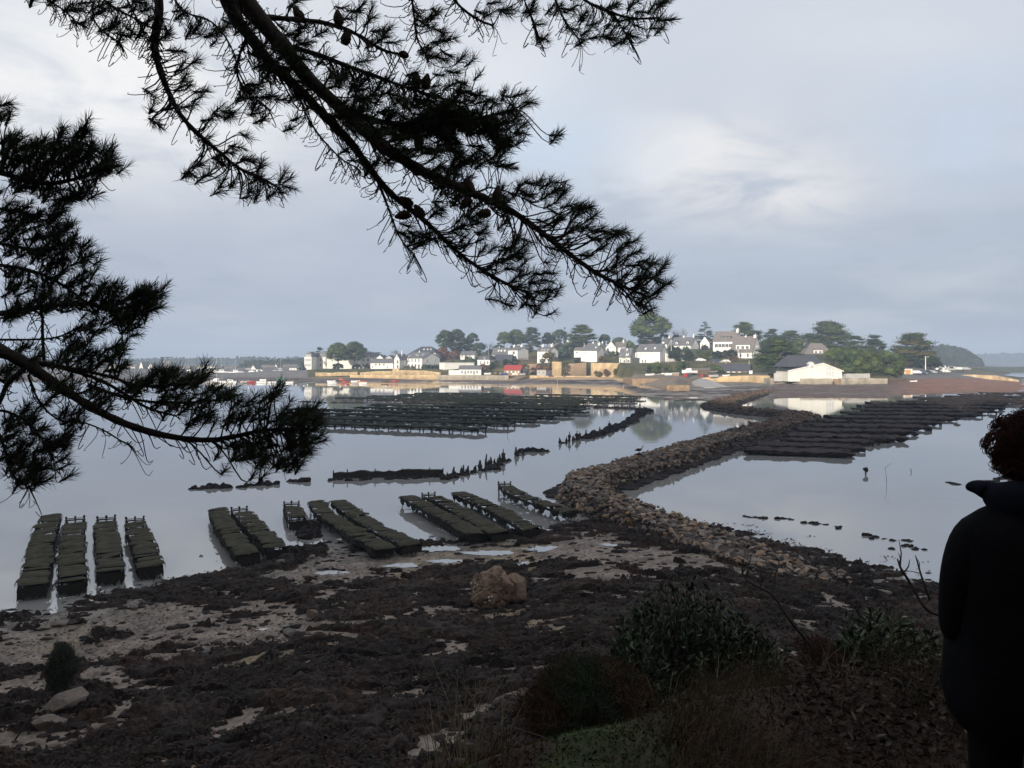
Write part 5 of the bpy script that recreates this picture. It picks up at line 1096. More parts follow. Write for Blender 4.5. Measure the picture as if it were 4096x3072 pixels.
for (a, b) in (((2000, 2130), (2080, 2150)), ((2290, 2060), (2330, 2050)), ((2300, 2010), (2330, 2020)), ((2230, 1985), (2330, 2000)), ((3650, 2190), (3700, 2195)), ((3480, 2150), (3640, 2165)), ((3560, 2195), (3590, 2200)), ((3900, 1945), (4050, 1900)), ((3780, 1925), (3830, 1940)), ((3330, 2110), (3420, 2112)), ((3200, 2085), (3260, 2090)), ((3140, 2075), (3170, 2080)), ((2960, 2060), (3060, 2072))):
    weed_bank([a, b], .9, 'loose floating wrack patch on the calm water', .22, .12)
# plank sill
def sill():
    A, B = G(1335, 1914, 0), G(1772, 1903, 0); root = empty('plank_sill', A, 0, 'long low black plank sill standing in the middle water', 'breakwater'); L = (B-A).length; t = (B-A).normalized(); g = MB(); n = int(L/.45); V = []
    for i in range(n+1):
        p = t*(L*i/n); h = .48+rnd.uniform(-.09, .09); V += [(p.x, p.y-.10-rnd.uniform(0, .08), -.3), (p.x, p.y-.06, h), (p.x, p.y+.3, h+rnd.uniform(-.04, .04)), (p.x, p.y+.34, -.3)]
    F = [(i*4+j, i*4+4+j, i*4+5+j, i*4+1+j) for i in range(n) for j in range(3)]+[(0, 1, 2, 3), (n*4+3, n*4+2, n*4+1, n*4)]
    g.add(V, F); g.build('planks', M_wood, root)
    for k in range(9):
        p = t*(L*k/8); s = MB(); s.tube([(p.x, p.y-.2, -.3), (p.x+.02, p.y-.2, .62+rnd.uniform(-.05, .1))], [.06, .045], 6); s.build('post', M_wood, root)
sill()
# ---------------------------------------------------------------- beach rocks and the boulder
M_rock = pm('beach_rock', (1.2, 1.2, 1.2), (.7, .7, .7), 6, .85, .02, 18, attr=True, spec=.2)
def rock_mesh(seed, col, amp=.3, lv=3):
    rr = np.random.default_rng(seed); v, f = ico(lv); 
    for _ in range(15):      # flat cleavage planes
        n = rr.normal(size=3); n /= np.linalg.norm(n); dd = rr.uniform(.42, .72); e = v@n-dd; v = v-np.outer(np.maximum(e, 0), n)
    d = 1+amp*.3*(fbm(v[:, 0]*2+seed, v[:, 1]*2+v[:, 2], 95, 4)-.5); v = v*d[:, None]
    c = np.array(col)*(.75+.5*fbm(v[:, 0]*3+seed, v[:, 1]*3+v[:, 2]*2, 96, 3))[:, None]
    mb = MB(); mb.add(v, f, c); me = mb.mesh('rock'); me.materials.append(M_rock); return me
RKM = [rock_mesh(i, [(.20, .17, .14), (.16, .13, .11), (.24, .20, .17), (.19, .13, .10), (.13, .12, .11)][i % 5]) for i in range(10)]
def rock(px, py, w, h, label, dpt=.7, group=None, mi=None, rz=None):
    u = (px-CX)/FP; y = 20.0
    for _ in range(12):
        z = float(beach_z(np.array([u*y]), np.array([y]))[0]); y = (CH-z)*FP/(py-HY)
    o = link('rock', RKM[rnd.randrange(10) if mi is None else mi], None, None, (u*y, y, z+h*y/FP*.25)); s = y/FP
    o.scale = (w*s/2*1.15, w*s/2*dpt, h*s*.62); o.rotation_euler = (rnd.gauss(0, .1), rnd.gauss(0, .1), rnd.gauss(0, .5) if rz is None else rz)
    return tag(o, label, 'rock', group)
for (px, py, w, h, lab, mi) in ((245, 2505, 80, 38, 'pale angular rock, left one in the shingle at the left', 2), (400, 2515, 90, 36, 'flat pale rock, right one in the shingle at the left', 2), (170, 2520, 60, 26, 'small pale rock near the left waterline', 0), (1255, 2470, 60, 50, 'reddish rock in the shingle left of the boulder', 3),
        (830, 2625, 70, 40, 'grey rounded rock in the middle of the shingle', 4), (1160, 2545, 90, 44, 'dark weed topped rock with white specks', 4), (285, 2840, 200, 120, 'large pale split boulder at the lower left', 2), (185, 2915, 150, 90, 'lower broken block beside the large pale boulder', 0), (170, 2855, 80, 44, 'small block against the left side of the large pale boulder', 2),
        (3295, 2320, 60, 44, 'pale pointed stone standing in the weed right of the rubble', 2), (3510, 2375, 110, 44, 'long tan slab lying in the weed at the right', 0), (3230, 2290, 80, 50, 'square tan block at the right end of the rubble', 0), (3565, 2220, 44, 24, 'grey stone at the edge of the right pool', 4), (2480, 2185, 36, 24, 'small grey stone on the wet mud', 4),
        (330, 2960, 60, 30, 'small pale stone below the broken block', 2), (380, 2925, 60, 28, 'small pink stone below the large pale boulder', 3), (710, 2925, 50, 24, 'little grey stone in the lower weed', 4), (2960, 1785, 44, 34, 'pale slab leaning at the dark foot of the causeway', 0), (2955, 1812, 36, 22, 'pointed stone standing in the water beyond the causeway', 4),
        (1250, 2235, 34, 26, 'light pointed stone in the seaweed mound', 2), (1120, 2260, 50, 36, 'greyish rock at the left foot of the seaweed mound', 4), (1150, 2218, 60, 36, 'dark flat rock on top of the seaweed mound', 4), (1660, 2420, 40, 26, 'small pale stone left of the boulder', 2), (20, 2560, 60, 22, 'flat pale stone at the left edge', 2)):
    rock(px, py, w, h, lab, mi=mi)
for i in range(70):
    px = rnd.uniform(0, 3600); py = rnd.uniform(2330, 2980)
    if px > 2500 and py > 2450: continue
    rock(px, py, rnd.uniform(14, 38), rnd.uniform(9, 20), 'small brownish stone lying loose among the beach weed', group='small stones on the beach')
def pebbles():
    mb = MB(); n = 0
    U0 = rng.uniform(-.7, .45, 26000); Y0 = rng.uniform(15, 37, 26000); X0 = U0*Y0
    for u, y, x, sd_, wm, wl_, z in zip(U0, Y0, X0, sandness(X0, Y0), weed_mask(X0, Y0), near_wl(U0), beach_z(X0, Y0)):
        if wm > 0 or wl_-y < -.5 or rnd.random() > .9*sd_*(1.3 if u < -.15 else .25): continue
        put_stone(mb, (x, y, z), rnd.uniform(.02, .085)*(1.3 if rnd.random() < .1 else 1), np.array(rnd.choice(((.20, .16, .14), (.13, .11, .10), (.26, .22, .19), (.17, .12, .10))))*rnd.uniform(.6, 1.1), .3)
    tag(mb.build('shingle', M_rock), 'loose shingle over the bare patches of the near beach', 'shingle', None, 'stuff')
pebbles()
def boulder():
    p = None; u = (1985-CX)/FP; y = 26.
    for _ in range(10):
        z = float(beach_z(np.array([u*y]), np.array([y]))[0]); y = (CH-z)*FP/(2425-HY)
    s = y/FP; root = empty('boulder', (u*y, y, z-.1), 0, 'big tan weathered boulder with white limpets alone in the seaweed', 'boulder')
    v, f = ico(5); c = np.zeros((len(v), 3)); 
    rr = np.random.default_rng(5)
    e = v.copy(); 
    for n_, dd in (((-.9, -.3, .2), .78), ((.8, -.5, -.1), .70), ((0, -1, .1), .72), ((-.5, -.6, .65), .84), ((.35, -.3, .9), .82), ((-.2, .2, 1), .95), ((.9, .2, .5), .75), ((-.6, -.8, -.1), .86)):
        n_ = np.array(n_)/np.linalg.norm(n_); q = e@n_-dd; e = e-np.outer(np.maximum(q, 0)*.85, n_)
    nz = fbm(e[:, 0]*2.1+4, e[:, 2]*2.1+e[:, 1]*1.3, 97, 5, .55); hol = np.abs(nz-.5)*2; n2 = fbm(e[:, 0]*5, e[:, 2]*5+e[:, 1]*4, 98, 4)
    e = e*(1+.42*(nz-.5)-.14*(hol < .10)*(1-hol/.10)+.05*(n2-.5))[:, None]
    e = e*np.array([100*s, 85*s, 92*s])+np.array([-12*s, 0, 74*s]); e[:, 0] += (e[:, 2]-60*s)*.12
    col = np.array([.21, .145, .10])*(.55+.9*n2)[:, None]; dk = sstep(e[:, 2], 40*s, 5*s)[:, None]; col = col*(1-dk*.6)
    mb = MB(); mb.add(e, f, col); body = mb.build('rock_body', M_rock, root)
    v, f = ico(4); e = v.copy()
    for n_, dd in (((.7, -.6, .2), .7), ((-.3, -.9, .3), .75), ((.2, -.2, 1), .7), ((.9, .1, -.1), .8)):
        n_ = np.array(n_)/np.linalg.norm(n_); q = e@n_-dd; e = e-np.outer(np.maximum(q, 0)*.9, n_)
    e = e*(1+.25*(fbm(e[:, 0]*2+9, e[:, 2]*2+e[:, 1], 99, 4)-.5))[:, None]*np.array([58*s, 60*s, 62*s])+np.array([72*s, 26*s, 74*s])
    mb = MB(); mb.add(e, f, np.array([.18, .13, .09])*(.6+.8*fbm(e[:, 0]*9, e[:, 2]*9, 100, 3))[:, None]); mb.build('rock_shoulder', M_rock, root)
    M_l = pm('limpet_white', (.62, .60, .55), rough=.6)
    for (px, py) in ((1883, 2350), (1912, 2345), (1933, 2278), (1932, 2295), (1960, 2390), (1942, 2400), (1968, 2376), (1957, 2378), (1895, 2372), (1855, 2320), (2030, 2310), (1902, 2340)):
        hit, hp, hn, hi = body.ray_cast(Vector(((px-1985)*s, -4, (2425-py)*s+.1+.08)), Vector((0, 1, 0)))
        if not hit: continue
        g = MB(); v_, f_ = ICO2; g.add(v_*np.array([.035, .03, .035]), f_); g.build('limpet', M_l, root, loc=hp)
boulder()
# ---------------------------------------------------------------- boats, buoys, poles, cars and people on the far shore
M_gel = pm('white_gelcoat', (.80, .80, .78), (.72, .72, .70), 1, .35, spec=.5)
M_redp = pm('red_paint', (.36, .045, .04), (.28, .03, .03), 1, .45, spec=.4)
M_org = pm('orange_paint', (.50, .13, .06), rough=.45)
M_tan = pm('tan_paint', (.55, .28, .12), rough=.6)
M_grn = pm('green_paint', (.03, .30, .20), rough=.5)
M_blk = pm('black_rubber', (.02, .02, .022), rough=.7)
M_mast = pm('aluminium_mast', (.62, .64, .66), rough=.4)
M_dkh = pm('dark_hull', (.05, .07, .12), rough=.45)
def hull(L, B, H, sheer=.18, tr=.75):
    mb = MB(); n = 9; V = []
    for i in range(n):
        t = i/(n-1); x = L*(t-.5); w = B/2*(tr+(1-tr)*min(t*2.2, 1))*(1-max(t-.45, 0)**2*3.3); w = max(w, .02); h = H*(1+sheer*(2*t-.6)**2)
        for (a, z) in ((-1, h), (-.92, H*.45), (-.45, .03), (.45, .03), (.92, H*.45), (1, h), (.86, h-.02), (.6, h*.5), (-.6, h*.5), (-.86, h-.02)): V.append((x, a*w, z-.12*H*(1 if z < h*.6 else 0)))
    K = 10; F = [(i*K+j, (i+1)*K+j, (i+1)*K+(j+1) % K, i*K+(j+1) % K) for i in range(n-1) for j in range(K)]
    mb.add(V, F+[tuple(range(K))[::-1], tuple((n-1)*K+j for j in range(K))]); return mb
def boat(px, py, d, L, label, mat, rz=0, cabin=False, mast=0, tilt=0, outb=False, z=None, cat='boat', name='boat', H=None, stripe=None):
    p = P(px, py, d) if z is None else Vector(((px-CX)/FP*d, d, z)); B = L*.34; H = H or .5+L*.06; root = empty(name, p, rz, label, cat); root.rotation_euler = (tilt, 0, rz)
    h = hull(L, B, H).build('hull', mat, root, smooth=False)
    if not cabin:
        for x in (-L*.22, L*.1):
            k = MB(); k.box((x-.12, -B*.36, H*.62), (x+.12, B*.36, H*.68)); k.build('thwart', M_gel, root)
    if cabin:
        k = MB(); a, b = -L*.12, L*.22; k.add([(a, -B*.28, H), (b+.5, -B*.24, H), (b+.5, B*.24, H), (a, B*.28, H), (a+.1, -B*.25, H+L*.17), (b-.1, -B*.2, H+L*.15), (b-.1, B*.2, H+L*.15), (a+.1, B*.25, H+L*.17)], np.array([(0, 3, 2, 1), (4, 5, 6, 7), (0, 1, 5, 4), (1, 2, 6, 5), (2, 3, 7, 6), (3, 0, 4, 7)])); c = k.build('cabin', M_gel, root)
        k = MB(); k.box((a+.3, -B*.275, H+L*.075), (b-.1, -B*.262, H+L*.13)); k.build('cabin_window', M_glass, c)
    if mast:
        k = MB(); k.tube([(L*.05, 0, H), (L*.05, 0, H+mast)], [.06, .035], 5); k.build('mast', M_mast, root)
        k = MB(); k.tube([(L*.05, 0, H+1.0), (-L*.38, 0, H+.95)], [.05, .04], 5); k.build('boom', M_mast, root)
        k = MB()
        for e in ((L*.48, 0, H*1.1), (-L*.48, 0, H)): k.tube([(L*.05, 0, H+mast*.97), e], .012, 3)
        k.build('rigging', M_mast, root)
    if outb:
        k = MB(); k.box((-L*.5-.3, -.13, H*.2), (-L*.5, .13, H+.25)); k.build('outboard_motor', M_blk, root)
    return root
boat(918, 1541, 292, 5.4, 'white cabin motor boat with a red waterline near the left pine boughs', M_gel, 0, True, 0, 0, True, z=-.1)
boat(870, 1536, 300, 6.0, 'white sailing yacht with a tall mast behind the cabin motor boat', M_gel, 3.0, True, 8.6, 0, z=0)
boat(828, 1537, 296, 4.2, 'small white boat seen just right of the pine boughs', M_gel, .3, False, 0, 0, z=-.05)
boat(1328, 1538, 286, 3.3, 'white open dinghy afloat, lowest of the group in front of the mansion', M_gel, .2, False, 0, 0, True, z=-.08)
boat(1325, 1527, 300, 3.2, 'white dinghy on the mud behind the lowest white dinghy', M_gel, .1, z=.22)
boat(1366, 1521, 318, 2.4, 'orange red dinghy tipped up on the mud', M_org, -.5, tilt=.5, z=.55)
boat(1382, 1532, 296, 2.9, 'white dinghy with a red bottom beside the orange one', M_redp, .1, z=.1)
boat(1422, 1526, 300, 3.4, 'white dinghy, left one of the two in the middle group', M_gel, 0, z=.2)
boat(1444, 1528, 298, 3.0, 'cream and orange dinghy right of the middle white dinghy', M_org, .1, z=.15)
boat(1452, 1538, 287, 2.8, 'little white dinghy afloat below the cream one', M_gel, 0, z=-.05)
boat(1420, 1533, 292, 2.6, 'grey inflatable dinghy under the middle white dinghy', M_grey, 0, z=0)
boat(1540, 1529, 300, 3.0, 'brown and white wooden dinghy left of the bright red one', M_shut, .2, z=.15)
boat(1576, 1526, 302, 3.2, 'bright red covered dinghy on the mud', M_redp, -.1, z=.25)
boat(1122, 1516, 330, 2.9, 'green dinghy high on the left mud', M_grn, 0, z=.5)
boat(1052, 1524, 318, 2.6, 'white overturned tender on the left mud', M_gel, 0, z=.35)
boat(980, 1533, 300, 3.4, 'grey low boat left of the red hulled one', M_grey, .1, z=.05); boat(1004, 1534, 300, 3.0, 'small red hulled boat on the left waterline', M_redp, 0, z=.05)
boat(1046, 1537, 296, 3.6, 'white dinghy at the left waterline right of the red hull', M_gel, 0, z=-.02); boat(1088, 1538, 296, 3.2, 'grey and white dinghy at the left waterline', M_gel, .2, z=-.02)
boat(1158, 1539, 296, 2.8, 'small white tender moored alone before the mud', M_gel, 0, z=-.06)
boat(1180, 1517, 326, 3.2, 'weathered wooden boat frame lying on the left mud', M_shut, .2, z=.55)
boat(762, 1495, 425, 9, 'yacht laid up on the quay with a leaning tall mast', M_dkh, 2.6, True, 10.5, -.10); boat(852, 1492, 440, 8, 'yacht with a single mast laid up before the pale block', M_gel, .2, True, 8, 0)
boat(884, 1494, 430, 7.5, 'yacht with a slightly leaning mast by the tan roofed shed', M_gel, 0, True, 8.5, .04); boat(940, 1494, 430, 7, 'yacht laid up left of the white quay gable', M_gel, 0, True, 6.8, 0)
boat(1120, 1488, 470, 7, 'yacht mast standing behind the brown roofed row', M_gel, 0, True, 8.5, 0)
boat(2758, 1492, 283, 5.6, 'white motor boat with a raised bow parked by the boat sheds', M_gel, 3.14, True, 0, .0)
boat(2855, 1508, 268, 3.2, 'grey open boat by the stone cottage', M_grey, 0); boat(2905, 1507, 272, 2.6, 'small white tender before the stone cottage', M_gel, .1); boat(2600, 1503, 285, 3.4, 'long thin white hull on the quay below the stairs', M_gel, .1)
boat(3655, 1522, 268, 2.4, 'small pale dinghy lying on the dark foreshore below the car park', M_gel, 0, z=1.1)
boat(2060, 1499, 342, 2.6, 'white tender on the quay in front of the red roof', M_gel, 0); boat(1950, 1498, 344, 3.0, 'white dinghy on the quay right of the arched cottage', M_gel, .1); boat(1985, 1498, 344, 3.0, 'brown hulled dinghy on the quay left of the red roof', M_shut, .1); boat(2018, 1499, 343, 2.8, 'blue dinghy directly before the red roofed shed', M_blued, .1)
boat(2195, 1502, 341, 2.6, 'dark dinghy at the foot of the grey hut', M_dkh, 0); boat(2090, 1500, 341, 2.4, 'pale dinghy beside the slipway of the red roof', M_grey, 0)
def buoy(px, py, label, r=.28, mat=None):
    p = G(px, py, 0); root = empty('buoy', p, 0, label, 'buoy', 'mooring buoys'); v, f = ICO2; k = MB(); k.add(v*r*np.array([1, 1, .95])+np.array([0, 0, r*.45]), f); k.build('float', mat or M_gel, root, smooth=True)
    k = MB(); k.tube([(0, 0, r*1.3), (0, 0, r*1.7)], .04, 5); k.build('ring', M_blk, root)
for (px, py, lab) in ((966, 1558, 'white buoy, left of the pair below the cabin boat'), (995, 1551, 'small white buoy below the red hulled boat'), (950, 1568, 'small white buoy nearest the pine boughs'), (1099, 1557, 'larger white buoy, lower of the two by the waterline dinghies'), (1090, 1546, 'white buoy just above the larger lower one'), (1184, 1541, 'tiny white buoy right of the lone tender'),
                      (1216, 1544, 'tiny white buoy below the mansion corner'), (1230, 1540, 'tiny pale buoy beside the one below the mansion corner'), (1361, 1547, 'orange white buoy under the orange dinghy'), (1543, 1546, 'lone small white buoy right of the boats'), (2058, 1525, 'white buoy lying on the mud by the slipway'), (1383, 1541, 'tiny white buoy at the red dinghy'), (160, 1668, 'small white float glimpsed through the left pine')):
    buoy(px, py, lab, .30 if 'larger' in lab else .22)
def pole(px, py, pt, label, r=.07, lean=0, mat=None, d=None, arm=False, cat='pole', name='pole', h=None):
    p = G(px, py, 0) if d is None else P(px, py, d); d = p.y; h = h or (py-pt)/FP*d; root = empty(name, p, 0, label, cat); k = MB(); k.tube([(0, 0, -.8), (lean*h*.5+rnd.uniform(-.03, .03)*h, 0, h*.5), (lean*h, 0, h)], [r*1.15, r, r*.8], 6); k.build('shaft', mat or M_wood, root)
    if arm: k = MB(); k.tube([(lean*h, 0, h-.3), (lean*h+arm, 0, h-.25)], [.06, .05], 5); k.box((lean*h+arm-.1, -.12, h-.33), (lean*h+arm+.5, .12, h-.2)); k.build('lamp_arm', mat or M_wood, root)
    return root
for (px, py, pt, ln, lab) in ((2040, 1598, 1568, .05, 'short dark topped marker post with a white foot in the rack field'), (2200, 1583, 1548, .08, 'thin leaning pale marker pole in front of the far racks'), (2231, 1553, 1521, -.05, 'pale marker pole at the sand edge'), (1577, 1550, 1520, .06, 'short marker pole left on the waterline'), (1751, 1532, 1514, 0, 'little marker pole on the mud below the sea wall'),
                              (1709, 1524, 1510, 0, 'tiny marker pole on the mud, left one'), (2490, 1560, 1536, .25, 'leaning marker pole on the wet sand'), (2577, 1552, 1522, -.06, 'marker pole before the stone quay end'), (2680, 1540, 1512, .02, 'marker pole beside the dark quay side'), (3003, 1545, 1517, 0, 'marker pole on the foreshore below the stone cottage')):
    pole(px, py, pt, lab, .06, ln, M_shut if 'dark' in lab else M_grey, cat='marker pole')
pole(3702, 1486, 1425, 'tall white lamp post at the car park', .16, 0, M_gel, 330, .9, 'lamp post', 'lamp_post')
pole(2952, 1440, 1380, 'white utility pole before the house with the boxed dormer', .10, 0, M_gel, 338, 0, 'utility pole'); pole(2686, 1412, 1360, 'pale utility pole right of the big white house', .10, 0, M_gel, 352, 0, 'utility pole'); pole(2337, 1410, 1372, 'white utility pole left of the brilliant white house', .10, 0, M_gel, 378, 0, 'utility pole')
pole(1953, 1424, 1394, 'pale utility pole above the dark modern house', .12, 0, M_grey, 392, 0, 'utility pole'); pole(2491, 1425, 1385, 'pale utility pole by the front gabled house', .08, 0, M_grey, 376, 0, 'utility pole'); pole(2454, 1450, 1350, 'thin wooden pole before the bright gardens', .07, 0, M_shut, 364, 0, 'utility pole')
# gantry on the far left quay
g = empty('gantry', P(642, 1486, 500), 0, 'dark boat hoist gantry on the far left quay', 'gantry'); k = MB(); s = 500/FP
k.box((0, -1, 0), (8*s, 1, 54*s)); k.build('tower', M_dark, g); k = MB(); k.box((0, -.7, 55*s), (49*s, .7, 58.5*s)); k.build('beam', M_dark, g); k = MB(); k.box((26*s, -.4, 50*s), (30*s, .4, 54.9*s)); k.build('trolley', M_dark, g)
def car(px, py, d, label, mat, rz=0, L=4.2, van=False, group=None):
    root = empty('car', P(px, py, d), rz, label, 'van' if van else 'car', group); W_ = 1.7; h = 1.9 if van else 1.48
    pr = [(-L/2, .35), (-L/2+.05, .95), (-L*.36, 1.02), (-L*.26, h), (L*.10, h), (L*.26, 1.0), (L*.46, .85), (L/2, .6), (L/2, .35)] if not van else [(-L/2, .35), (-L/2, h), (L*.22, h), (L*.34, 1.15), (L*.48, 1.0), (L/2, .6), (L/2, .35)]
    n = len(pr); k = MB(); k.add([(x, -W_/2+(.12 if z > 1.1 else 0), z) for x, z in pr]+[(x, W_/2-(.12 if z > 1.1 else 0), z) for x, z in pr], [tuple(range(n))]+[tuple(range(2*n-1, n-1, -1))]+[((i+1) % n, i, i+n, (i+1) % n+n) for i in range(n)]); b = k.build('body', mat, root)
    for sy in (-1, 1):
        k = MB(); y = sy*(W_/2-.03); k.add([(-L*.33, y, 1.04), (L*.20, y, 1.04), (L*.08, y-sy*.05, h-.1), (-L*.24, y-sy*.05, h-.1)], [(0, 1, 2, 3)]); k.build('side_window', M_glass, b)
    for x in (-L*.31, L*.31):
        for sy in (-1, 1):
            t = MB(); t.tube([(0, -.1, 0), (0, .1, 0)], .32, 12); w = t.build('wheel', M_blk, root, loc=(x, sy*(W_/2-.06), .32)); t = MB(); t.tube([(0, -.11, 0), (0, .11, 0)], .17, 8); t.build('rim', M_mast, w)
    return root
car(2803, 1446, 336, 'white car parked on the hill road, left of the two white ones', M_gel, .1); car(2901, 1452, 328, 'white car on the hill road, right of the two white ones', M_gel, 3.1); car(2862, 1450, 332, 'dark car parked between the two white cars on the hill road', M_dkh, .2)
M_sil = pm('silver_paint', (.40, .41, .43), rough=.4)
for (px, py, d, m, lab, vn) in ((3661, 1496, 305, M_gel, 'small white car at the left end of the car park row', False), (3690, 1496, 310, M_dkh, 'dark car second in the car park row', False), (3708, 1495, 315, M_dark, 'black car right of the lamp post foot', False), (3728, 1495, 318, M_sil, 'silver car in the middle of the car park row', False), (3745, 1493, 322, M_dark, 'dark car right of the silver one', False),
                                (3763, 1489, 330, M_gel, 'white van with dark windows in the car park', True), (3781, 1492, 322, M_gel, 'white car in front of the van', False), (3800, 1483, 345, M_sil, 'silver campervan behind the parked cars', True), (3770, 1479, 360, M_gel, 'white van in the back row of the car park', True), (3838, 1481, 350, M_gel, 'small white car at the far right of the car park', False), (3862, 1481, 350, M_sil, 'last silver car by the rocks of the car park', False),
                                (3630, 1495, 305, M_sil, 'grey car half hidden left of the small white car', False),
                                (1010, 1493, 410, M_gel, 'white car on the far left quay before the white gable', False), (1042, 1493, 410, M_gel, 'white van on the far left quay', True), (1102, 1491, 415, M_sil, 'silver car, left of two before the brown roofed row', False), (1124, 1491, 415, M_gel, 'white car, right of two before the brown roofed row', False), (965, 1495, 405, M_sil, 'grey car on the quay under the masts', False)):
    car(px, py, d, lab, m, rnd.choice((.1, 3.0, .3, -.2)), van=vn)
o_ = MB(); o_.box((-3.2, -1, 0), (3.2, 1, 2.1)); tag(o_.build('storage_hut', M_cream, loc=P(3612, 1497, 300)), 'cream storage hut with an orange door at the left end of the car park', 'hut'); k = MB(); k.box((.4, -1.05, .1), (2.4, -1.003, 1.8)); k.build('door', M_tan, bpy.data.objects['storage_hut'])
def slip(label, a, b, d0, d1, z0, z1, w, mat, name='slipway'):
    A = Vector(((a-CX)/FP*d0, d0, z0)); B = Vector(((b-CX)/FP*d1, d1, z1)); t = (B-A).normalized(); n = Vector((-t.y, t.x, 0)).normalized()*w/2; k = MB(); v = [A-n, A+n, B+n, B-n]
    k.add([tuple(q-Vector((0, 0, 2))) for q in v]+[tuple(q) for q in v], np.array([(0, 3, 2, 1), (4, 5, 6, 7), (0, 1, 5, 4), (1, 2, 6, 5), (2, 3, 7, 6), (3, 0, 4, 7)])); o = k.build(name, mat); recentre(o, A); tag(o, label, 'slipway')
slip('sloping stone slipway beside the pale sea wall', 2045, 2098, 331, 345, .55, 2.1, 5, M_stoneb)
slip('grey concrete ramp climbing between the quay and the golden bank', 2870, 2770, 235, 275, .6, 2.6, 8, M_grey)
def steps(label, px0, px1, py0, py1, d, mat):
    s = d/FP; k = MB(); n = 6; w = (px1-px0)*s; H = (py1-py0)*s
    for i in range(n): k.box((0, -1.8+i*.3, -.5), (w, -1.8+(i+1)*.3, H*(i+1)/n))
    tag(k.build('steps', mat, loc=P(px0, py1, d)), label, 'steps')
steps('stone steps through the seawall at the right corner of the cream house', 3332, 3362, 1515, 1538, 236, M_stoneb)
def stairs2():
    k = MB(); A = P(2585, 1498, 345); B = P(2618, 1452, 350); n = 14
    for i in range(n): p = A.lerp(B, i/n)-A; q = A.lerp(B, (i+1)/n)-A; k.box((p.x, 0, -1), (q.x+.1, 1.4, q.z))
    tag(k.build('stairway', M_shut, loc=A), 'brown outdoor stairway climbing to the big white house', 'stairway')
stairs2()
def fence(px0, px1, py, d, h, n, label):
    A, B = P(px0, py, d), P(px1, py, d); root = empty('fence', A, 0, label, 'fence'); L = (B-A).length
    for i in range(n): k = MB(); x = L*i/(n-1); k.box((x-.08, -.08, -.6), (x+.08, .08, h)); k.build('post', M_shut, root)
    k = MB(); k.box((0, -.03, h*.75), (L, .03, h*.85)); k.build('rail', M_shut, root)
fence(2620, 2925, 1455, 322, 1.2, 22, 'row of wooden posts along the hill road'); fence(2073, 2148, 1452, 358, 2.4, 14, 'brown garden fence right of the two chimney house')
def crate_pile(px, py, d, label, mats, n=3, s=1.0):
    root = empty('crate_stack', P(px, py, d), 0, label, 'crates')
    for i in range(n): k = MB(); x = i*s*1.05; h = s*rnd.uniform(.6, 1.1); k.box((x, 0, 0), (x+s, s, h)); k.box((x-.04, -.04, h+.002), (x+s+.04, s+.04, h+.08)); k.build('crate', mats[i % len(mats)], root)
crate_pile(2535, 1507, 300, 'grey bins standing on the stone quay end', [M_grey, M_gel], 5, 1.1); crate_pile(2620, 1506, 295, 'pale boxes on the quay near the square hut', [M_gel, M_grey], 4, 1.2); crate_pile(2800, 1509, 280, 'red trailer and boxes before the timber shed', [M_redp, M_dark], 3, 1.2); crate_pile(2735, 1508, 276, 'red painted gear beside the white motor boat', [M_redp, M_dark], 2, 1.3)
crate_pile(2660, 1504, 290, 'white crates left of the square hut', [M_gel], 2, 1.4); crate_pile(1970, 1499, 346, 'stacked oyster crates on the quay by the arched cottage', [M_shut, M_cream], 6, .9)
# a pergola on the golden wall
pg = empty('pergola', P(2484, 1460, 344), 0, 'small dark trellis kiosk on top of the golden wall', 'pergola'); s = 344/FP
for x in (0, 24*s):
    for y in (0, 2): k = MB(); k.box((x-.08, y-.08, 0), (x+.08, y+.08, 20*s)); k.build('post', M_dark, pg)
k = MB(); slab(k, (-.3, -.3, 20*s), (12*s, -.3, 28*s), (12*s, 2.3, 28*s), (-.3, 2.3, 20*s), .1); slab(k, (12*s, -.3, 28*s), (24*s+.3, -.3, 20*s), (24*s+.3, 2.3, 20*s), (12*s, 2.3, 28*s), .1); k.build('roof', M_brownr, pg)
k = MB(); k.box((0, -.05, 0), (24*s, .05, 6*s)); k.build('panel', M_dark, pg)
# solitary things in the right pool
mb = MB(); mb.tube([(0, 0, -.5), (.05, 0, .25), (-.02, 0, .75), (.25, 0, .95)], [.012, .012, .010, .007], 5); w_ = mb.build('stick', M_wood, loc=G(3542, 1937, 0)); tag(w_, 'thin crooked withy standing in the right hand pool', 'stick'); w_.scale = (1.6, 1, 1.6)
mb = MB(); mb.tube([(0, 0, -.5), (0, 0, .30)], .06, 7); lump(mb, (0, 0, .42), (.20, .18, .17), (1, 1, 1), ICO2, .5); lump(mb, (.05, 0, .3), (.16, .14, .14), (1, 1, 1), ICO2, .5); tag(mb.build('mooring_post', M_wood, loc=G(3463, 1898, 0)), 'stubby post capped with weed in the right hand pool', 'post')
mb = MB(); mb.tube([(0, 0, -.4), (.04, 0, .12), (-.03, 0, .3)], [.04, .03, .02], 5); tag(mb.build('stake', M_wood, loc=G(3643, 1889, 0)), 'tiny broken stake in the right hand pool', 'stake')
mb = MB(); mb.tube([(0, 0, -.4), (.0, 0, .6), (.3, 0, 1.1)], [.04, .03, .02], 5); tag(mb.build('stake', M_wood, loc=G(2030, 1733, 0)), 'single thin stake standing in open water below the green racks', 'stake')
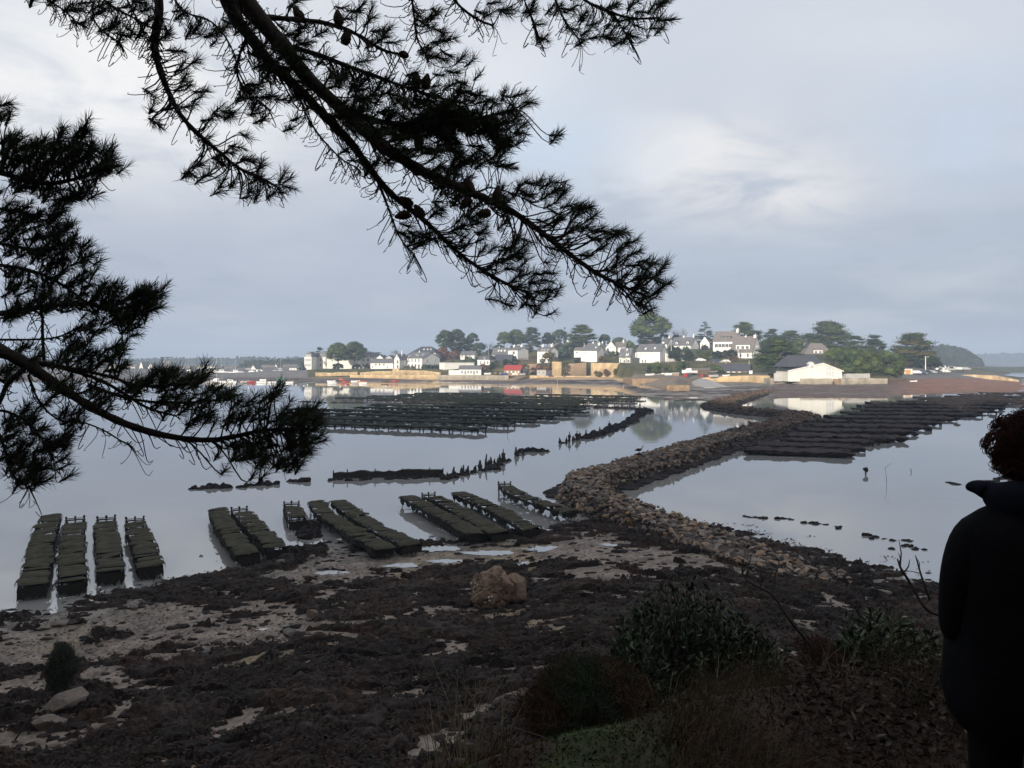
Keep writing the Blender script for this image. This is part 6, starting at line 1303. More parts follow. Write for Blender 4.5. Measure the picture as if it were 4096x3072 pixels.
def bird(px, py, z, label):
    p = G(px, py, z); root = empty('bird', p, 0, label, 'bird'); k = MB(); v, f = ICO2; k.add(v*np.array([.26, .12, .13])+np.array([0, 0, .28]), f); k.tube([(.2, 0, .32), (.30, 0, .48), (.36, 0, .60)], [.05, .035, .04], 6); k.tube([(.36, 0, .60), (.46, 0, .59)], [.03, .006], 5); k.tube([(-.2, 0, .26), (-.38, 0, .2)], [.07, .02], 5); k.tube([(.02, .04, .2), (.02, .04, -.05)], .012, 4); k.tube([(.02, -.04, .2), (.02, -.04, -.05)], .012, 4); b = k.build('body', M_blk, root, smooth=True)
bird(2555, 1812, 1.0, 'dark cormorant perched on the far side of the causeway'); bird(2322, 1563, .7, 'dark bird on the far rack beside the marker pole')
# ---------------------------------------------------------------- the two near pines
M_pbark = pm('pine_bark', (.030, .024, .020), (.055, .042, .034), 18, .95, .01, 40)
M_needle = pm('pine_needles', (.030, .045, .020), (.045, .060, .028), 3, .75, spec=.15)
M_cone = pm('pine_cone', (.045, .030, .020), (.07, .05, .035), 20, .9)
def cv(s, ox, oy, L): return [(ox+a/s, oy+b/s) for a, b in L]
UP = [  # polyline px, radius px from-to, depth from-to
    ([(760, -330), (850, -120), (905, 0), (949, 82), (1013, 165), (1101, 272), (1203, 361), (1304, 468), (1400, 565), (1455, 640), (1509, 715), (1596, 807), (1674, 860), (1745, 925), (1831, 1011), (1940, 1089), (2042, 1144), (2128, 1176)], 36, 4, 4.7, 5.6),
    ([(850, -300), (920, -90), (987, 19), (1076, 120), (1158, 215), (1221, 304), (1316, 390), (1470, 533), (1580, 619), (1682, 682), (1784, 729), (1878, 768), (1972, 807), (2066, 854), (2160, 925), (2270, 1011), (2379, 1089), (2489, 1145), (2583, 1181)], 52, 4, 4.6, 5.3),
    ([(1130, 180), (1196, 196), (1298, 227), (1392, 266), (1486, 298), (1588, 337), (1682, 368), (1784, 400), (1860, 410)], 15, 4, 4.9, 5.2),
    ([(1221, 300), (1330, 410), (1439, 470), (1596, 502), (1745, 502), (1901, 480), (2058, 435)], 26, 4, 4.9, 5.3),
    ([(1040, 60), (1070, 70), (1196, 78), (1329, 94), (1439, 141), (1533, 204), (1588, 214), (1607, 216)], 17, 3.5, 4.9, 5.1),
    ([(1700, -200), (1815, 0), (1862, 47), (1925, 86), (1972, 102)], 8, 4, 5.2, 5.3),
    ([(1600, -160), (1650, 0), (1658, 78), (1666, 157), (1705, 227)], 7, 3, 5.2, 5.3),
    ([(2150, -160), (2332, 0), (2411, 39), (2528, 78), (2630, 71)], 9, 4, 5.4, 5.4),
    ([(2040, -160), (2097, 0), (2128, 78), (2144, 141)], 5, 2.5, 5.4, 5.4), ([(2150, -150), (2222, 0), (2254, 78), (2316, 157)], 6, 3, 5.3, 5.4), ([(2380, 20), (2450, 47), (2489, 117), (2520, 157)], 5, 3, 5.4, 5.4),
    ([(600, -300), (639, 0), (633, 82), (617, 165), (623, 221), (645, 297), (671, 361), (702, 430), (753, 500), (816, 557), (886, 614), (949, 671), (1038, 709), (1108, 747)], 25, 3.5, 5.0, 5.5),
    ([(330, -160), (411, 0), (468, 38), (544, 76), (620, 120)], 7, 3, 5.2, 5.2), ([(120, -140), (190, 0), (253, 38), (297, 76)], 5, 2.5, 5.2, 5.2), ([(350, -140), (380, 0), (367, 38), (380, 95), (430, 139), (481, 171)], 4, 2.5, 5.2, 5.2),
    ([(470, -120), (506, 0), (538, 57), (570, 120), (600, 150)], 4, 2.5, 5.2, 5.1), ([(640, -120), (696, 0), (747, 57), (823, 70), (886, 120), (937, 209), (949, 278)], 5, 3, 5.1, 5.2),
    ([(987, 150), (956, 221), (943, 285), (968, 348), (1076, 437)], 7, 3, 4.9, 5.1), ([(1190, 360), (1222, 456), (1272, 538), (1329, 601), (1380, 649), (1430, 670)], 5, 2.5, 5.0, 5.1), ([(1500, 700), (1560, 850), (1600, 960), (1660, 1020)], 5, 2.5, 5.2, 5.3),
    ([(1784, 725), (1860, 735), (1900, 775), (1960, 745), (2040, 770), (2110, 800)], 4, 2.5, 5.1, 5.2)]
TU = cv(1.58, 0, 0, [(500, 140), (470, 60), (620, 100), (650, 190), (770, 230), (880, 220), (920, 60), (760, 50), (720, 140), (930, 140), (1060, 220), (1130, 100), (1200, 220), (1110, 330), (1220, 400), (1330, 230), (1170, 500), (1140, 560), (1270, 590), (960, 680), (980, 780), (1170, 680), (1300, 760), (1390, 740), (1430, 720), (1480, 930), (1450, 960), (1240, 1050), (1310, 1110), (1180, 1110), (1380, 1020), (1400, 1160), (1460, 1180), (1550, 1020), (1640, 1060), (1600, 1150), (1570, 1210), (1620, 1250), (1720, 1230), (1780, 1120), (1820, 1180), (1660, 1140), (1520, 620), (1600, 690), (1640, 760), (1820, 810), (1600, 540), (1560, 560), (1700, 440), (1880, 220), (1440, 140), (1240, 190), (1770, 640), (1850, 620), (1680, 620), (1380, 180), (330, 10), (420, 50), (640, 30), (540, 20), (880, 20)]) + \
    cv(1.276, 1000, 0, [(520, 60), (600, 110), (640, 160), (690, 160), (660, 210), (560, 310), (490, 100), (850, 60), (880, 120), (930, 80), (960, 150), (1010, 200), (960, 220), (980, 300), (920, 290), (880, 250), (1180, 70), (1300, 50), (1240, 20), (1420, 60), (1480, 190), (1440, 20), (1560, 60), (1620, 40), (1700, 90), (1680, 220), (1760, 190), (1820, 200), (1900, 210), (1950, 180), (2000, 60), (2080, 50), (2120, 100), (2060, 150), (1850, 30), (1940, 30), (2100, 20), (1640, 150), (1900, 110), (1740, 130), (1070, 310), (1030, 370), (1080, 420), (1010, 440), (1090, 470),
    (590, 420), (560, 460), (680, 420), (640, 480), (800, 420), (720, 500), (860, 510), (780, 540), (930, 520), (1000, 530), (1050, 500), (1120, 510), (1160, 490), (1240, 520), (1300, 490), (1380, 490), (1400, 530), (1330, 560), (1260, 590), (1200, 620), (1120, 600), (1060, 600), (980, 600), (900, 600), (850, 640), (780, 620), (720, 600), (1350, 610), (1370, 690), (1320, 720), (1270, 730), (1180, 660), (1100, 670), (1150, 830), (1180, 840), (1100, 820), (1050, 780), (1000, 740), (930, 780), (1190, 780), (980, 680), (880, 700), (1040, 700),
    (640, 840), (600, 880), (960, 960), (1000, 990), (1040, 1040), (960, 1060), (930, 1100), (1050, 1130), (1120, 1120), (1150, 1150), (1180, 1180), (1060, 1170), (880, 1200), (830, 1230), (930, 1220), (780, 1200), (850, 1260), (1030, 1260), (1100, 1260), (1180, 1290), (1240, 1280), (1280, 1330), (1340, 1310), (1380, 1280), (1330, 1380), (1400, 1400), (1470, 1400), (1520, 1430), (1530, 1480), (1480, 1500), (1410, 1520), (1380, 1470), (1440, 1560), (1310, 1550), (1500, 1530), (1450, 1450),
    (1360, 980), (1440, 930), (1470, 940), (1410, 990), (1500, 1000), (1560, 970), (1590, 1000), (1530, 1050), (1620, 1060), (1700, 1060), (1720, 1060), (1650, 1110), (1740, 1110), (1700, 1160), (1790, 1180), (1840, 1190), (1750, 1220), (1860, 1210), (1800, 1260), (1900, 1260), (1950, 1240), (1960, 1290), (1880, 1330), (1960, 1350), (2040, 1350), (2100, 1380), (2090, 1440), (2040, 1420), (1980, 1420), (2080, 1490), (2010, 1480), (1990, 1540), (1940, 1500), (1900, 1420), (1550, 1270), (1600, 1250), (1340, 1250), (1300, 1270), (1350, 1230), (1290, 1150), (1700, 1310), (1840, 1380), (2000, 1560), (1500, 1140), (1560, 1130), (1640, 1180)])
LO = [([(-260, 640), (0, 688), (86, 717), (200, 739), (298, 717), (367, 694), (435, 648)], 15, 5, 4.9, 5.2), ([(-200, 950), (0, 974), (86, 991), (172, 1003), (230, 985), (280, 960)], 9, 3, 5.0, 5.2), ([(-200, 1040), (0, 1060), (115, 1077), (229, 1123), (344, 1209)], 9, 5, 5.0, 5.2),
      ([(-260, 1290), (0, 1255), (172, 1226), (344, 1209), (458, 1243), (573, 1209), (620, 1180)], 16, 4, 4.9, 5.1),
      ([(-300, 1300), (0, 1400), (106, 1453), (176, 1506), (264, 1564), (353, 1623), (453, 1676), (558, 1717), (676, 1747), (823, 1764), (940, 1747), (1029, 1723), (1117, 1717), (1205, 1711)], 33, 5, 4.6, 5.1),
      ([(176, 1453), (294, 1482), (411, 1523), (500, 1576), (588, 1635), (705, 1664)], 11, 4, 4.8, 5.0), ([(106, 1440), (294, 1476), (447, 1506), (529, 1541), (646, 1547), (764, 1529)], 10, 4, 4.8, 5.0), ([(353, 1540), (447, 1576), (564, 1606), (705, 1611), (852, 1606), (911, 1588)], 9, 3, 4.85, 5.0),
      ([(-100, 1700), (0, 1611), (29, 1529), (88, 1482)], 12, 9, 4.7, 4.8), ([(-100, 1650), (0, 1641), (35, 1647), (118, 1688), (176, 1764), (206, 1817)], 8, 3, 4.8, 4.9), ([(-90, 1640), (0, 1729), (24, 1817), (47, 1905), (118, 1952)], 8, 3, 4.8, 4.9),
      ([(176, 1440), (170, 1347), (170, 1259)], 7, 5, 4.9, 4.9), ([(-150, 1350), (0, 1359), (118, 1359), (235, 1353), (329, 1300)], 6, 3, 5.0, 5.1), ([(112, 1500), (153, 1611), (235, 1688), (318, 1682), (423, 1723), (482, 1764), (517, 1776)], 5, 2.5, 4.8, 4.9), ([(-120, 860), (0, 830), (100, 850), (200, 890)], 8, 3, 5, 5.2)]
TL = cv(1.746, 0, 350, [(10, 130), (15, 210), (50, 370), (100, 360), (150, 430), (100, 460), (30, 440), (230, 460), (290, 400), (420, 340), (400, 380), (350, 420), (540, 330), (590, 320), (570, 370), (500, 400), (310, 450), (260, 520), (200, 540), (450, 450), (640, 460), (600, 480), (750, 450), (770, 500), (720, 520), (700, 560), (660, 590), (790, 540), (680, 620), (560, 520), (450, 520), (380, 480), (340, 540), (130, 540), (50, 560), (560, 600), (480, 580), (410, 600), (300, 620), (200, 620), (100, 640), (630, 700), (560, 740), (600, 760), (500, 790), (440, 720), (330, 760), (380, 820), (420, 870), (360, 900), (250, 720), (200, 700), (130, 730), (220, 900), (170, 850), (250, 900), (100, 880), (40, 840), (60, 940), (450, 980), (480, 980), (400, 1030), (340, 960), (300, 1040), (250, 1060), (480, 1090), (500, 1110), (430, 1130), (380, 1130), (330, 1100), (580, 1210), (590, 1230), (530, 1240), (600, 1330), (560, 1340), (450, 1240), (400, 1220), (420, 1300), (330, 1250), (280, 1180), (230, 1150), (160, 1180), (80, 1150), (40, 1060), (100, 1000), (180, 1000), (140, 1300), (60, 1290), (200, 1400), (260, 1420), (350, 1420), (330, 1340), (100, 1400), (40, 1440), (720, 1390), (760, 1400), (690, 1440), (740, 1470), (800, 1420), (650, 1480), (930, 1460), (1000, 1430), (1060, 1450), (1100, 1460), (1080, 1500), (1020, 1530), (950, 1520), (880, 1560), (850, 1500), (760, 1530), (1000, 1480), (560, 1450), (480, 1450), (400, 1480), (300, 1480), (480, 1380)]) + \
    cv(1.7015, 0, 1200, [(100, 60), (200, 40), (350, 60), (450, 30), (560, 50), (680, 60), (780, 90), (860, 130), (900, 190), (860, 200), (830, 160), (750, 150), (880, 120), (1000, 60), (930, 60), (620, 150), (560, 210), (600, 180), (50, 120), (120, 90), (300, 60), (140, 350), (500, 330), (530, 340), (460, 370), (650, 370), (760, 330), (800, 340), (700, 410), (610, 430), (780, 400), (830, 460), (400, 400), (250, 400), (560, 400), (1050, 510), (1100, 530), (1160, 500), (990, 540), (1260, 560), (1330, 530), (1360, 550), (1000, 580), (900, 600), (820, 620), (940, 650), (1200, 580), (1100, 600), (1300, 600), (1460, 620), (1520, 640), (1480, 670), (1400, 620), (1560, 660), (1380, 720), (1300, 690), (1200, 660), (1120, 680), (1240, 760), (1160, 740), (1370, 790), (1310, 830), (1400, 830), (1060, 700), (700, 700), (650, 640), (720, 760), (560, 640), (470, 600), (380, 600), (330, 690), (450, 830), (480, 860), (540, 800), (420, 790), (160, 760), (200, 800), (260, 880), (340, 940), (400, 960), (440, 1000), (380, 1000), (420, 1080), (240, 900), (60, 880), (40, 820), (20, 950), (110, 1050), (170, 1020), (240, 1030), (290, 1010), (160, 1100), (210, 1130), (260, 1120), (300, 1150), (220, 1180), (270, 1230), (180, 1230), (120, 1270), (230, 1260), (60, 1150), (20, 1080), (1690, 720), (1710, 690), (1780, 760), (1840, 680), (1870, 660), (1560, 800), (1620, 820), (1660, 790), (1540, 840), (1870, 830), (1930, 790), (1900, 880), (1980, 800), (2050, 750), (2110, 760), (2150, 800), (2090, 830), (2030, 870), (2140, 870), (1960, 900), (1840, 920), (2070, 950), (2120, 970), (2160, 940), (2050, 980), (1990, 960), (1940, 1000), (1960, 1010), (1650, 1080), (1600, 1060), (1680, 1060), (1640, 1000), (1760, 1110), (1800, 1120), (1740, 1000), (1560, 1000), (1900, 1130), (1960, 1110), (2010, 1100), (1990, 1150), (1950, 1080), (1840, 1060), (1800, 1020), (80, 480), (40, 520), (120, 520)])
def needles(mb, p, d, n, L):
    """a shoot of long needles fanning out round the direction d"""
    d = np.array(d)/np.linalg.norm(d); a = np.cross(d, [0, 0, 1.0]); a /= np.linalg.norm(a)+1e-9; b = np.cross(d, a)
    ph = rng.uniform(0, 6.283, n); sp = np.abs(rng.normal(.66, .36, n)).clip(.05, 1.6); t0 = rng.uniform(-.055, .045, n); l = L*rng.uniform(.6, 1.1, n)
    back = rng.random(n) < .10; sp = np.where(back, sp+.8, sp)
    dr = d*np.cos(sp)[:, None]+(a*np.cos(ph)[:, None]+b*np.sin(ph)[:, None])*np.sin(sp)[:, None]
    s = np.cross(dr, rng.normal(size=(n, 3))); s /= np.linalg.norm(s, axis=1)[:, None]; w = .0015
    o = np.array(p)+d*t0[:, None]; m = o+dr*(l*.55)[:, None]; e = o+dr*l[:, None]
    V = np.stack([o-s*w, o+s*w, m+s*w*1.1, m-s*w*1.1, e], 1).reshape(-1, 3); k = np.arange(n)[:, None]*5
    n0 = mb.n; mb.add(V, k+[0, 1, 2, 3], (1, 1, 1)); mb.f.setdefault(3, []).append(k+[3, 2, 4]+n0)
def cone_mesh(L=.10, r=.032, round_=False):
    mb = MB(); n = 9; m = 10; V = []; 
    for i in range(m+1):
        t = i/m; rr = r*(math.sin(math.pi*min(t*.92+.08, 1))**.7 if round_ else (math.sin(math.pi*(.12+.80*t))**.8)*(1.15-.45*t))
        for k in range(n):
            q = 2*math.pi*(k+(i % 2)*.5)/n; f = 1.12 if (i+k) % 2 else .92; V.append((rr*f*math.cos(q), rr*f*math.sin(q), L*t))
    F = [(i*n+k, i*n+(k+1) % n, (i+1)*n+(k+1) % n, (i+1)*n+k) for i in range(m) for k in range(n)]
    mb.add(V, F+[tuple(range(n))[::-1], tuple(m*n+k for k in range(n))]); me = mb.mesh('pine_cone'); me.materials.append(M_cone); return me
def near_pine(label, base, trunk, BR, TF, cones, bare_k, updir):
    root = empty('pine_tree', base, 0, label, 'pine tree'); O = Vector(base); rr = random.Random(3)
    tb = MB(); tb.tube([Vector(p)-O for p in trunk], [.24-.12*i/(len(trunk)-1) for i in range(len(trunk))], 10); tb.build('trunk', M_pbark, root)
    pts = []; bo = []
    for bi, (pl, r0, r1, d0, d1) in enumerate(BR):
        n = len(pl); w = []; rad = []
        for i, (x, y) in enumerate(pl):
            d = d0+(d1-d0)*i/(n-1)+rr.uniform(-.02, .02); w.append(P(x, y, d)-O); rad.append((r0+(r1-r0)*(i/(n-1))**.6)*d/FP)
        w2 = smooth_line(w, 2); rad2 = list(np.interp(np.linspace(0, 1, len(w2)), np.linspace(0, 1, n), rad)); rad2 = [q*rr.uniform(.88, 1.15) for q in rad2]
        mb = MB(); mb.tube(w2, rad2, 8)
        for k in range(int(sum((w2[j+1]-w2[j]).length for j in range(len(w2)-1))*22)):   # knots and broken stubs
            j = rr.randrange(len(w2)); v = Vector([rr.gauss(0, 1) for _ in range(3)]).normalized(); mb.tube([w2[j], w2[j]+v*(rad2[j]+rr.uniform(.006, .02))], [.005, .003], 4)
        if r0 > 4 and (pl[0][0] < 0 or pl[0][1] < 0):      # joins the limb to the trunk outside the view
            T0 = min([Vector(p)-O for p in trunk], key=lambda q: (q-w2[0]).length+abs(q.z-w2[0].z)*2-.0); mid = T0.lerp(w2[0], .5)+Vector((0, 0, .25)); mb.tube([T0, mid, w2[0]], [rad2[0]*1.6, rad2[0]*1.25, rad2[0]], 8)
        bo.append([mb, MB()])
        for j, q in enumerate(w2):
            a, b = (w2[j].x+O.x)/(w2[j].y+O.y)*FP+CX, HY-(w2[j].z+O.z-CH)/(w2[j].y+O.y)*FP; pts.append((a, b, bi, j, w2, rad2))
    A = np.array([(p[0], p[1]) for p in pts])
    def twig(x, y, tuft=True, L=.092, nn=104, thin=1):
        dd = np.hypot(A[:, 0]-x, A[:, 1]-y); k = int(np.argmin(dd+rng.uniform(0, 25, len(dd)))); a, b, bi, j, w2, rad2 = pts[k]
        back = int(len(w2)*.07+1); j = max(0, j-rr.randint(0, back)); s = w2[j]; dep = s.y+O.y+rr.uniform(-.22, .22); e = P(x, y, dep)-O
        t = (w2[min(j+1, len(w2)-1)]-w2[max(j-1, 0)]).normalized(); D = (e-s).length
        c1 = s+t*D*.35+Vector((0, rr.uniform(-.05, .05), -.12*D)); up = Vector((rr.uniform(.2, .8), rr.uniform(-.4, .4), rr.uniform(.1, .7) if updir else rr.uniform(-.35, .6)))
        c2 = e-up.normalized()*D*.35+Vector((0, 0, -.05*D)); P4 = []
        for q in np.linspace(0, 1, 7): P4.append(s*(1-q)**3+c1*3*q*(1-q)**2+c2*3*q*q*(1-q)+e*q**3)
        if D > .015: bo[bi][0].tube(P4, [thin*max(.0038, min(rad2[j]*.6, .006))*(1-.35*q) for q in np.linspace(0, 1, 7)], 5)
        if tuft:
            bo[bi][0].tube([e-up.normalized()*.045, e, e+up.normalized()*.03], [.004, .0075, .004], 5)
            dr = (P4[-1]-P4[-2]).normalized()*.35+up.normalized()*.75; needles(bo[bi][1], e, dr, nn, L*rr.uniform(.8, 1.15))
    for (x, y) in TF:
        twig(x+rr.uniform(-6, 6), y+rr.uniform(-6, 6))
        for _ in range(1+(rr.random() < .4) if updir else (rr.random() < .8)): twig(x+rr.gauss(0, 32), y+rr.gauss(0, 26), nn=62, L=.095)
    for _ in range(bare_k):          # bare looping twigs
        k = rr.randrange(len(pts)); x, y = pts[k][0], pts[k][1]; x += rr.gauss(0, 52); y += abs(rr.gauss(0, 55))*(1 if rr.random() < .62 else -1)
        if y > -40: twig(x, y, False, thin=.65)
    # curled dead shoots hanging below the limbs
    for _ in range(bare_k//4):
        k = rr.randrange(len(pts)); a, b, bi, j, w2, rad2 = pts[k]; s = w2[j]; L = rr.uniform(.06, .2); sg = rr.choice((-1, 1)); q = []
        for t in np.linspace(0, 1, 9): q.append(s+Vector((sg*.45*L*math.sin(t*2.6), 0, -L*math.sin(t*2.2))))
        bo[bi][0].tube(q, [.0036-.0012*t for t in np.linspace(0, 1, 9)], 4)
    for mb, nb in bo:
        b_ = mb.build('bough', M_pbark, root, smooth=True)
        if nb.n: nb.build('needles', M_needle, b_)
    cm = cone_mesh(); cr = cone_mesh(.05, .034, True)
    for (x, y, d, rx, ry, rd) in cones:
        o = link('pine_cone', cr if rd else cm, None, root, P(x, y, d)-O); o.rotation_euler = (rx, ry, 0)
    return root
CO = [(a, b) for a, b in cv(1.276, 1000, 0, [(850, 445), (893, 455), (455, 130), (270, 105), (1130, 990), (1125, 1010), (1230, 1085), (1260, 1030), (815, 1090), (885, 1110), (830, 1050), (870, 700), (480, 230)])]
RX = [0, .1, .1, .2, 0, 0, 0, .3, 0, 0, .2, 2.9, .3]; RY = [0, .2, -.1, -.6, -.2, 3.9, -1.7, .1, -1.8, -.6, -1.0, .2, .4]
cones = [(x, y, 5.0, RX[i], RY[i], False) for i, (x, y) in enumerate(CO)]+[(1612, 232, 5.1, 0, 0.2, True)]
_r2 = random.Random(9)
for _ in range(80): TU.append((_r2.gauss(1780, 170), _r2.gauss(500, 62)))
for _ in range(60): _t = _r2.random(); TU.append((1000+1000*_t+_r2.gauss(0, 60), 120+690*_t+_r2.gauss(0, 60)))
near_pine('dark pine boughs with cones hanging across the top of the view', (-4.6, -.6, 7.3), [(-4.6, -.6, 7.0), (-4.5, -.4, 9.5), (-4.2, 0, 12), (-3.9, .5, 14), (-3.4, 1.2, 16)], UP, TU, cones, 1700, False)
near_pine('dark needle laden pine boughs filling the left edge of the view', (-5.6, 3.4, 5.2), [(-5.6, 3.4, 4.6), (-5.6, 3.5, 7.5), (-5.5, 3.6, 9.5), (-5.5, 3.7, 12.5)], LO, TL, [(998, 1770, 5.0, 0, 2.9, False), (1010, 1775, 5.0, .2, 3.4, False)], 450, True)
# ---------------------------------------------------------------- near vegetation on the bank
M_lf = pm('glossy_leaves', (1.1, 1.1, 1.1), (.7, .75, .7), 20, .5, attr=True, spec=.32)
M_twig = pm('grey_twig', (.085, .075, .062), (.05, .042, .036), 20, .9)
M_grass = pm('dry_grass', (1.1, 1.1, 1.1), (.7, .7, .7), 8, .85, attr=True, spec=.15)
def nzp(x, y): return float(near_z(np.array([x], float), np.array([y], float))[0][0])
def leaf(mb, p, d, L, w, col, up=None):
    """one pointed leaf folded along its rib"""
    d = Vector(d).normalized(); s = d.cross(up or Vector([rnd.gauss(0, 1) for _ in range(3)])).normalized(); n = s.cross(d); p = Vector(p)
    v = [p, p+d*L*.35+s*w+n*w*.25, p+d*L*.75+s*w*.75+n*w*.2-n*L*.03, p+d*L-n*L*.08, p+d*L*.75-s*w*.75+n*w*.2-n*L*.03, p+d*L*.35-s*w+n*w*.25, p+d*L*.4, p+d*L*.75-n*L*.02]
    mb.add([tuple(q) for q in v], [(0, 1, 6), (1, 2, 7, 6), (2, 3, 7), (0, 6, 5), (6, 7, 4, 5), (7, 3, 4)], col)
def leafy_shrub(label, cx, cy, py0, py1, rxp, d, nst, Lf, cols, dz=.5, name='shrub'):
    c = P(cx, (py0+py1)/2, d); rz = (py1-py0)/2/FP*d; rx = rxp/FP*d; gz = min(nzp(c.x, d), c.z-rz*.6); root = empty(name, (c.x, c.y, gz), 0, label, 'shrub'); O = Vector((c.x, c.y, gz)); st = MB(); lf = MB()
    for i in range(nst):
        while True:
            v = Vector((rnd.uniform(-1, 1), rnd.uniform(-1, 1), rnd.uniform(-1, 1)))
            if .35 < v.length < 1: break
        e = c-O+Vector((v.x*rx, v.y*dz, v.z*rz*(1-.35*abs(v.x)))); s = Vector((rnd.gauss(0, rx*.25), rnd.gauss(0, dz*.3), 0)); m = s.lerp(e, .55)+Vector((rnd.gauss(0, .06), rnd.gauss(0, .06), -.02))
        pts = [s, s.lerp(m, .5)+Vector((0, 0, .05)), m, m.lerp(e, .6), e]; st.tube(pts, [.008, .007, .005, .004, .0025], 4); dr = (e-m).normalized()
        for k in range(rnd.randint(13, 20)):
            t = rnd.uniform(0, 1)**.6; p = m.lerp(e, t); a = Vector([rnd.gauss(0, 1) for _ in range(3)]); a = (a-dr*a.dot(dr)).normalized(); dd = dr*rnd.uniform(.35, 1.0)+a*.8+Vector((0, 0, .15)); q = rnd.uniform(.55, 1.4)
            leaf(lf, p, dd, Lf*rnd.uniform(.6, 1.15), Lf*.16, np.array(cols[rnd.randrange(len(cols))])*q)
    st.build('stems', M_twig, root); lf.build('foliage', M_lf, root)
GL = [(.034, .054, .024), (.044, .066, .030), (.026, .042, .020), (.062, .080, .036)]
leafy_shrub('large glossy leaved green shrub on the bank below the rubble', 2750, 0, 2300, 2800, 290, 4.9, 380, .052, GL)
leafy_shrub('left flank of low dark leaves beside the large glossy shrub', 2560, 0, 2480, 2850, 130, 4.6, 130, .05, GL)
leafy_shrub('right flank of pale streaked leaves beside the large glossy shrub', 2990, 0, 2460, 2800, 170, 4.8, 170, .05, GL[:2]+[(.075, .085, .06)])
leafy_shrub('yellow green broad leaved shrub beside the standing person', 3590, 0, 2440, 2800, 190, 4.3, 170, .055, [(.06, .085, .032), (.045, .065, .028), (.09, .10, .06)])
leafy_shrub('small leafy sprig shrub between the two large shrubs', 3420, 0, 2500, 2720, 70, 4.4, 22, .07, GL, .2)
leafy_shrub('low dark leaves at the foot of the person', 3700, 0, 2760, 3000, 190, 3.6, 60, .06, [(.04, .045, .028), (.03, .034, .022)], .3)
def gorse(label, cx, py0, py1, rxp, d, n, cols):
    c = P(cx, (py0+py1)/2, d); rz = (py1-py0)/2/FP*d; rx = rxp/FP*d; gz = min(nzp(c.x, d), c.z-rz*.7) if d < 9 else c.z-rz*.8; root = empty('bush', (c.x, c.y, gz), 0, label, 'bush'); O = Vector((c.x, c.y, gz)); mb = MB(); st = MB(); cc = c-O
    for i in range(70):
        v = Vector((rnd.gauss(0, .5), rnd.gauss(0, .5), rnd.uniform(-.6, .9))); e = cc+Vector((v.x*rx, v.y*.4, v.z*rz)); st.tube([(0, 0, 0), e*.5+Vector((0, 0, -.03)), e], [.006, .005, .002], 4)
    k = rng.normal(size=(n, 3)); k /= np.linalg.norm(k, axis=1)[:, None]; k *= (rng.random(n)**.4)[:, None]*(.55+.9*fbm(k[:, 0]*2.2+cx, k[:, 2]*2.2+k[:, 1], 5, 3))[:, None]; p = np.array(cc)+k*np.array([rx, .45, rz])
    d_ = rng.normal(size=(n, 3)); d_[:, 2] = np.abs(d_[:, 2])+.3; d_ /= np.linalg.norm(d_, axis=1)[:, None]; L = rng.uniform(.03, .075, n)*max(1, d/7); s = np.cross(d_, rng.normal(size=(n, 3))); s /= np.linalg.norm(s, axis=1)[:, None]; w = .0022*max(1, d/5)
    V = np.stack([p-s*w, p+s*w, p+d_*L[:, None]], 1).reshape(-1, 3); cl = np.array(cols)[(fbm(k[:, 0]*2+9, k[:, 2]*2, 3, 2)*len(cols)*.999).astype(int).clip(0, len(cols)-1)]*rng.uniform(.5, 1.5, n)[:, None]
    mb.add(V, np.arange(n*3).reshape(n, 3), np.repeat(cl, 3, 0)); st.build('stems', M_twig, root); mb.build('foliage', M_grass, root)
gorse('rusty brown and green heathy bush left of the glossy shrub', 2330, 2690, 2950, 260, 4.1, 26000, [(.085, .038, .022), (.030, .042, .022), (.06, .035, .022), (.026, .034, .020)])
gorse('reddish dead bush between the two leafy shrubs', 3330, 2600, 2760, 90, 4.4, 6000, [(.065, .032, .024), (.045, .028, .018)])
gorse('dark little fir like sprig at the lower left', 245, 2600, 2760, 45, 18.0, 9000, [(.030, .040, .022), (.040, .048, .026)])
leafy_shrub('trailing low leaves in front of the large glossy shrub', 2850, 0, 2760, 2960, 260, 4.0, 90, .045, [(.045, .042, .024), (.032, .036, .018), (.06, .045, .028)], .25)
leafy_shrub('thin brown leaved sprays between grass and leaf litter', 3250, 0, 2780, 3000, 230, 3.8, 80, .04, [(.055, .035, .022), (.035, .028, .018)], .25)
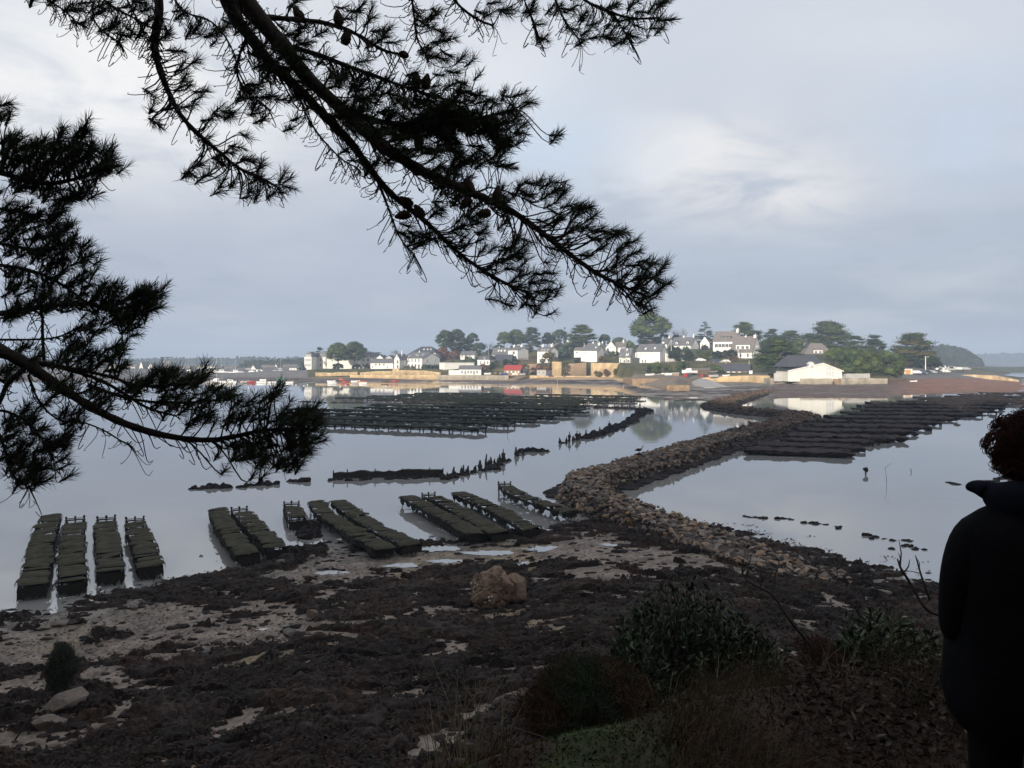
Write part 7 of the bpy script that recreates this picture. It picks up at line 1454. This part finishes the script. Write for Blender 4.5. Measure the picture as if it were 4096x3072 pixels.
def grass():
    # bent dry grass along the bank top, one object
    n = 26000; u = rng.uniform(-.45, .75, n); e = edge(u); y = e+rng.uniform(-1.2, .9, n)*np.where(u > .1, 1, .55); x = u*y
    den = np.where(u > .12, 1.0, .15)*sstep(fbm(x*2.6, y*2.6, 15, 3), .44, .60)+.10
    den = den*np.where((u > .0) & (u < .2) & (y < 3.5), .25, 1); ok = rng.random(n) < den; x, y, u = x[ok], y[ok], u[ok]; n = len(x)
    z = near_z(x, y)[0]-.01; L = rng.uniform(.05, .26, n)*np.where(u > .12, 1, .6)*(.3+1.2*sstep(fbm(x*3, y*3, 16, 2), .3, .7)); a = rng.normal(.4, .9, n)+2.5*(fbm(x*1.5, y*1.5, 18, 2)-.5); ln = rng.uniform(.3, 1.9, n)
    d = np.stack([np.cos(a)*ln, np.sin(a)*ln*.5, np.ones(n)], -1); d /= np.linalg.norm(d, axis=1)[:, None]; s = np.stack([-np.sin(a+.5), np.cos(a+.5)*.4, 0*a], -1); w = rng.uniform(.0010, .0022, n)[:, None]
    p = np.stack([x, y, z], -1); m = p+d*L[:, None]*.6; q = m+(d*.5+np.stack([np.cos(a)*.6, np.sin(a)*.3, -.25*np.ones(n)], -1))*L[:, None]*.6
    V = np.stack([p-s*w, p+s*w, m+s*w*.8, m-s*w*.8, q], 1).reshape(-1, 3); k = np.arange(n)[:, None]*5
    cl = np.array([(.055, .030, .018), (.085, .058, .034), (.035, .034, .016), (.030, .018, .012)])[rng.integers(0, 4, n)]*rng.uniform(.6, 1.3, n)[:, None]
    mb = MB(); mb.add(V, k+[0, 1, 2, 3], np.repeat(cl, 5, 0)); mb.f.setdefault(3, []).append(k+[3, 2, 4])
    tag(mb.build('dry_grass', M_grass), 'bent reddish dry grass over the top of the bank', 'grass', None, 'stuff')
    # short moss and litter
    n = 60000; x = rng.uniform(-1.5, 2.6, n); y = rng.uniform(2.4, 4.6, n); u = x/y; ok = (y < edge(u)+.5); x, y, u = x[ok], y[ok], u[ok]; n = len(x); z = near_z(x, y)[0]; px = CX+u*FP
    mo = sstep(fbm(x*2.2, y*2.2, 71, 4), .42, .6)*np.exp(-((px-2150)/620)**2); L = rng.uniform(.006, .022, n); d = rng.normal(size=(n, 3)); d[:, 2] = np.abs(d[:, 2])*.8+.25; d /= np.linalg.norm(d, axis=1)[:, None]; s = np.cross(d, rng.normal(size=(n, 3))); s /= np.linalg.norm(s, axis=1)[:, None]; w = (L*rng.uniform(.12, .4, n))[:, None]; p = np.stack([x, y, z], -1)
    V = np.stack([p-s*w, p+s*w, p+d*L[:, None]], 1).reshape(-1, 3); gsel = (rng.random(n) < mo)[:, None]; cl = np.where(gsel, np.array([.045, .068, .014]), np.array([.050, .026, .015]))*rng.uniform(.5, 1.5, n)[:, None]
    mb = MB(); mb.add(V, np.arange(n*3).reshape(n, 3), np.repeat(cl, 3, 0)); tag(mb.build('moss', M_grass), 'short green moss and reddish litter on the bank top', 'moss', None, 'stuff')
    # fallen leaves in front of the person
    mb = MB()
    for _ in range(2300):
        u = rnd.uniform(.36, .72); y = rnd.uniform(3.0, 5.0); x = u*y; z = nzp(x, y)+rnd.uniform(.0, .10); leaf(mb, (x, y, z), (rnd.gauss(0, 1), rnd.gauss(0, 1), rnd.gauss(.1, .3)), rnd.uniform(.025, .055), .009, np.array(rnd.choice(((.05, .034, .025), (.075, .06, .048), (.03, .021, .017))))*rnd.uniform(.5, 1.2))
    tag(mb.build('fallen_leaves', M_grass), 'brown fallen leaves and litter under the leafy shrubs', 'leaves', None, 'stuff')
grass()
def branch(label, pts, d, r, name='twig', side=0):
    w = smooth_line([P(x, y, d+rnd.uniform(-.03, .03)) for x, y in pts]); o = w[0]; mb = MB(); n = len(w); mb.tube([q-o for q in w], [r*(1-.7*i/(n-1)) for i in range(n)], 6)
    for _ in range(side):
        i = rnd.randrange(n//3, n-1); a = w[i]-o; v = Vector((rnd.gauss(0, .5), rnd.gauss(0, .2), rnd.uniform(.2, 1))).normalized()*rnd.uniform(.05, .16); mb.tube([a, a+v*.5+Vector((.01, 0, 0)), a+v], [r*.4, r*.3, r*.15], 5)
    ob = mb.build(name, M_twig, loc=o); tag(ob, label, 'branch')
branch('long bare grey branch leaning left across the weed above the glossy shrub', [(3310, 2650), (3250, 2590), (3150, 2470), (3090, 2370), (3010, 2340), (2965, 2300), (2975, 2235)], 4.6, .013, 'branch', 6)
branch('forked upright tip growing from the long leaning branch', [(3090, 2370), (3100, 2310), (3105, 2280)], 4.6, .008, 'branch', 2)
branch('bare dark branch rising beside the person toward the pool', [(3760, 2460), (3700, 2440), (3640, 2330), (3600, 2270), (3590, 2235)], 4.2, .012, 'branch', 5)
branch('thin pale stem standing left of the person', [(3720, 2400), (3690, 2320), (3670, 2250), (3662, 2222)], 4.0, .007, 'branch', 2)
branch('thin arching twig over the weed between the shrubs', [(3200, 2480), (3250, 2430), (3280, 2400), (3300, 2370)], 4.4, .005)
branch('thick mossy grey stick lying by the yellow green shrub', [(3425, 2780), (3470, 2730), (3510, 2680)], 3.9, .016, 'branch', 1)
branch('pale crooked stick at the lower right of the bank', [(3800, 2840), (3835, 2905), (3885, 2900), (3910, 2960)], 3.3, .007)
branch('bent grey stem at the foot of the glossy shrub, left one', [(2840, 2850), (2800, 2780), (2835, 2710)], 4.2, .009, 'branch', 1)
branch('bent grey stem at the foot of the glossy shrub, right one', [(2850, 2850), (2880, 2790), (2920, 2770)], 4.2, .008, 'branch', 1)
branch('short broken stem under the glossy shrub', [(2720, 2960), (2700, 2900), (2650, 2850)], 3.9, .009, 'branch', 1)
branch('fallen pale twig crossing the leaf litter', [(3510, 2680), (3590, 2740), (3660, 2780)], 3.8, .005)
branch('low horizontal stick across the leaf litter by the person', [(3540, 2865), (3640, 2868), (3760, 2855), (3800, 2865)], 3.6, .007, 'branch', 3)
branch('leaning bare twig at the lower left below the pale boulder', [(60, 2960), (150, 2830), (200, 2740), (225, 2700)], 9.0, .012, 'branch', 4)
def stalks(label, px, py, n, h, d, spread):
    p = P(px, py, d); gz = nzp(p.x, d); O = Vector((p.x, d, min(gz, p.z))); mb = MB()
    for _ in range(n):
        a = rnd.gauss(0, .22); L = (p.z-O.z)+h*rnd.uniform(.5, 1.1); b = Vector((rnd.gauss(0, spread), rnd.gauss(0, .1), 0)); mb.tube([b, b+Vector((a*L*.4, 0, L*.55)), b+Vector((a*L*1.1, rnd.gauss(0, .05), L))], [.0022, .0018, .0008], 4, (.26, .22, .15))
    tag(mb.build('grass_stalks', M_grass, loc=O), label, 'grass tuft')
stalks('tall pale dry grass stalks left of the rusty bush', 1850, 2990, 16, .32, 3.6, .06); stalks('thin red brown grass stalks left of the pale stalks', 1770, 2990, 12, .28, 3.6, .05); stalks('spray of dry grass beside the reddish dead bush', 3380, 2800, 26, .30, 4.0, .09); stalks('fine grass stalks rising in front of the glossy shrub', 3000, 2840, 26, .20, 4.0, .22)
stalks('bright bent grass blades at the right of the pale stalks', 1950, 2990, 8, .26, 3.6, .05)
# ---------------------------------------------------------------- the person at the right edge, seen from behind
M_coat = pm('black_coat', (.005, .005, .006), (.008, .008, .010), 6, .95, .004, 30, spec=.06)
M_hoodm = pm('dark_navy_cloth', (.008, .010, .016), (.012, .014, .022), 8, .9, .004, 40, spec=.08)
M_trous = pm('dark_trousers', (.006, .006, .007), (.009, .009, .009), 8, .95, spec=.05)
M_skin = pm('skin', (.48, .29, .21), (.42, .25, .18), 10, .6)
M_hair = pm('dark_auburn_hair', (.026, .008, .006), (.050, .013, .009), 30, .7, spec=.15)
def skin_obj(name, chains, mat, parent, sub=2, root_i=0):
    me = bpy.data.meshes.new(name); V = []; E = []; Rr = []; key = {}
    for ch in chains:
        prev = None
        for (p, r) in ch:
            k = tuple(round(c, 4) for c in p)
            if k not in key: key[k] = len(V); V.append(p); Rr.append(r if hasattr(r, '__len__') else (r, r))
            if prev is not None: E.append((prev, key[k]))
            prev = key[k]
    me.from_pydata(V, E, []); o = link(name, me, mat, parent); m = o.modifiers.new('skin', 'SKIN'); m.use_smooth_shade = True
    for i, r in enumerate(Rr): me.skin_vertices[0].data[i].radius = r
    me.skin_vertices[0].data[root_i].use_root = True; s = o.modifiers.new('sub', 'SUBSURF'); s.levels = sub; s.render_levels = sub
    dg = bpy.context.evaluated_depsgraph_get(); ev = o.evaluated_get(dg); nm = bpy.data.meshes.new_from_object(ev); o.modifiers.clear(); o.data = nm
    if not len(nm.materials): nm.materials.append(mat)
    nm.polygons.foreach_set('use_smooth', np.ones(len(nm.polygons), bool)); return o
def person():
    X, Y = 1.545, 2.30; gz = nzp(X, Y); root = empty('person', (X, Y, gz), R(-6), 'person in a long black coat standing at the right edge, back turned, auburn curls', 'person'); H = 9-.157-gz
    k = H/1.58
    def S(x, y, z): return (x*k, y*k, z*k)
    hd = [(S(0, .0, 1.27), .05*k), (S(0, .01, 1.33), .046*k), (S(0, .015, 1.37), (.062*k, .070*k)), (S(0, .02, 1.44), (.078*k, .098*k)), (S(0, .015, 1.50), (.076*k, .096*k)), (S(0, .01, 1.555), .045*k)]
    body = [[(S(0, 0, .82), .13*k), (S(0, 0, 1.0), .12*k), (S(0, 0, 1.15), (.13*k, .10*k)), hd[0]]+hd[1:]]
    for s in (-1, 1):
        body.append([(S(0, 0, .82), .13*k), (S(s*.09, 0, .76), .085*k), (S(s*.10, .01, .44), .058*k), (S(s*.10, -.01, .10), .038*k), (S(s*.10, .04, .045), .036*k), (S(s*.105, .15, .03), .03*k)])
        body.append([(S(0, 0, 1.15), (.13*k, .10*k)), (S(s*.14, 0, 1.17), .055*k), (S(s*.19, -.01, 1.0), .042*k), (S(s*.19, .04, .84), .035*k), (S(s*.14, .15, .80), .024*k), (S(s*.12, .17, .795), (.034*k, .018*k)), (S(s*.10, .20, .79), (.034*k, .014*k))])
        for j in range(4):
            z = .79+(j-1.5)*.016; L = (.058, .070, .064, .050)[j]; body.append([(S(s*.10, .20, .79), (.034*k, .014*k)), (S(s*.085, .205, z), .0085*k), (S(s*(.085-L*.6), .212, z-.005), .008*k), (S(s*(.085-L), .212, z-.014), .007*k)])
        body.append([(S(s*.12, .17, .795), (.034*k, .018*k)), (S(s*.10, .18, .825), .011*k), (S(s*.075, .19, .83), .009*k)])
    b = skin_obj('body', body, M_skin, root)
    # face: nose, ears
    f = MB(); v_, f_ = ICO2
    f.add(v_*np.array([.013, .022, .022])*k+np.array(S(0, .125, 1.435)), f_)
    for s in (-1, 1): f.add(v_*np.array([.008, .02, .032])*k+np.array(S(s*.082, .01, 1.44)), f_)
    f.build('face', M_skin, root, smooth=True)
    e = MB(); [e.add(v_*.012*k+np.array(S(s*.033, .108, 1.46)), f_) for s in (-1, 1)]; e.build('eyes', M_blk, root, smooth=True)
    # coat: lofted rings, swinging wide at the hem
    def loft(rings, n=40, name='coat', mat=M_coat, amp=.010, close=True):
        mb = MB(); V = []
        for (z, cx, cy, rx, ry, pw) in rings:
            for j in range(n):
                a = 2*math.pi*j/n; ca, sa = math.cos(a), math.sin(a); r = (abs(ca)**pw+abs(sa)**pw)**(-1/pw); w = 1+amp*4*math.sin(a*5+z*9)+rnd.uniform(-amp, amp)*.5
                V.append(S(cx+rx*ca*r*w, cy+ry*sa*r*w, z))
        m = len(rings); F = [(i*n+j, i*n+(j+1) % n, (i+1)*n+(j+1) % n, (i+1)*n+j) for i in range(m-1) for j in range(n)]
        mb.add(V, F+([tuple(range((m-1)*n, m*n))] if close else [])); return mb.build(name, mat, root, smooth=True)
    loft([(.53, .0, 0, .200, .15, 2.4), (.575, .0, 0, .232, .17, 2.4), (.66, 0, 0, .250, .18, 2.4), (.80, 0, 0, .236, .175, 2.5), (.95, 0, 0, .225, .165, 2.5), (1.08, 0, 0, .225, .16, 2.5), (1.16, 0, 0, .222, .15, 2.6), (1.215, 0, 0, .195, .125, 2.6), (1.25, 0, 0, .145, .105, 2.3), (1.28, 0, 0, .085, .085, 2), (1.30, 0, 0, .065, .065, 2)])
    for s in (-1, 1):
        skin_obj('sleeve', [[(S(s*.10, 0, 1.20), .075*k), (S(s*.175, 0, 1.165), .082*k), (S(s*.210, -.01, 1.04), .074*k), (S(s*.212, .02, .86), .062*k), (S(s*.17, .11, .805), .05*k), (S(s*.14, .15, .80), .045*k)]], M_coat, root)
        skin_obj('trouser_leg', [[(S(s*.09, 0, .74), .10*k), (S(s*.10, .01, .44), .085*k), (S(s*.10, 0, .2), .068*k), (S(s*.10, 0, .07), .062*k)]], M_trous, root)
        skin_obj('shoe', [[(S(s*.10, -.03, .05), .045*k), (S(s*.103, .06, .04), .045*k), (S(s*.108, .16, .035), .034*k)]], M_blk, root)
    # soft hood bunched round the neck, with its drooping point
    skin_obj('hood', [[(S(-.10, -.06, 1.275), .052*k), (S(-.05, -.095, 1.31), .066*k), (S(.02, -.105, 1.315), .068*k), (S(.09, -.07, 1.31), .060*k), (S(.10, .03, 1.30), .05*k), (S(.04, .08, 1.29), .045*k), (S(-.05, .075, 1.29), .045*k)], [(S(-.10, -.06, 1.275), .052*k), (S(-.115, .0, 1.315), .040*k), (S(-.148, .04, 1.330), .026*k), (S(-.170, .06, 1.318), .011*k)], [(S(-.10, -.06, 1.275), .052*k), (S(-.085, .03, 1.24), .05*k)]], M_hoodm, root)
    # curls, down to the hood
    h = MB(); v_, f_ = ICO3; d_ = 1+.16*(fbm(v_[:, 0]*4, v_[:, 1]*4+v_[:, 2]*4, 44, 3)-.5); h.add(v_*d_[:, None]*np.array([.095, .103, .106])*k+np.array(S(0, -.005, 1.462)), f_)
    for _ in range(2300):
        a = Vector([rnd.gauss(0, 1) for _ in range(3)]).normalized()
        if a.y > .55 and a.z < .45: continue
        if a.z < -.93: continue
        lf = .92+.16*math.sin(a.x*7+2)*math.sin(a.z*6+1)+rnd.uniform(-.04, .08); c = Vector((a.x*.100*lf, a.y*.108*lf-.005, a.z*.106*lf+1.458)); t = a.cross(Vector([rnd.gauss(0, 1) for _ in range(3)])).normalized(); rr = rnd.uniform(.008, .018); pts = []
        for q in range(8):
            g = q*1.15; pts.append(S(*(c+a*(.004+.0035*q)*rnd.uniform(.7, 1.1)+t*rr*math.cos(g)*.8+a.cross(t)*rr*math.sin(g)*.8)))
        h.tube(pts, .0013*k, 3)
    h.build('hair', M_hair, root, smooth=True)
person()
